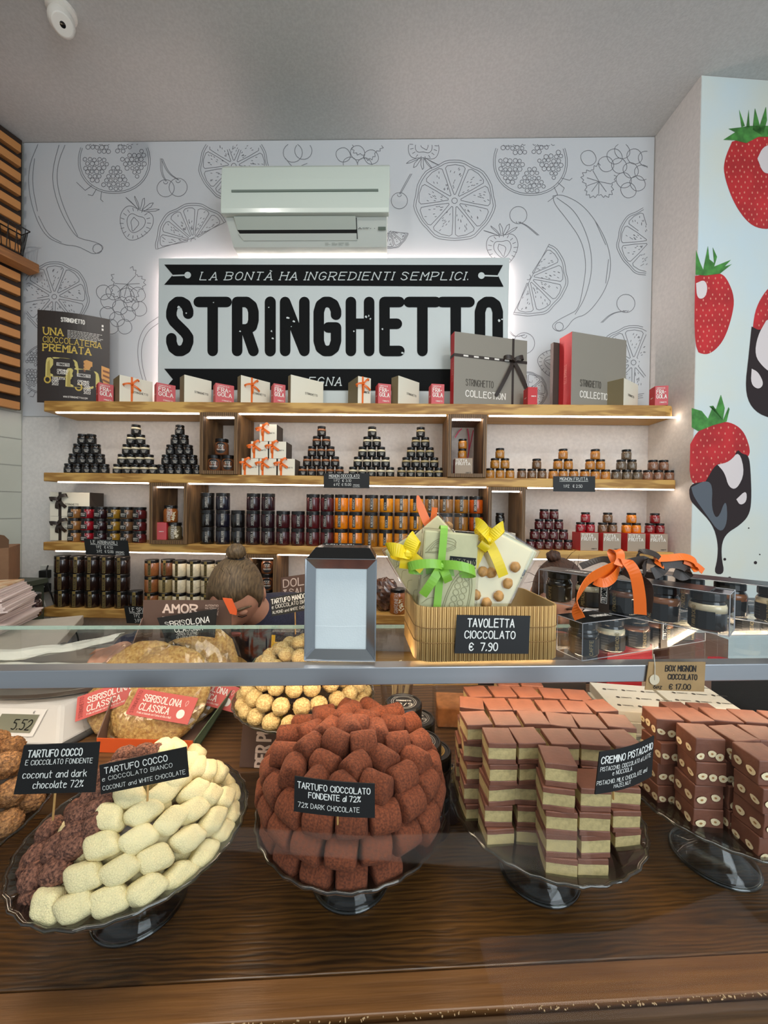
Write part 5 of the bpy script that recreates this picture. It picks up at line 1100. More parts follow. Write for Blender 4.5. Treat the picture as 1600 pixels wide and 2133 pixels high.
# plate C: layered pistachio blocks, plate D: hazelnut blocks
def rblock(w, d, h, sd, z0=0.0):
    m = MB(); f = lambda q: V((noise.noise(q*60+V((sd, 0, 0))), noise.noise(q*60+V((0, sd, 9))), 0))*.0009
    n = 4; vs = {}
    def P_(i, j, k): return V((w*(i/n-.5), d*(j/n-.5), z0+h*k))
    for side in range(6):
        for i in range(n):
            for j in range(n):
                c = []
                for (di, dj) in ((0, 0), (1, 0), (1, 1), (0, 1)):
                    u, v = i+di, j+dj
                    q = [P_(u, v, 0), P_(u, v, 1), P_(u, 0, v/n), P_(u, n, v/n), P_(0, u, v/n), P_(n, u, v/n)][side]; c.append(q+f(q))
                if side in (0, 3, 4): c = c[::-1]
                m.add(c, [(0, 1, 2, 3)])
    return m
def weld(o, bev=.0008):
    bm = bmesh.new(); bm.from_mesh(o.data); bmesh.ops.remove_doubles(bm, verts=bm.verts, dist=1e-5); bmesh.ops.recalc_face_normals(bm, faces=bm.faces); bm.to_mesh(o.data); bm.free()
    md = o.modifiers.new('bevel', 'BEVEL'); md.width = bev; md.segments = 2; md.limit_method = 'ANGLE'; md.angle_limit = radians(50); return o
BWc, BDc, BHc = .0335, .0335, .0258
def cremino(sd):
    def g():
        r = thing('pistachio_block', '', '')
        weld(rblock(BWc, BDc, .0062, sd, 0).build('milk_chocolate_layer', M_milk, r)); weld(rblock(BWc*.985, BDc*.985, .0134, sd+3, .0062).build('pistachio_layer', M_pista, r), .0004); weld(rblock(BWc*1.01, BDc*1.01, .0062, sd+7, .0196).build('milk_chocolate_layer', M_milk, r)); return r
    return g
def hazel(sd):
    def g():
        r = thing('hazelnut_block', '', ''); q = random.Random(sd); W_, H_ = .0365, .030
        weld(rblock(W_, W_, H_, sd+11).build('chocolate_block', M_milk, r), .0012)
        for face in range(4):
            R_ = Matrix.Rotation(face*pi/2, 3, 'Z'); xs = [-.012, 0, .012] if q.random() < .6 else [-.008, .008]
            h_ = MB(); zc = H_*q.uniform(.3, .5)
            for x in xs:
                x += q.uniform(-.002, .002); zz_ = zc+q.uniform(-.003, .003); ra, rb_ = q.uniform(.0048, .0066), q.uniform(.0036, .0050); tl_ = q.uniform(-.5, .5)
                def fq(k_, e): return [R_ @ V((x+k_*(ra*cos(a)*cos(tl_)-rb_*sin(a)*sin(tl_))*(1+.1*sin(3*a)), -W_/2-e, zz_+k_*(ra*cos(a)*sin(tl_)+rb_*sin(a)*cos(tl_)))) for a in [i*2*pi/12 for i in range(12)]]
                h_.add(fq(1, .0011), [tuple(range(12))], 0); h_.add(fq(.3, .0013), [tuple(range(12))], 1)
            h_.build('hazelnut_slices', [M_hz, M_hz2], r)
        return r
    return g
for i in range(4): SW[f'crem{i}'] = cremino(i*2.3); SW[f'hazb{i}'] = hazel(i+1)
def stack(kind, key, cols, bh, lbl, grp):
    cx, cy = ST[key][0], ST[key][1]; z0 = ptop(key)+.0006
    for ci, (u, v, nl, rot, nm) in enumerate(cols):
        for l in range(nl):
            k_ = 1.0 if rq.random() < .7 else 1.9; jx, jy, jr = rq.uniform(-.0016, .0016)*k_, rq.uniform(-.002, .002)*k_, rq.uniform(-.09, .09)*k_
            kk = f'{kind}{rq.randrange(4)}'; place(kk, SW[kk], (cx+u+jx, cy+v+jy, z0+l*(bh+.0003)), rot+jr, f'{lbl}, {ORD[l+1]} layer up, {nm}', 'chocolate block', grp)
def cols(pitch, R, nl, rowsN, q):
    out = []; vs_ = [-R+.5*pitch*.9+i*pitch for i in range(int(2*R/pitch)+1)]
    rn = 0
    for v in vs_:
        half = sqrt(max(0, (R+.004)**2-(abs(v)+pitch*.30)**2)); n_ = int((2*half)/pitch+.35)
        if n_ < 1: continue
        rn += 1
        for i in range(n_):
            u = (i-(n_-1)/2)*pitch
            edge = (rn <= 1)
            if nl == 4 and v > .03 and u < -.012: continue
            out.append((u, v, nl-(1 if (edge and i in (n_-1,)) or (nl == 4 and v > .02) else 0), q.uniform(-.10, .10)+(u/R)*-.10, f'{ORD[i+1]} column from left, {ORD[rn]} row from the glass'))
    return out
rc = random.Random(21)
stack('crem', 'C', cols(.0375, .108, 5, 0, rc), BHc, 'pistachio block', 'pistachio chocolate blocks')
stack('hazb', 'D', cols(.0405, .108, 4, 0, rc), .030, 'hazelnut block', 'hazelnut chocolate blocks')
# ================================================================== SIGN CARDS STUCK IN THE SWEETS
def cq(l, Ys): return [PY(x, y, Y) for (x, y), Y in zip(l, Ys)]
card4('name_card', cq([(50, 1553), (208, 1546), (198, 1650), (28, 1655)], [.395, .41, .41, .395]), [('*TARTUFO COCCO', .08, .76, .14, .70), ('E CIOCCOLATO FONDENTE', .07, .60, .10, .86), ('coconut and dark', .07, .33, .14, .80), ('chocolate 72%', .22, .12, .14, .62)], 'black name card for coconut and dark chocolate truffles at lower left', (PY(113, 1640, .402), PY(107, 1712, .412)))
card4('name_card', cq([(207, 1594), (388, 1556), (393, 1618), (210, 1655)], [.41, .41, .41, .41]), [('*TARTUFO COCCO', .06, .68, .20, .72), ('e CIOCCOLATO BIANCO', .03, .44, .14, .80), ('COCONUT and WHITE CHOCOLATE', .03, .13, .14, .94)], 'black tilted name card for coconut and white chocolate truffles', (PY(305, 1625, .412), PY(304, 1672, .414)))
card4('name_card', cq([(614, 1617), (781, 1633), (781, 1704), (612, 1690)], [.386, .390, .390, .386]), [('*TARTUFO CIOCCOLATO', .04, .70, .17, .90), ('*FONDENTE al 72%', .18, .46, .16, .64), ('72% DARK CHOCOLATE', .05, .16, .14, .76)], 'black name card for seventy-two percent dark chocolate truffles on the middle stand', (PY(703, 1680, .389), PY(703, 1727, .399)), bend=.002)
card4('name_card', cq([(1250, 1567), (1363, 1533), (1358, 1617), (1240, 1655)], [.40, .425, .425, .40]), [('*CREMINO PISTACCHIO', .03, .72, .16, .93), ('PISTACCHIO, CIOCCOLATO al LATTE', .03, .54, .10, .90), ('e NOCCIOLA', .22, .41, .10, .32), ('PISTACHIO, MILK CHOCOLATE and', .0, .22, .10, .86), ('HAZELNUT', .26, .09, .09, .28)], 'black curved name card for pistachio blocks leaning to the right', (PY(1281, 1630, .418), PY(1282, 1668, .43)), bend=.004)
card4('name_card', cq([(562, 1246), (652, 1229), (655, 1268), (566, 1284)], [.70, .70, .70, .70]), [('*TARTUFO MANDORLA', .03, .66, .24, .98), ('e CIOCCOLATO BIANCO', .03, .40, .19, .95), ('ALMOND and WHITE CHOCOLATE', .03, .12, .15, 1.0)], 'black name card for almond truffles sticking up beside the napkin dispenser', (PY(614, 1270, .702), PY(615, 1322, .70)))
# ================================================================== BEHIND THE GLASS: crumb cake display box
M_orangec = mat('orange_card', (222, 92, 38), .55); M_greenc = mat('green_card', (88, 102, 74), .55); M_brownc = mat('display_box_brown', (96, 72, 60), .6); M_brownc2 = mat('display_box_fold', (122, 94, 80), .6)
YB0, YB1 = .665, .868
fl, frr = PZ(203, 1580, ZS), PZ(402, 1583, ZS); fl.y = frr.y = YB0
fl.x = PY(203, 1580, YB0).x; frr.x = PY(402, 1583, YB0).x; w_ = frr.x-fl.x
bl, br_ = PY(297, 1400, YB1).x, PY(480, 1400, YB1).x; ztop = PY(390, 1249, YB1).z
sb = thing('cake_display_box', 'brown cardboard display box with orange lining holding wrapped crumb cakes', 'display box', (fl.x, YB0, ZS+.0005))
O = V(sb.location); bw0, bw1 = bl-fl.x, br_-fl.x; hh = ztop-ZS; dd = YB1-YB0
lip = PY(300, 1540, YB0).z-ZS
MB().hexa([(0, -.002, 0), (w_, -.002, 0), (w_, 0, 0), (0, 0, 0), (0, -.002, lip), (w_, -.002, lip), (w_, 0, lip), (0, 0, lip)]).build('front_lip', M_orangec, sb)
MB().hexa([(bw0, dd, 0), (bw1, dd, 0), (bw1, dd+.003, 0), (bw0, dd+.003, 0), (bw0, dd, hh-.004), (bw1, dd, hh), (bw1, dd+.003, hh), (bw0, dd+.003, hh-.004)]).build('back_panel', M_brownc, sb)
MB().hexa([(w_, 0, 0), (bw1, dd, 0), (bw1+.002, dd, 0), (w_+.002, 0, 0), (w_+.001, 0, lip), (bw1+.062, dd-.01, .098), (bw1+.064, dd-.01, .098), (w_+.003, 0, lip)]).build('side_flap', M_greenc, sb)
MB().hexa([(-.002, 0, 0), (bw0-.002, dd, 0), (bw0, dd, 0), (0, 0, 0), (-.002, 0, lip), (bw0-.002, dd, hh*.8), (bw0, dd, hh*.8), (0, 0, lip)]).build('side_flap', M_brownc2, sb)
MB().hexa([(0, 0, -.0002), (w_, 0, -.0002), (bw1, dd, -.0002), (bw0, dd, -.0002), (0, 0, .002), (w_, 0, .002), (bw1, dd, .002), (bw0, dd, .002)]).build('base', M_brownc2, sb)
q = [PY(x, y, YB1-.02)-O for x, y in [(464, 1245), (483, 1247), (494, 1272), (493, 1281), (480, 1278)]]
m = MB(); m.prism([(p.x, p.z) for p in q], lambda x, y: V((x, dd-.022, y)), lambda x, y: V((x, dd-.019, y))); m.build('orange_flap', M_orangec, sb)
t = MB(); f = lambda x, y: V((x, dd-.0006, y)); x0 = PY(341, 1275, YB1).x-O.x; z0 = PY(341, 1275, YB1).z-O.z; write(t, 'AMOR', f, x0, z0, .018, .0042, al='l', fit=.078, serif=.9); write(t, 'VERO', f, x0, z0-.030, .018, .0042, al='l', fit=.078, serif=.9); t.build('slab_print', M_cream, sb)
t = MB(); xs = PY(428, 1263, YB1).x-O.x; zs = PY(428, 1263, YB1).z-O.z
for k, s_ in enumerate(('AUTENTICI', 'MATERIALI', 'ARTIGIANALI', 'UNICAMENTE')): write(t, s_, f, xs, zs-.0065*k, .0042, .0006, al='l', fit=.030)
t.build('small_print', M_cream, sb)
card4('price_card', cq([(327, 1287), (452, 1268), (446, 1345), (350, 1347)], [.845]*4), [('*SBRISOLONA', .10, .66, .16, .78), ('*CLASSICA', .24, .46, .15, .52), ('(SENZA GLUTINE)', .24, .35, .08, .44), ('GLUTEN FREE', .24, .24, .08, .40), ('1 PZ  € 6,80', .24, .06, .11, .48)], 'black price card for crumb cakes standing in the brown display box', (PY(390, 1340, .846), PY(390, 1470, .848)))
# crumb cakes in clear wrapping with pink labels
M_crumb = mat('crumb_cake', (222, 184, 112), .85, noise=(160, .35), col2=(178, 130, 68), bump=(260, 1.0, .004)); M_film = glass('cellophane_film', (.97, .97, .96), 1.5, .10, 1.3); M_pinkl = mat('pink_cake_label', (204, 92, 86), .55); M_lred = mat('label_dark_edge', (150, 56, 54), .55)
def cake(loc, tilt, rz, label, lab=True, lrot=0.0, lx=0.0, R=.094, txt=True):
    r = thing('crumb_cake', label, 'cake', loc, 0, 'wrapped crumb cakes in the display box', rot=(tilt, 0, rz))
    fn = nfn(rq.random()*9, .02, 3, .035, 26)
    m = MB(); m.ball((0, 0, 0), (R, R, .016), 26, fn=lambda d: fn(d)*min(1.0, (abs(d.x)**3+abs(d.y)**3+abs(d.z)**3)**(-.12))); m.build('cake', M_crumb, r, smooth=True)
    f2 = nfn(rq.random()*9+3, .05, 4, .05, 9)
    m = MB(); m.ball((0, 0, .001), (R*1.07, R*1.07, .0215), 20, fn=lambda d: f2(d)); m.build('clear_wrapping', M_film, r)
    if lab:
        c_, s_ = cos(lrot), sin(lrot); L_, H_ = .122, .045
        def g(k): return lambda x, y: V((lx+(x-L_/2)*c_-(y-H_/2)*s_, -.024+(x-L_/2)*s_+(y-H_/2)*c_, .0245+k))
        m = MB(); a, b = g(0), g(-.001); m.hexa([b(0, 0), b(L_, 0), b(L_, H_), b(0, H_), a(0, 0), a(L_, 0), a(L_, H_), a(0, H_)]); lo = m.build('pink_label', M_pinkl, r)
        t = MB(); f = g(.0004); write(t, 'SBRISOLONA', f, L_*.16, H_*.58, H_*.24, .0016, al='l', fit=L_*.62, serif=.9); write(t, 'CLASSICA', f, L_*.16, H_*.24, H_*.24, .0016, al='l', fit=L_*.48, serif=.9); write(t, 'frolla artigianale con farina di riso e mais', f, L_*.16, H_*.10, H_*.07, .0004, al='l', fit=L_*.55)
        t.poly(circ(L_*.83, H_*.32, H_*.17, 14)[:-1], f); t.strokes([chaikin([(L_*.86, H_*.62), (L_*.89, H_*.74), (L_*.87, H_*.86), (L_*.84, H_*.74), (L_*.86, H_*.62)], 2)], .0005, f); t.build('label_print', M_white, lo)
        t = MB(); write(t, 'STRINGHETTO', lambda x, y: f(L_*.10-y, x), H_*.08, 0, L_*.055, .0009, al='l', fit=H_*.84); t.build('label_brand_print', M_lred, lo)
    return r
lc = PY(322, 1492, .735)
cake((lc.x+.012, .738, ZS+.068), radians(52), 0, 'wrapped crumb cake leaning at the front of the box with a level pink label', True, -.12, .022)
cake((lc.x-.050, .757, ZS+.073), radians(53), radians(0), 'wrapped crumb cake behind the front one with a slanting pink label', True, .38, -.028)
cake((lc.x+.02, .800, ZS+.066), radians(56), 0, 'wrapped crumb cake at the back of the display box', True, -.2, .075)
cake((lc.x+.03, .832, ZS+.080), radians(70), 0, 'wrapped crumb cake whose crumpled film shows below the price card', False)
yb = thing('gift_bag', 'small clear gift bag of red sweets tied with yellow ribbon behind the almond truffles', 'bag', (-.235, .845, ZS+.0003))
m = MB(); m.hexa([(-.034, -.022, 0), (.034, -.022, 0), (.034, .022, 0), (-.034, .022, 0), (-.032, -.016, .165), (.036, -.016, .165), (.036, .016, .165), (-.032, .016, .165)]); m.build('clear_bag', M_film, yb, bevel=.004)
MB().hexa([(-.030, -.018, .003), (.030, -.018, .003), (.030, .018, .003), (-.030, .018, .003), (-.028, -.013, .13), (.031, -.013, .13), (.031, .013, .13), (-.028, .013, .13)]).build('sweets', mat('red_sweets', (150, 60, 36), .5, noise=(70, .6), col2=(206, 150, 70)), yb, bevel=.006)
M_yel2 = mat('golden_ribbon', (238, 186, 30), .4); m = MB(); m.strip([(-.026, -.0235, .004), (-.024, -.0215, .08), (-.022, -.0182, .16)], (1, 0, 0), .008, .0006); m.strip([(.012, -.0235, .004), (.012, -.0215, .08), (.012, -.0182, .14)], (1, 0, 0), .009, .0006); m.build('ribbon_band', M_yel2, yb)
bow(MB(), (.012, -.022, .142), V((1, 0, .2)).normalized(), V((-.2, 0, 1)), V((0, -1, 0)), .030, .008).build('ribbon_bow', M_yel2, yb)
# ================================================================== LEFT: scale, paper bags, flyers
M_ss = mat('stainless_platter', (150, 146, 138), .33, metal=.9); M_scale = mat('scale_pale_plastic', (206, 202, 196), .4); M_scaled = mat('scale_dark_plastic', (74, 72, 70), .5); M_lcd = mat('lcd_green_grey', (118, 118, 98), .3)
sx = PY(118, 1500, .70).x
s = thing('shop_scale', 'pale grey shop weighing scale with a steel platter and lcd display', 'scale', (sx-.10, .665, ZS+.0005))
m = MB(); w2, w3 = .155, .215
m.hexa([(-w2, 0, .006), (w2-.02, 0, .006), (w3-.02, .22, .006), (-w3, .22, .006), (-w2, .045, .058), (w2-.055, .045, .058), (w3-.06, .22, .058), (-w3, .22, .058)]); m.build('housing', M_scale, s, bevel=.006)
m = MB(); m.hexa([(-w2-.004, -.004, 0), (w2-.012, -.004, 0), (w3-.012, .225, 0), (-w3, .225, 0), (-w2-.004, -.004, .008), (w2-.012, -.004, .008), (w3-.012, .225, .008), (-w3, .225, .008)]); m.build('base', M_scaled, s, bevel=.003)
pn = lambda u, v: V((u, .0445*v+.001, .006+.052*v))+V((0, -.0022, .0018))
MB().poly([(-.10, .2), (w2-.075, .2), (w2-.075, .86), (-.10, .86)], pn).build('display_panel', mat('scale_panel', (222, 218, 212), .4), s)
d_ = MB(); pn2 = lambda u, v: pn(u, v)+V((0, -.0006, .0005)); d_.poly([(.0, .28), (w2-.083, .28), (w2-.083, .72), (.0, .72)], pn2); o = d_.build('display_window', M_lcd, s)
t = MB(); pn3 = lambda u, v: pn(u, v)+V((0, -.0012, .001)); px_ = lambda x, y: pn3(x, .34+y*15); write(t, '5,52', px_, w2-.088, .0005, .016, .0016, al='r', fit=.034); write(t, '€', lambda x, y: pn3(x, y*15), w2-.095, .0495, .004, .0006); t.build('display_digits', M_ink, s)
m = MB(); m.lathe([(0, 0), (.158, 0), (.165, .004), (.166, .011), (.160, .011), (.155, .006), (0, .006)], 40, M=Matrix.Diagonal((1.18, .82, 1))); m.build('platter', M_ss, s, loc=(-.01, .175, .0645))
MB().lathe([(.03, 0), (.03, .008)], 16).build('platter_hub', M_scaled, s, loc=(-.01, .15, .0575))
M_paper = mat('white_wrapping_paper', (222, 220, 208), .7, noise=(20, .05))
def paper_bag(name, loc, L_, W_, rz, label, sd, tl):
    r = thing(name, label, 'paper bag', loc, rz, 'white paper bags on the scale')
    m = MB(); n = 12; vs = []; fs = []
    for zz in (0, 1):
        for i in range(n+1):
            for j in range(7):
                u, v = i/n, j/6; b = sin(pi*v)*.012*(1-.6*u)*zz
                vs.append((L_*u, W_*(v-.5)*(1-.12*u), .002+tl*u*u+b+.006*noise.noise(V((u*5+sd, v*4, sd)))*(zz)+.001*zz))
    for zz in (0, 1):
        o = zz*(n+1)*7
        for i in range(n):
            for j in range(6):
                q = (o+i*7+j, o+i*7+j+1, o+(i+1)*7+j+1, o+(i+1)*7+j); fs.append(q if not zz else q[::-1])
    m.add(vs, fs); m.build('paper', M_paper, r)
    t = MB(); f = lambda x, y: V((x, y, .0165+tl*(x/L_)**2-.004*(x/L_))); write(t, 'STRINGHETTO', f, L_*.62, -W_*.05, .008, .001, al='l', fit=L_*.3); t.poly(circ(L_*.55, -W_*.05+.004, .006, 12)[:-1], f); t.build('printed_text', M_ink, r)
    return r
plz = ZS+.0005+.0645+.0112
q = PZ(10, 1384, plz); paper_bag('paper_bag', (q.x-.02, .80, plz), .27, .09, radians(1), 'flat white printed paper bag lying lengthwise on the scale', 1, .004)
paper_bag('paper_bag', (q.x-.04, .845, plz+.012), .26, .07, radians(14), 'white paper bag folded with one pointed corner rising on the scale', 4, .03)
# low side table at the left behind the scale
M_ttop = mat('side_table_laminate', (172, 164, 150), .45, noise=(20, .05))
tb = thing('side_table', 'pale laminate side table at left behind the scale', 'table', (-.875, .97, 0), radians(29))
MB().box((-.40, .17, 1.03), (.80, .34, .03)).build('table_top', M_ttop, tb, bevel=.003); MB().box((-.42, .17, .51), (.74, .28, 1.005)).build('cabinet', M_scaled, tb)
ZTT = 1.0455
M_mag = mat('flyer_pink_paper', (214, 196, 190), .6); M_mag2 = mat('flyer_cover', (222, 206, 176), .5, noise=(22, .4), col2=(180, 120, 60))
for k in range(26):
    e = PY(72, 1300, 1.10)
    o = MB().box((-.16, 0, .0025), (.32, .21, .0042)).build('flyer', M_mag if k < 25 else M_mag2, loc=(e.x-.085+.03*sin(k*.16)+rq.uniform(-.004, .004)-(.03 if 6 < k < 14 else 0), 1.13+rq.uniform(-.004, .004), ZTT+k*.0049), rot=(0, 0, radians(20+rq.uniform(-2, 2)+(6 if k > 13 else 0))))
    tag(o, f'printed flyer, {("number "+ORD[k+1]) if k < 26 else "one near the top"} in the leaning pile at left edge' if k < 25 else 'topmost colourful flyer of the pile at the left edge', 'flyer', 'pile of flyers at the left edge')
lcab = thing('low_cabinet', 'dark green cabinet under the open cardboard box at the left wall', 'cabinet', (-1.935, 1.68, 0)); MB().box((0, 0, .51), (.38, .40, 1.02)).build('body', mat('dark_green_paint', (48, 56, 44), .6), lcab, bevel=.003); MB().box((0, 0, 1.0325), (.40, .42, .024)).build('top', mat('dark_green_top', (58, 64, 52), .5), lcab)
M_card = mat('kraft_cardboard', (142, 104, 74), .8, noise=(30, .06)); M_kraft2 = mat('kraft_cardboard_inside', (104, 74, 50), .85)
bx_ = PY(18, 1230, 1.70)
c = thing('cardboard_box', 'brown cardboard box with an open rounded lid at the left edge', 'box', (bx_.x-.13*cos(radians(35))-.11*sin(radians(35)), 1.70-.13*sin(radians(35))+.11*cos(radians(35)), ZTT), radians(35))
MB().box((0, 0, .085), (.26, .22, .17)).build('carton', M_card, c, bevel=.002)
m = MB(); pr = [(-.13, .0), (.13, 0), (.13, .035), (.115, .055), (.09, .062), (-.13, .062)]
m.prism(pr, lambda x, y: V((x, -.11, .171+y)), lambda x, y: V((x, -.107, .171+y))); m.build('lid_flap', M_kraft2, c)
t = MB(); f = plane_map((0, -.1108, 0), FX, FZ)
for k in range(6): t.strokes([[(-.12, .14-.018*k), (-.12+rq.uniform(.08, .13), .141-.018*k)]], .0012, f)
t.build('printed_lines', M_white, c)
KINDS['sauce'] = lambda: jar('sauce_jar', .032, .075, 'plum', .018, 'clear')
q = PY(62, 1284, 1.24); put('sauce', max(q.x, -1.2), 1.24, ZTT, 'small dark jar with black lid beside the pile of flyers', rz=0)
# sockets and cables on the back wall at left
M_cblw = mat('cable_white', (206, 204, 196), .5); M_cblk = mat('cable_black', (20, 20, 20), .5)
e = lambda x, y, Y=WY-.02: PY(x, y, Y)
so = thing('wall_socket', 'white wall socket with black plugs left of the lowest jar columns', 'socket', e(104, 1205, WY-.001))
MB().box((0, -.006, 0), (.09, .012, .15)).build('plate', M_cblw, so, bevel=.002)
for k, dz in enumerate((-.045, .03)): MB().box((.0, -.03, dz), (.04, .04, .045)).build('plug', M_cblk, so, bevel=.004)
def cable(name, pts, r, m, label): 
    q = [tuple(p) for p in pts]; sm = q
    for _ in range(3):
        s2 = [sm[0]]
        for a, b in zip(sm[:-1], sm[1:]): s2 += [tuple(.75*x+.25*y for x, y in zip(a, b)), tuple(.25*x+.75*y for x, y in zip(a, b))]
        sm = s2+[sm[-1]]
    return tag(MB().tube(sm, r, 6, m and 0).build(name, m, smooth=True), label, 'cable')
cable('power_cable', [e(100, 1178, 2.08), e(96, 1190, 2.06), e(100, 1222, 2.06), e(108, 1240, 2.06), e(113, 1258, 2.08)], .004, M_cblk, 'black power cable rising from the plugs by the lowest shelf')
cable('power_cable', [e(92, 1222, 2.07), e(84, 1224, 2.05), e(88, 1245, 2.05), e(97, 1268, 2.05), e(112, 1300, 2.04), e(119, 1320, 2.03), e(114, 1345, 2.02)], .004, M_cblw, 'white cable looping down from the socket past the lowest shelf')
cable('power_cable', [e(82, 1294, 2.06), e(110, 1298, 2.04), e(135, 1290, 2.03), e(150, 1300, 2.03), e(165, 1330, 2.03), e(160, 1360, 2.03)], .0035, M_cblk, 'tangled black cable below the lowest shelf at left')
# ================================================================== INSIDE THE CASE, MIDDLE AND RIGHT
KINDS['lidjar'] = lambda: lidded('plain')
M_lidtext = mat('lid_chalk_pen', (222, 222, 216), .6); M_goldl = mat('gold_lid_label', (196, 162, 84), .4)
def lidded(kind):
    r = thing('spread_jar', '', ''); R, h = .030, .062
    MB().lathe([(R*.93, 0), (R, .004), (R, h-.022), (R*.93, h-.018)], 24).build('glass_body', CT['dark'], r, smooth=True)
    MB().lathe([(R*.99, h-.018), (R, h-.017), (R, h-.003), (R*.94, h), (R*.86, h), (R*.84, h-.001), (0, h-.001)], 28).build('lid', M_lid, r)
    t = MB(); f = plane_map((0, 0, h-.0004), (1, 0, 0), (0, 1, 0)); f2 = plane_map((0, 0, h+.0001), (1, 0, 0), (0, 1, 0))
    if kind == 'gold': t.poly(circ(0, 0, R*.66, 22)[:-1], f, 1); t.strokes([circ(0, 0, R*.58, 20)], .0006, f2, 2, False); write(t, 'STRINGHETTO', f2, 0, -.001, .006, .0010, mi=2, fit=R*.95); t.poly([(-.004, R*.6), (.004, R*.6), (.004, R*.98), (-.004, R*.98)], f, 1)
    else: t.strokes([circ(0, 0, R*.68, 20), circ(0, 0, R*.58, 20)], .0005, f, 0, False); write(t, 'STRINGHETTO', f, 0, .002, .004, .0008, fit=R*.8)
    if kind != 'gold': write(t, dict(plain='8/9', two='22/9').get(kind, '8/9'), f2, .002, -R*.45, .009, .0012, fit=R*.75)
    else: write(t, '8/9', f2, 0, -R*.58, .007, .0011, fit=R*.5)
    t.build('lid_print', [M_lidtext, M_goldl, M_ink], r); return r
for kind, (x, y), tz, lb in [('plain', (841, 1462), .062*2, 'black-lidded spread jar on top of the farthest stack right of the sticks cup'), ('plain', (841, 1490), .0, None), ('plain2', (868, 1492), .062, 'black-lidded spread jar, middle one of the row beside the cocoa truffles'), ('two', (872, 1522), .062*.6, 'black-lidded spread jar with a white date on the lid'), ('gold', (898, 1561), .0, 'black jar with gold lid label and white handwritten date'), ('gold', (932, 1608), 0, 'front black jar with gold lid label next to the pistachio blocks')]:
    pass
def lj(kind, x, y, z, label, rz=0.0):
    place('lj_'+kind, lambda: lidded(kind), (x, y, z), rz, label, 'jar', 'lidded spread jars in the display case')
def at(xp, yp, zl): return PZ(xp, yp, zl)
a = at(841, 1462, ZS+.124+.0); lj('plain', a.x, a.y, ZS+.0625, 'black-lidded spread jar on top of the rear stack right of the sticks cup'); lj('plain', a.x+.001, a.y, ZS+.0002, 'black spread jar at the bottom of the rear stack right of the sticks cup', .4)
a = at(869, 1500, ZS+.093); st_ = thing('paper_block', 'small dark block raising the two middle lidded jars', 'block', (a.x-.002, a.y-.022, ZS+.0002)); MB().box((0, 0, .0155), (.06, .11, .031)).build('block', M_darkbox, st_, bevel=.001)
lj('plain2', a.x, a.y+.008, ZS+.0315, 'black-lidded spread jar behind the one dated in white', .2)
lj('two', a.x+.003, a.y-.055, ZS+.0315, 'black-lidded spread jar with a large white date written on its lid', 2.9)
a = at(900, 1561, ZW+.125); lj('gold', a.x, min(a.y, .60), ZW+.0632, 'black jar with gold lid label dated in white, stacked between truffles and pistachio blocks', .1); lj('gold', a.x, min(a.y, .60), ZW+.0003, 'black jar with gold lid label, lower of two between truffles and pistachio blocks', .5)
a = at(934, 1606, ZW+.062+.03); lj('gold', .0965, .632, ZW+.0003, 'black jar with gold lid label low beside the pistachio stand', -.2)
# clear cup with wooden sticks
M_cup = glass('clear_plastic_cup', (.96, .96, .95), 1.45, .06, 1.6); M_stick = mat('wooden_stick', (224, 200, 156), .6)
a = at(775, 1515, ZS+.01)
cu = thing('plastic_cup', 'clear plastic cup of wooden tasting sticks beside the rear stand', 'cup', (.012, .80, ZS+.0003)); MB().lathe([(.026, .0), (.028, .001), (.036, .088), (.038, .09), (.036, .091), (.0345, .088), (.027, .003), (0, .003)], 28).build('cup', M_cup, cu, smooth=True)
for k in range(7):
    an = k*.9; o = MB().box((0, 0, .055), (.009, .0016, .11)).build('tasting_stick', M_stick, loc=(.012+.012*cos(an), .80+.010*sin(an), ZS+.0045), rot=(-.10*sin(an), .16*cos(an), an)); tag(o, f'flat wooden tasting stick, {ORD[k+1]} in the clear plastic cup', 'stick', 'tasting sticks in the cup')
# clear box of orange brown sweets
cx_ = at(915, 1510, ZS+.05); b = thing('clear_box', 'clear plastic box of brown sweets left of the pistachio blocks', 'box', (.128, .80, ZS+.0003)); MB().box((0, 0, .04), (.075, .075, .08)).build('clear_case', glass('box_pvc', (.98, .98, .98), 1.45, .05, 1.3), b, bevel=.001); MB().box((0, 0, .022), (.068, .068, .040)).build('contents', mat('caramel_sweets', (176, 112, 60), .7, noise=(60, .2)), b, bevel=.003)
# brown box "per puri golosi" and jar behind plate A
a = PY(497, 1600, .634); g = thing('brown_box', 'brown cardboard box with pale slab lettering standing behind the truffle stands', 'box', (a.x, .634, ZS+.0003), rot=(radians(-12), 0, 0))
MB().box((.045, .007, .040), (.09, .012, .080)).build('carton', M_brownc, g, bevel=.0015)
t = MB(); f = lambda x, y: V((.050-y, .0004, .003+x)); write(t, 'PER PURI', f, .0, 0, .022, .0042, al='l', fit=.074, serif=.9); write(t, 'GOLOSI', f, .0, -.034, .022, .0042, al='l', fit=.062, serif=.9); t.build('slab_print', M_cream, g)
put('sauce', -.275, .812, ZS, 'brown jar with a scribbled black lid behind the brown lettered box', rz=0)
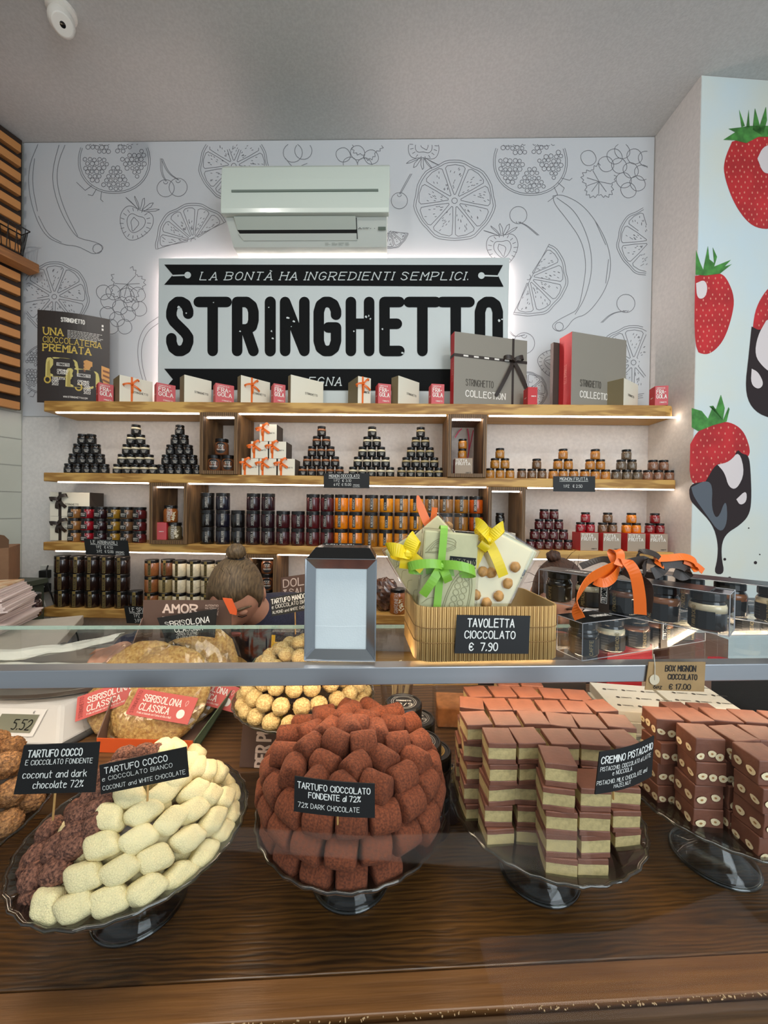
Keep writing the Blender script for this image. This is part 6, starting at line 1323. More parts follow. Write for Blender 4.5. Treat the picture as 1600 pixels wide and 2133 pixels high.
# white wrapped boxes and dark goods at right
M_wrap = mat('white_wrapped_box', (228, 222, 204), .6)
def wbox(loc, rz, label):
    r = thing('wrapped_box', label, 'box', loc, rz, 'white wrapped boxes behind the hazelnut blocks'); MB().box((0, 0, .0095), (.115, .115, .019)).build('carton', M_wrap, r, bevel=.0012)
    t = MB(); f = plane_map((0, 0, .0196), (1, 0, 0), (0, 1, 0))
    for i in range(3):
        for j in range(3):
            x, y = -.04+.036*i+.012*(j % 2), -.036+.032*j; t.poly(circ(x, y, .0035, 10)[:-1], f); write(t, 'STRINGHETTO', f, x+.006, y-.0015, .003, .0006, al='l', fit=.018)
    t.build('printed_marks', M_greyt, r)
wq = PZ(1345, 1475, ZS+.075)
for k in range(4): wbox((wq.x-.005+rq.uniform(-.003, .003), wq.y+.035+.0, ZS+.0003+k*.0194), radians(-4+rq.uniform(-3, 3)), f'white wrapped flat box, {ORD[k+1]} from the bottom of the left pile behind the hazelnut blocks')
for k in range(4): wbox((wq.x+.122, wq.y+.06, ZS+.0003+k*.0194), radians(-4+rq.uniform(-3, 3)), f'white wrapped flat box, {ORD[k+1]} from the bottom of the right pile behind the hazelnut blocks')
# dark gift cartons further back at right
for k, (xx, yy_, w2, h2, m2, lb) in enumerate([(.36, .90, .16, .15, M_darkbox, 'dark brown carton standing behind the pistachio blocks'), (.56, .935, .10, .13, M_redb, 'dark red carton standing between the dark cartons at the back'), (.70, .915, .14, .15, M_brownc, 'brown carton standing behind the white wrapped boxes')]):
    r = thing('carton', lb, 'box', (xx, yy_, ZS+.0003), radians(-12+8*k)); MB().box((0, 0, h2/2), (w2, .05, h2)).build('carton_body', m2, r, bevel=.0015)
M_redt = mat('red_shelf_edge', (170, 30, 44), .4)
r = thing('red_edged_tray', 'dark tray with a bright red edge at the right end of the counter', 'tray', (.86, .80, ZS+.0003), radians(-38)); MB().box((0, 0, .05), (.42, .012, .10)).build('front_wall', M_blk, r); MB().box((0, -.003, .105), (.43, .02, .012)).build('red_edge', M_redt, r, bevel=.002); MB().box((0, .08, .006), (.42, .15, .012)).build('tray_base', M_blk, r)
# ================================================================== ON THE TOP GLASS
ZGT = ZG+.0035
M_chrome = mat('chrome_frame', (178, 182, 186), .16, metal=.95); M_nap = mat('white_napkin', (214, 222, 222), .9, noise=(14, .03), bump=(500, .3, .0008)); M_gl = mat('dark_gloss_lid', (40, 40, 40), .15, metal=.6)
nb = PZ(708, 1376, ZGT); Yn = nb.y; nl, nr = PY(635, 1376, Yn).x, PY(781, 1376, Yn).x; nh = PY(708, 1165, Yn).z-ZGT; nw = nr-nl
na = thing('napkin_dispenser', 'chrome napkin dispenser with white napkins standing on the glass top', 'napkin dispenser', ((nl+nr)/2, Yn, ZGT), radians(1.5))
fw = .0125; x = nw/2; dp = .062
m = MB()
def bar(p0, p1, p2, p3, dpt=.012): m.hexa([V(q) for q in (p0, p1, p2, p3)]+[V(q)+V((0, .0, 0)) for q in (p0, p1, p2, p3)])
out = [(-x, 0), (x, 0), (x, nh), (-x, nh)]; inn = [(-x+fw, fw), (x-fw, fw), (x-fw, nh-fw*1.15), (-x+fw, nh-fw*1.15)]
for i in range(4):
    j = (i+1) % 4; a, b, c_, d_ = out[i], out[j], inn[j], inn[i]
    m.add([(a[0], 0, a[1]), (b[0], 0, b[1]), (c_[0], .009, c_[1]), (d_[0], .009, d_[1])], [(0, 1, 2, 3)])
    m.add([(a[0], 0, a[1]), (b[0], 0, b[1]), (b[0]*.99, dp, b[1]), (a[0]*.99, dp, a[1])], [(3, 2, 1, 0)])
m.add([(p[0], dp, p[1]) for p in out], [(3, 2, 1, 0)])
for i in range(4):
    j = (i+1) % 4; a, b = out[i], out[j]; m.tube([(a[0], .0, a[1]), (b[0], .0, b[1])], .0011, 6)
m.build('chrome_frame', M_chrome, na)
MB().box((0, .0125, nh/2), (nw-2*fw+.002, .004, nh-2*fw+.002)).build('napkins', M_nap, na)
MB().strokes([[(-x+fw, nh*.32), (0, nh*.313), (x-fw, nh*.325)]], .0008, lambda u, v: V((u, .0100, v))).build('napkin_fold', mat('napkin_edge', (232, 238, 238), .8), na)
m = MB(); m.hexa([(-x, .002, nh), (x, .002, nh), (x*.98, dp, nh), (-x*.98, dp, nh), (-x*.80, .020, nh+.014), (x*.80, .020, nh+.014), (x*.80, dp-.002, nh+.014), (-x*.80, dp-.002, nh+.014)]); m.build('top_cap', M_gl, na, bevel=.0012)
# bamboo basket with chocolate bars
M_bam = wood('bamboo_mat', (150, 112, 58), (206, 170, 108), 9, 'Z', .55, bands=6, dist=3, pos=(.2, .8)); M_bamd = mat('bamboo_thread', (128, 96, 52), .8)
b0 = PZ(868, 1380, ZGT); b1 = PZ(1168, 1374, ZGT); ba = math.atan2(b1.y-b0.y, b1.x-b0.x); bw_ = (b1-b0).length; bh_ = PY(1000, 1264, b0.y+.01).z-ZGT; bd_ = .135
bk = thing('bamboo_basket', 'rectangular bamboo slat basket holding wrapped chocolate bars on the glass top', 'basket', (b0.x, b0.y, ZGT), ba)
def rrect(w, d, r, n=6, off=0.0):
    p = []
    for (cx_, cy_, a0) in ((w-r, r, -pi/2), (w-r, d-r, 0), (r, d-r, pi/2), (r, r, pi)):
        for i in range(n+1): a = a0+pi/2*i/n; p.append((cx_+(r-off)*cos(a), cy_+(r-off)*sin(a)))
    return p
def resample(p, step):
    out = []; p = p+[p[0]]; acc = 0
    for a, b in zip(p[:-1], p[1:]):
        l = sqrt((b[0]-a[0])**2+(b[1]-a[1])**2); t = acc
        while t < l: out.append((a[0]+(b[0]-a[0])*t/l, a[1]+(b[1]-a[1])*t/l)); t += step
        acc = t-l
    return out
m = MB(); rim = rrect(bw_, bd_, .022)
for (xx, yy_) in resample(rim, .0031): m.tube([(xx, yy_, .0005), (xx, yy_, bh_)], .0016, 5)
m.build('bamboo_slats', M_bam, bk, smooth=True)
m = MB(); inn_ = rrect(bw_, bd_, .022, off=.0022); m.prism(inn_, lambda x, y: V((x, y, .001)), lambda x, y: V((x, y, .003)))
for i in range(len(inn_)):
    a, b = inn_[i], inn_[(i+1) % len(inn_)]; m.add([(a[0], a[1], .002), (b[0], b[1], .002), (b[0], b[1], bh_), (a[0], a[1], bh_)], [(3, 2, 1, 0)])
m.build('lining', mat('basket_lining', (196, 170, 122), .8), bk)
m = MB()
for z in (bh_*.35, bh_*.62): m.tube([(a, b, z) for a, b in rrect(bw_+.003, bd_+.003, .0225)], .0006, 4, closed=True)
m.build('binding_thread', M_bamd, bk, loc=(-.0015, -.0015, 0))
qq = [(952, 1281), (1105, 1283), (1101, 1362), (947, 1361)]
Yb = b0.y+.012
tcs = [PY(x, y, b0.y-.004+(x-868)/300*(b1.y-b0.y)) for x, y in qq]
card4('price_card', tcs, [('*TAVOLETTA', .15, .70, .21, .63), ('*CIOCCOLATO', .12, .40, .19, .68), ('*€  7,90', .19, .08, .20, .38)], 'black price card for chocolate bars on the front of the bamboo basket')
# chocolate bars
M_bar = mat('white_chocolate_relief', (198, 194, 150), .5, noise=(60, .04), bump=(200, .2, .0008)); M_barl = mat('relief_line_olive', (150, 146, 104), .6); M_bar2 = mat('white_chocolate_plain', (222, 210, 164), .5, noise=(30, .05)); M_hzn = mat('whole_hazelnut', (186, 138, 78), .6, noise=(120, .25))
M_lime = mat('lime_green_ribbon', (134, 190, 62), .4); M_yellow = mat('yellow_ribbon', (236, 206, 26), .4); M_film2 = glass('bar_film', (.985, .985, .98), 1.45, .08, 1.4)
def barthing(TL, TR, BR, BL, Y, tilt, relief, label, nuts=(), text_=True, th=.010):
    P = [PY(x, y, Y) for x, y in (TL, TR, BR, BL)]; tlp, trp, brp, blp = P; Ex = (trp-tlp); W = Ex.length; ex = Ex.normalized(); up = (tlp-blp); up = (up-ex*up.dot(ex)).normalized(); n = ex.cross(up).normalized()
    if n.y > 0: n = -n
    H = .148 if relief is not None else .14; Q = Matrix.Rotation(tilt, 3, ex); up = Q @ up; n = Q @ n
    r = thing('chocolate_bar', label, 'chocolate bar', (0, 0, 0), 0, 'wrapped chocolate bars in the basket'); M = Matrix((ex, -n, up)).transposed()
    r.rotation_euler = M.to_euler(); r.location = tlp-up*H
    m = MB(); m.box((W/2, th/2, H/2), (W, th, H)); m.build('chocolate_slab', M_bar if relief else M_bar2, r, bevel=.003)
    fl_ = MB(); fl_.box((W/2, th/2, H/2), (W+.005, th+.007, H+.006)); fl_.build('clear_film', M_film2, r, bevel=.002)
    f = plane_map((0, -.0006, 0), FX, FZ)
    if relief:
        t = MB(); c0 = (W*.66, H*.30)
        for s_ in (1.0, .86):
            t.strokes([[(c0[0]+s_*(.020*cos(a)*.9-.052*sin(a)*-.22), c0[1]+s_*(.052*sin(a))) for a in [i*2*pi/30 for i in range(31)]]], .0009, f, 0, False)
        for k in range(9):
            yy_ = c0[1]-.036+.009*k; dx = .0525*.22*((yy_-c0[1])/.052); t.strokes([circ(c0[0]+dx-.005, yy_, .0042, 10), circ(c0[0]+dx+.006, yy_+.004, .0042, 10)], .0007, f, 0, False)
        for k in range(7): t.strokes([chaikin([(W*.05, H*(.05+.12*k)), (W*.2, H*(.12+.12*k)), (W*.34, H*(.10+.12*k))], 2)], .0008, f, 0, False)
        for k in range(3): t.strokes([chaikin([(W*.05+.004*k, H*.80), (W*.25, H*(.93-.02*k)), (W*.55, H*(.94-.03*k)), (W*.62, H*(.88-.02*k)), (W*.3, H*(.80-.01*k)), (W*.05, H*.78)], 2)], .0008, f, 0, False)
        t.build('pod_relief', M_barl, r)
        if text_:
            t = MB(); t.poly([(W*.5, H*.745), (W*.97, H*.745), (W*.97, H*.765), (W*.5, H*.765)], f); t.poly([(W*.5, H*.66), (W*.97, H*.66), (W*.97, H*.675), (W*.5, H*.675)], f); write(t, 'STRINGHETTO', f, W*.735, H*.695, H*.045, .0016, fit=W*.46); t.build('printed_text', M_ink, r)
    for (x, y) in nuts:
        hn = MB(); hn.ball((W*x, -.002, H*y), (.0078, .006, .0080), 10, fn=nfn(x*9+y, .14, 2.0, .06, 7)); hn.build('hazelnut', M_hzn, r, smooth=True)
    return r, W, H
T_ = radians(-8)
r, W, H = barthing((800, 1148), (850, 1118), (905, 1262), (862, 1290), .62, T_, True, 'white chocolate bar leaning left at the left end of the basket', text_=False)
r, W, H = barthing((848, 1128), (912, 1072), (985, 1160), (925, 1215), .61, T_, None, 'plain white chocolate bar with a peaked corner behind the front bar', nuts=((.2, .4),))
r, W, H = barthing((1040, 1100), (1121, 1150), (1126, 1275), (1060, 1285), .605, T_, True, 'pale printed chocolate bar upright at the right back of the basket')
r, W, H = barthing((1012, 1096), (1112, 1147), (1060, 1270), (975, 1225), .575, T_, None, 'white chocolate bar studded with whole hazelnuts tilted to the right', nuts=((.16, .80), (.80, .75), (.45, .58), (.80, .56), (.75, .40), (.36, .30), (.60, .28), (.3, .55)))
rb = MB(); rb.strip([(W*.12, -.004, H*.2), (W*.10, -.006, H*.8), (W*.10, -.006, H*1.0)], (1, 0, 0), .011, .0006); rb.build('ribbon_band', M_yellow, r)
bow(MB(), (W*.10, -.012, H*.86), V((.9, 0, .3)).normalized(), V((-.35, 0, .9)).normalized(), V((0, -1, 0)), .030, .015, tails=(.5, 1.6), up=1.1).build('ribbon_bow', M_yellow, r)
r, W, H = barthing((884, 1103), (998, 1113), (990, 1262), (874, 1262), .560, T_, True, 'front printed white chocolate bar tied with a lime green bow')
rb = MB(); xg = W*.34; rb.strip([(xg-.002, -.0042, .02), (xg, -.0046, H*.62), (xg+.001, -.0046, H+.004), (xg, .013, H+.004)], (1, 0, 0), .0105, .0007); rb.strip([(-.003, -.0050, H*.66), (xg, -.0056, H*.66), (W*.62, -.0050, H*.67)], (0, 0, 1), .0085, .0007); rb.build('ribbon_band', M_lime, r)
bow(MB(), (xg, -.008, H*.66), V((1, 0, .02)), V((0, 0, 1)), V((0, -1, 0)), .047, .0125, tails=(.9, .45), up=-.12).build('ribbon_bow', M_lime, r)
bow(MB(), (-.022, -.006, H*.74), V((.8, 0, .5)).normalized(), V((-.4, 0, .85)).normalized(), V((0, -1, 0)), .028, .019, tails=(.6, 1.0), up=.8).build('yellow_bow', M_yellow, r)
# clear bag of hazelnuts behind
hb = thing('hazelnut_bag', 'clear bag of whole hazelnuts with orange ribbon rising behind the bars', 'bag', PY(915, 1140, .645)-V((0, 0, .05)))
MB().box((0, 0, .045), (.070, .022, .125)).build('clear_bag', M_film2, hb, bevel=.003); 
for i, (x, z) in enumerate(((-.022, .075), (.014, .085), (.02, .062), (.0, .05), (-.02, .04), (.018, .035))): MB().ball((x, -.002, z), .0085, 10, fn=nfn(i+40, .12, 2, .05, 7)).build('hazelnut', M_hzn, hb, smooth=True)
m = MB(); f = lambda x, y: PY(x, y, .622)-V(hb.location); m.strip([f(902, 1115), f(888, 1085), f(876, 1055), f(870, 1032)], (1, .2, .3), [.008, .014, .013, .003], .0007); m.strip([f(905, 1112), f(903, 1085), f(906, 1057)], (1, 0, 0), [.006, .010, .009], .0007); m.build('orange_ribbon', M_orange, hb)
# clear mignon gift boxes with ribbons
M_pvc = glass('clear_pvc', (.96, .97, .97), 1.45, .05, 1.5); M_blkcard = mat('black_gift_card', (18, 17, 17), .3); M_pvcedge = mat('pvc_edge_shine', (150, 152, 156), .2)
KINDS['gift'] = None
def gift(a, b, z, dpt, label, n=5, ribbon_at=.52):
    a, b = V(a), V(b); L_ = (b-a).length; ag = math.atan2(b.y-a.y, b.x-a.x); h = .0525
    r = thing('gift_jar_box', label, 'gift box', (a.x, a.y, z), ag, 'clear gift boxes of mignon jars')
    m = MB(); m.box((L_/2, dpt/2, h/2), (L_, dpt, h-.001)); m.build('clear_case', M_pvc, r)
    m = MB(); q = [(0, 0, 0), (L_, 0, 0), (L_, dpt, 0), (0, dpt, 0)]
    for z2 in (0, h):
        for i in range(4): p0, p1 = q[i], q[(i+1) % 4]; m.tube([(p0[0], p0[1], z2), (p1[0], p1[1], z2)], .0006, 4)
    for p in q: m.tube([(p[0], p[1], 0), (p[0], p[1], h)], .0006, 4)
    m.build('case_edges', M_pvcedge, r)
    MB().box((L_*.46, dpt/2, h+.0006), (L_*.92, dpt, .001)).build('black_top_card', M_blkcard, r)
    t = MB(); f = plane_map((0, 0, h+.0014), (1, 0, 0), (0, 1, 0)); write(t, 'STRINGHETTO', f, L_*.15, dpt*.35, .009, .0013, al='l', fit=.05); t.build('top_print', M_white, r)
    fl = ['CAFFE', 'PISTACCHIO', 'FONDENTE', 'NOCCIOLA', 'FAVA DI CACAO', 'LATTE']
    for i in range(n):
        x = L_*(i+.5)/n; key = 'mg%d' % (i % 6)
        if key not in KINDS: KINDS[key] = (lambda t_, inn: lambda: jar('mignon_jar', .0205, .0495, 'black', .011, 'gold0', t_, inner=inn))(fl[i % 6], ['black', 'cream', 'milk', 'hazel', 'cream', 'pist'][i % 6])
        w = V((cos(ag), sin(ag), 0))*x+V((-sin(ag), cos(ag), 0))*(dpt/2); c0 = V((a.x, a.y, z+.0006))+w
        o = put(key, c0.x, c0.y, c0.z, f'mignon jar, {ORD[i+1]} from the left inside the {label.split(",")[0]}', 'mignon jars in clear gift boxes', rz=ag+rg.uniform(-.3, .3))
    xr = L_*ribbon_at; wv = .0145
    rb = MB(); rb.strip([(xr, dpt, .002), (xr, dpt+.001, h+.002), (xr, -.001, h+.002), (xr, -.0014, .0)], (1, 0, 0), wv, .0008); rb.build('ribbon_band', M_brownr, r)
    t = MB(); f = plane_map((xr, -.0022, 0), FX, FZ); t.poly([(-.0045, .014), (.0045, .014), (.0045, .042), (-.0045, .042)], f, 0); write(t, 'STRINGHETTO', lambda x, y: plane_map((xr, -.0026, 0), FX, FZ)(y-.003, .041-x), 0, 0, .0065, .0011, al='l', mi=1, fit=.026); t.build('ribbon_print', [M_white, M_ink], r)
    return r, L_, h, xr
_j0 = jar
def jar(name, r, h, body, lid_h, style, txt='', neck=True, inner=None):
    if style != 'gold0': return _j0(name, r, h, body, lid_h, style, txt, neck, inner)
    root = _j0(name, r, h, body, lid_h, 'none', txt, neck, inner)
    for ch in list(root.children):
        if ch.name.startswith('label'): bpy.data.objects.remove(ch)
    l = MB(); lab_patch(l, r+.0006, -r*1.3, r*1.3, h*.06, h*.52)
    f2 = cyl_map(r+.0012); write(l, txt, lambda x, y: f2(.002-y, x), h*.08, -.004, .0048, .0007, al='l', mi=1, fit=min(h*.55, .0042*len(txt)))
    for k in range(4): l.strokes([[(-r*.9, h*(.42-.08*k)), (-r*.35, h*(.42-.08*k))]], .0006, f2, 2, False)
    l.build('label', [M_lab, mat('label_dim_gold', (150, 130, 84), .5), mat('label_dim_grey', (90, 90, 88), .6)], root); return root
Lz = ZGT+.0008
la = PZ(1212.5, 1378, ZGT); lb_ = PZ(1469, 1336, ZGT); dirL = (lb_-la).normalized()
gift(la, lb_, Lz, .046, 'lower clear gift box lying on the glass, bottom right', 5, .62)
gift(V((lb_.x+.045, lb_.y+.03, 0)), V((lb_.x+.295, lb_.y+.055, 0)), Lz, .046, 'rear clear gift box, under the far right one on the glass', 5, .7)
Uz = Lz+.0535+.002
ua = PZ(1519, 1326, Uz); ub = PZ(1122, 1249, Uz)
r, L_, h, xr = gift(ub, ua, Uz, .046, 'upper clear gift box with orange bow, right', 5, .42)
f = lambda x, y, Y=.50: r.matrix_basis.inverted() @ PY(x, y, Y)
m = MB(); 
m.strip([f(1287, 1178, .53), f(1260, 1188, .52), f(1226, 1208, .51), f(1205, 1240, .50), f(1200, 1268, .495), f(1208, 1289, .49)], (.2, 0, 1), .0145, .0008); m.strip([f(1287, 1176, .53), f(1305, 1170, .52), f(1323, 1195, .505), f(1332, 1240, .495), f(1334, 1280, .49)], (1, .1, 0), .0135, .0008)
m.strip([f(1286, 1180, .53), f(1276, 1160, .535), f(1274, 1149, .54), f(1284, 1146, .535), f(1292, 1152, .53), f(1292, 1166, .525), f(1287, 1178, .52)], (1, .6, .1), .010, .0008); m.strip([f(1283, 1180, .535), f(1262, 1193, .525), f(1240, 1208, .52), f(1260, 1214, .515), f(1281, 1200, .52), f(1290, 1180, .53)], (0, .3, 1), .012, .0008)
m.build('orange_bow', M_orange, r)
m = MB(); m.strip([f(1292, 1180, .545), f(1262, 1165, .57), f(1235, 1170, .58), f(1210, 1180, .58)], (0, .6, .8), .010, .0008); m.strip([f(1294, 1183, .53), f(1320, 1175, .54), f(1345, 1172, .55), f(1340, 1190, .54)], (0, .3, 1), .018, .0008); m.strip([f(1300, 1186, .53), f(1330, 1205, .515), f(1348, 1225, .51), f(1345, 1275, .505)], (1, 0, .2), .014, .0008); m.build('brown_bow', M_brownr, r)
ta, tb_ = ub+(ua-ub)*.40+V((.055, .098, 0)), ub+(ua-ub)*1.25+V((.085, .085, 0))
r2, L2, h2, xr2 = gift(V((ta.x, ta.y, 0)), V((tb_.x, tb_.y, 0)), Uz, .046, 'far right clear gift box, with brown and orange bow, cut by the edge', 5, .30)
f = lambda x, y, Y=.60: r2.matrix_basis.inverted() @ PY(x, y, Y)
m = MB(); m.strip([f(1383, 1178), f(1365, 1165), f(1395, 1162), f(1425, 1160), f(1446, 1168), f(1450, 1182), f(1440, 1184)], (0, .8, .6), .013, .0008); m.strip([f(1425, 1168), f(1450, 1178), f(1465, 1190)], (0, .3, 1), .010, .0008); m.build('orange_bow', M_orange, r2)
m = MB(); m.strip([f(1380, 1175), f(1350, 1168), f(1331, 1163), f(1332, 1152), f(1345, 1149), f(1365, 1155), f(1376, 1165)], (.2, .8, .5), .010, .0008); m.strip([f(1380, 1176), f(1400, 1172), f(1425, 1178), f(1433, 1190), f(1420, 1198), f(1405, 1190)], (0, .4, 1), .017, .0008); m.strip([f(1382, 1178), f(1372, 1190), f(1360, 1195)], (0, .2, 1), .018, .0008); m.build('brown_bow', M_brownr, r2)
# kraft tag on the rail
tq = [(1352, 1379), (1470, 1379), (1467, 1441), (1344, 1437)]
kd = lambda x, y: PL(x, y, KO-KV*.003, KV)
M_kraft = mat('kraft_tag', (170, 138, 92), .75, noise=(60, .06)); M_pen = mat('black_pen', (28, 24, 22), .6)
kt = card4('price_tag', [kd(*p) for p in tq], [('*BOX MIGNON', .30, .68, .20, .53), ('*CIOCCOLATO', .36, .40, .18, .50), ('*6pz', .13, .06, .14, .14), ('*€ 17,00', .40, .06, .18, .36)], 'brown kraft tag with a round eyelet hanging on the steel rail', group=None, paper=M_kraft, ink=M_pen, extra=None)
e0 = kd(1362, 1415)-V(kt.location); o = MB().lathe([(.0028, 0), (.0072, 0), (.0072, .0008), (.0028, .0008)], 20, M=KV.to_track_quat('-Z', 'Y').to_matrix(), c=e0-KV*.0008).build('eyelet', mat('tag_eyelet', (214, 200, 170), .6), kt)
M_str = mat('string', (200, 196, 180), .7); MB().tube([e0-KV*.002, e0+V((0, 0, .02))-KV*.0015, e0+V((.002, .004, .034))], .0006, 5).build('string', M_str, kt)
# ================================================================== PEOPLE BEHIND THE COUNTER
M_skin = mat('skin', (206, 150, 122), .5, noise=(30, .06), sss=.15); M_hairA = mat('hair_ash_blonde', (104, 84, 58), .55, noise=(50, .45), stretch=(6, 1, 1), bump=(90, .6, .003)); M_hairB = mat('hair_brown', (66, 40, 26), .55, noise=(50, .4), stretch=(6, 1, 1), bump=(90, .6, .003))
M_navy = mat('navy_sweater', (44, 44, 62), .9, noise=(200, .2)); M_trous = mat('dark_trousers', (34, 32, 32), .9)
def skin_mesh(verts, edges, radii, root=0, sub=1):  # tapered limbs with rounded joints, fused into one surface by the remesh that follows
    m = MB()
    for k, v in enumerate(verts): m.ball(v, radii[k], 9 if radii[k] > .03 else 6)
    for a, b in edges:
        pa, pb = V(verts[a]), V(verts[b]); n = 6
        if (pb-pa).length > 1e-4: m.tube([pa.lerp(pb, t/n) for t in range(n+1)], [radii[a]+(radii[b]-radii[a])*t/n for t in range(n+1)], 18 if max(radii[a], radii[b]) > .03 else 10)
    me = m.mesh('figure', M_skin, True); return me
def head_fn(d):  # d: unit direction, -y faces forward, z up
    f = 1.0
    if d.z < 0: f *= 1-.16*(-d.z)*abs(d.x)-.05*(-d.z)
    def g(c, s, a): return a*math.exp(-((d-V(c).normalized()).length/s)**2)
    f += g((0, -1, -.22), .13, .17)+g((0, -1, -.05), .10, .05)+g((0, -1, -.62), .16, .05)+g((0, -.8, -.95), .22, .08)
    f -= g((.36, -1, .02), .17, .06)+g((-.36, -1, .02), .17, .06); f += g((.33, -1, .20), .15, .03)+g((-.33, -1, .20), .15, .03)
    return f
def person(name, label, J, hc, hrot, hair, bun, sleeves=True):
    """J: joints pelvis, belly, chest, neck, sL, eL, wL, sR, eR, wR, hL, kL, aL, tL, hR, kR, aR, tR"""
    names = list(J); idx = {k: i for i, k in enumerate(names)}; E_ = [('pelvis', 'belly'), ('belly', 'chest'), ('chest', 'collar'), ('collar', 'neck'), ('chest', 'sL'), ('sL', 'eL'), ('eL', 'wL'), ('chest', 'sR'), ('sR', 'eR'), ('eR', 'wR'), ('pelvis', 'hL'), ('hL', 'kL'), ('kL', 'aL'), ('aL', 'tL'), ('pelvis', 'hR'), ('hR', 'kR'), ('kR', 'aR'), ('aR', 'tR')]
    Rd = dict(pelvis=.125, belly=.115, chest=.12, collar=.072, neck=.050, sL=.055, sR=.055, eL=.040, eR=.040, wL=.027, wR=.027, hL=.085, hR=.085, kL=.055, kR=.055, aL=.038, aR=.038, tL=.032, tR=.032)
    vs = [V(J[k]) for k in names]; ed = [(idx[a], idx[b]) for a, b in E_]; rd = [Rd[k]*(.72 if k in ('pelvis', 'belly', 'chest', 'collar', 'sL', 'sR', 'hL', 'hR') else .9) for k in names]
    hcv = V(hc); vs.append(V(J['neck']).lerp(hcv, .55)); ed.append((idx['neck'], len(vs)-1)); rd.append(.052)
    for s in 'LR':  # hands with five fingers
        w = V(J['w'+s]); dr = (w-V(J['e'+s])).normalized(); sd = dr.cross(V((0, 0, 1))).normalized()*(1 if s == 'L' else -1); pm = w+dr*.055
        vs.append(pm); ed.append((idx['w'+s], len(vs)-1)); rd.append(.022); pi_ = len(vs)-1
        for k in range(4):
            p0 = pm+dr*.030+sd*(.030-.020*k); l = (.07, .078, .072, .056)[k]; a = len(vs)
            vs += [p0, p0+dr*l*.5+V((0, 0, -.010)), p0+dr*l*.85+V((0, 0, -.030))]; ed += [(pi_, a), (a, a+1), (a+1, a+2)]; rd += [.0095, .0085, .0075]
        p0 = w+dr*.025+sd*.028; a = len(vs); vs += [p0, p0+dr*.03+sd*.022, p0+dr*.055+sd*.028+V((0, 0, -.01))]; ed += [(pi_, a), (a, a+1), (a+1, a+2)]; rd += [.011, .0095, .008]
    me = skin_mesh(vs, ed, rd, idx['pelvis'], 2)
    r = thing(name, label, 'person', (J['pelvis'][0], J['pelvis'][1], 0)); R0 = V(r.location)
    bm = bmesh.new(); bm.from_mesh(me); 
    h = MB(); Mh = hrot
    h.ball(hcv, (.074, .092, .112), 36, M=Mh, fn=head_fn)
    for sx in (-1, 1): # ears
        h.ball(hcv+Mh @ V((sx*.074, .010, -.010)), (.010, .018, .030), 8, M=Mh @ Matrix.Rotation(sx*.35, 3, 'Z'))
    hm = h.mesh('head', M_skin, True); bm.from_mesh(hm); bmesh.ops.translate(bm, verts=bm.verts, vec=-R0); bm.to_mesh(me); bm.free()
    me.materials.clear(); me.materials.append(M_skin)
    b = bpy.data.objects.new('body', me); COL.objects.link(b); b.parent = r
    rm = b.modifiers.new('merge', 'REMESH'); rm.mode = 'VOXEL'; rm.voxel_size = .0048; rm.use_smooth_shade = True
    sm = b.modifiers.new('smooth', 'SMOOTH'); sm.factor = .5; sm.iterations = 3
    hl = hcv-R0
    def lp(x, y, z): return hl+Mh @ V((x, y, z))
    t = MB()  # lips, brows, closed lids
    t.ball(lp(0, -.092, -.068), (.022, .006, .0045), 8, M=Mh); t.ball(lp(0, -.090, -.076), (.019, .006, .005), 8, M=Mh); t.build('lips', mat('lips', (176, 96, 88), .45), b, smooth=True)
    t = MB()
    for sx in (-1, 1): MB().tube([lp(sx*.014, -.0915, .026), lp(sx*.030, -.0905, .032), lp(sx*.046, -.080, .028), lp(sx*.054, -.071, .022)], [.003, .0038, .0032, .0018], 6).build('eyebrow', hair, b, smooth=True)
    t = MB()
    for sx in (-1, 1): MB().ball(lp(sx*.030, -.077, .006), (.0135, .011, .009), 8, M=Mh).build('eyelid', M_skin, b, smooth=True); MB().tube([lp(sx*.018, -.086, -.001), lp(sx*.030, -.0885, -.003), lp(sx*.042, -.084, -.001)], .0013, 5).build('eyelashes', M_blk, b)
    # hair: cap drawn back to a bun
    hm_ = MB()
    def hf(d):
        line = .44+.10*abs(d.x)-.0*d.y  # hairline height on the forehead
        lim = line if d.y < -.62 else (line+(-.55-line)*min(1, (d.y+.62)/.42))
        k = 1/(1+math.exp(-(d.z-lim)*22)); return (1.0-.12*(1-k))*head_fn(V((d.x, abs(d.y), d.z)))*(1+.006*noise.noise(V((d.x*26, d.y*3, d.z*3)))+.02*k)
    hm_.ball(hl, (.0785, .0985, .1185), 36, M=Mh, fn=hf); ho = hm_.build('hair', hair, r, smooth=True)
    bp = lp(*bun[:3]); t = MB(); nf = nfn(3, .10, 2.5, .07, 7); t.ball(bp, (bun[3], bun[3], bun[3]*.9), 16, fn=lambda d: nf(d)*(1+.06*sin(9*math.atan2(d.y, d.x)+5*d.z))); t.build('hair_bun', hair, ho, smooth=True)
    ax = (bp-hl).normalized(); tp = bp-ax*bun[3]*.80; q = ax.to_track_quat('Z', 'Y').to_matrix(); t = MB(); t.tube([tp+q @ V((bun[3]*.66*cos(a), bun[3]*.66*sin(a), 0)) for a in [i*2*pi/16 for i in range(16)]], bun[3]*.26, 8, closed=True); t.build('hair_tie', M_cblk, ho, smooth=True)
    t = MB(); q2 = random.Random(4)
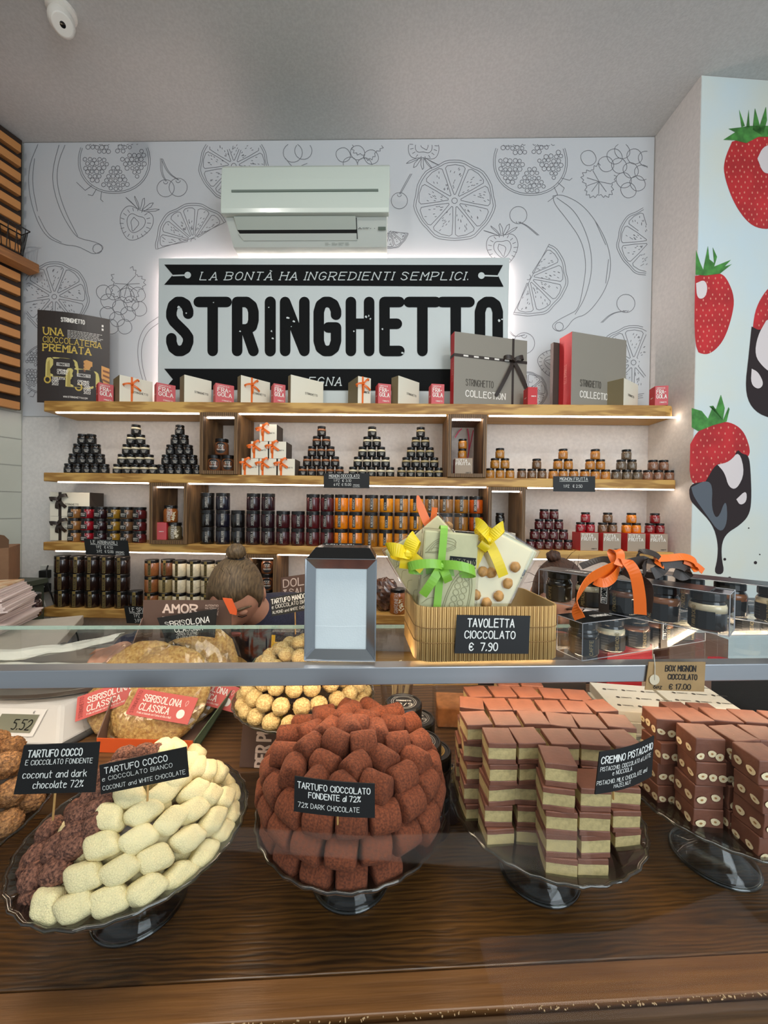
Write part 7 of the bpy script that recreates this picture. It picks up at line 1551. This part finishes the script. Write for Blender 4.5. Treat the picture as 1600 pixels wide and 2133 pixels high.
    for k in range(14):
        d = V((q2.uniform(-1, 1), q2.uniform(-.5, 1), q2.uniform(.2, 1))).normalized(); s0 = hl+Mh @ V((d.x*.079, d.y*.099, d.z*.119)); e = Mh @ (d+V((q2.uniform(-.6, .6), q2.uniform(-.6, .6), q2.uniform(-.2, .4))))*q2.uniform(.012, .03 if bun[3] > .024 else .05)
        t.tube([s0*.999+hl*.001, s0+e*.5+V((0, 0, .004)), s0+e], [.0009, .0007, .0003], 4)
    t.build('loose_strands', hair, ho)
    def cloth(keys, ext, m, nm, extra=()):
        ks = [k for k in names if k in keys]; ix = {k: i for i, k in enumerate(ks)}; v2 = [V(J[k])-R0 for k in ks]; e2 = [(ix[a], ix[b]) for a, b in E_ if a in ix and b in ix]; r2 = [Rd[k]+ext+(.016 if k in ('sL', 'sR', 'collar') else (.014 if k in ('pelvis', 'belly') else 0)) for k in ks]
        mm = skin_mesh(v2, e2, r2, ix['pelvis'], 2); mm.materials.clear(); mm.materials.append(m); o = bpy.data.objects.new(nm, mm); COL.objects.link(o); o.parent = r
        q = o.modifiers.new('merge', 'REMESH'); q.mode = 'VOXEL'; q.voxel_size = .009; q.use_smooth_shade = True; q = o.modifiers.new('smooth', 'SMOOTH'); q.factor = .5; q.iterations = 6
    cloth({'pelvis', 'belly', 'chest', 'collar', 'neck', 'sL', 'eL', 'wL', 'sR', 'eR', 'wR'}, .013, M_navy, 'sweater'); cloth({'pelvis', 'belly', 'hL', 'kL', 'aL', 'hR', 'kR', 'aR'}, .012, M_trous, 'trousers')
    t = MB()
    for s in 'LR': 
        a, b_ = V(J['a'+s])-R0, V(J['t'+s])-R0; t.ball((a+b_)/2+V((0, 0, -.004)), (.048, .125, .046), 10)
    t.build('shoes', M_cblk, r, smooth=True)
    return r
hp1 = PY(492, 1236, 1.13)
Mh1 = Matrix.Rotation(radians(12), 3, 'Z') @ Matrix.Rotation(radians(34), 3, 'X')
h1 = V(hp1)
J1 = dict(pelvis=(-.40, 1.52, .84), belly=(-.40, 1.46, .95), chest=(-.41, 1.335, .985), collar=(-.414, 1.258, 1.032), neck=(-.415, 1.235, 1.05), sL=(-.55, 1.31, 1.01), eL=(-.74, 1.19, .99), wL=(-.70, 1.005, 1.035), sR=(-.275, 1.31, .975), eR=(-.19, 1.27, .80), wR=(-.20, 1.08, .955),
          hL=(-.48, 1.53, .80), kL=(-.49, 1.42, .46), aL=(-.49, 1.52, .085), tL=(-.50, 1.38, .045), hR=(-.32, 1.53, .80), kR=(-.31, 1.42, .46), aR=(-.31, 1.52, .085), tR=(-.30, 1.38, .045))
person('person', 'person with ash blonde hair in a top bun, bending behind the brown box', J1, h1, Mh1, M_hairA, (.006, .040, .128, .026))
hp2 = PY(1165, 1238, 1.20); h2_ = V(hp2)
Mh2 = Matrix.Rotation(radians(-20), 3, 'Z') @ Matrix.Rotation(radians(30), 3, 'X')
dx = h2_.x+.41
J2 = {k: (v[0]+dx+.0, v[1]+.07, v[2]+h2_.z-h1.z) for k, v in J1.items()}
for s in 'LR':
    x_, y_ = J2['a'+s][0], J2['a'+s][1]; J2['a'+s] = (x_, y_, .085); J2['t'+s] = (x_, y_-.14, .045)
person('person', 'person with untidy brown hair mostly hidden behind the clear gift boxes', J2, h2_, Mh2, M_hairB, (-.02, .03, .122, .020), False)
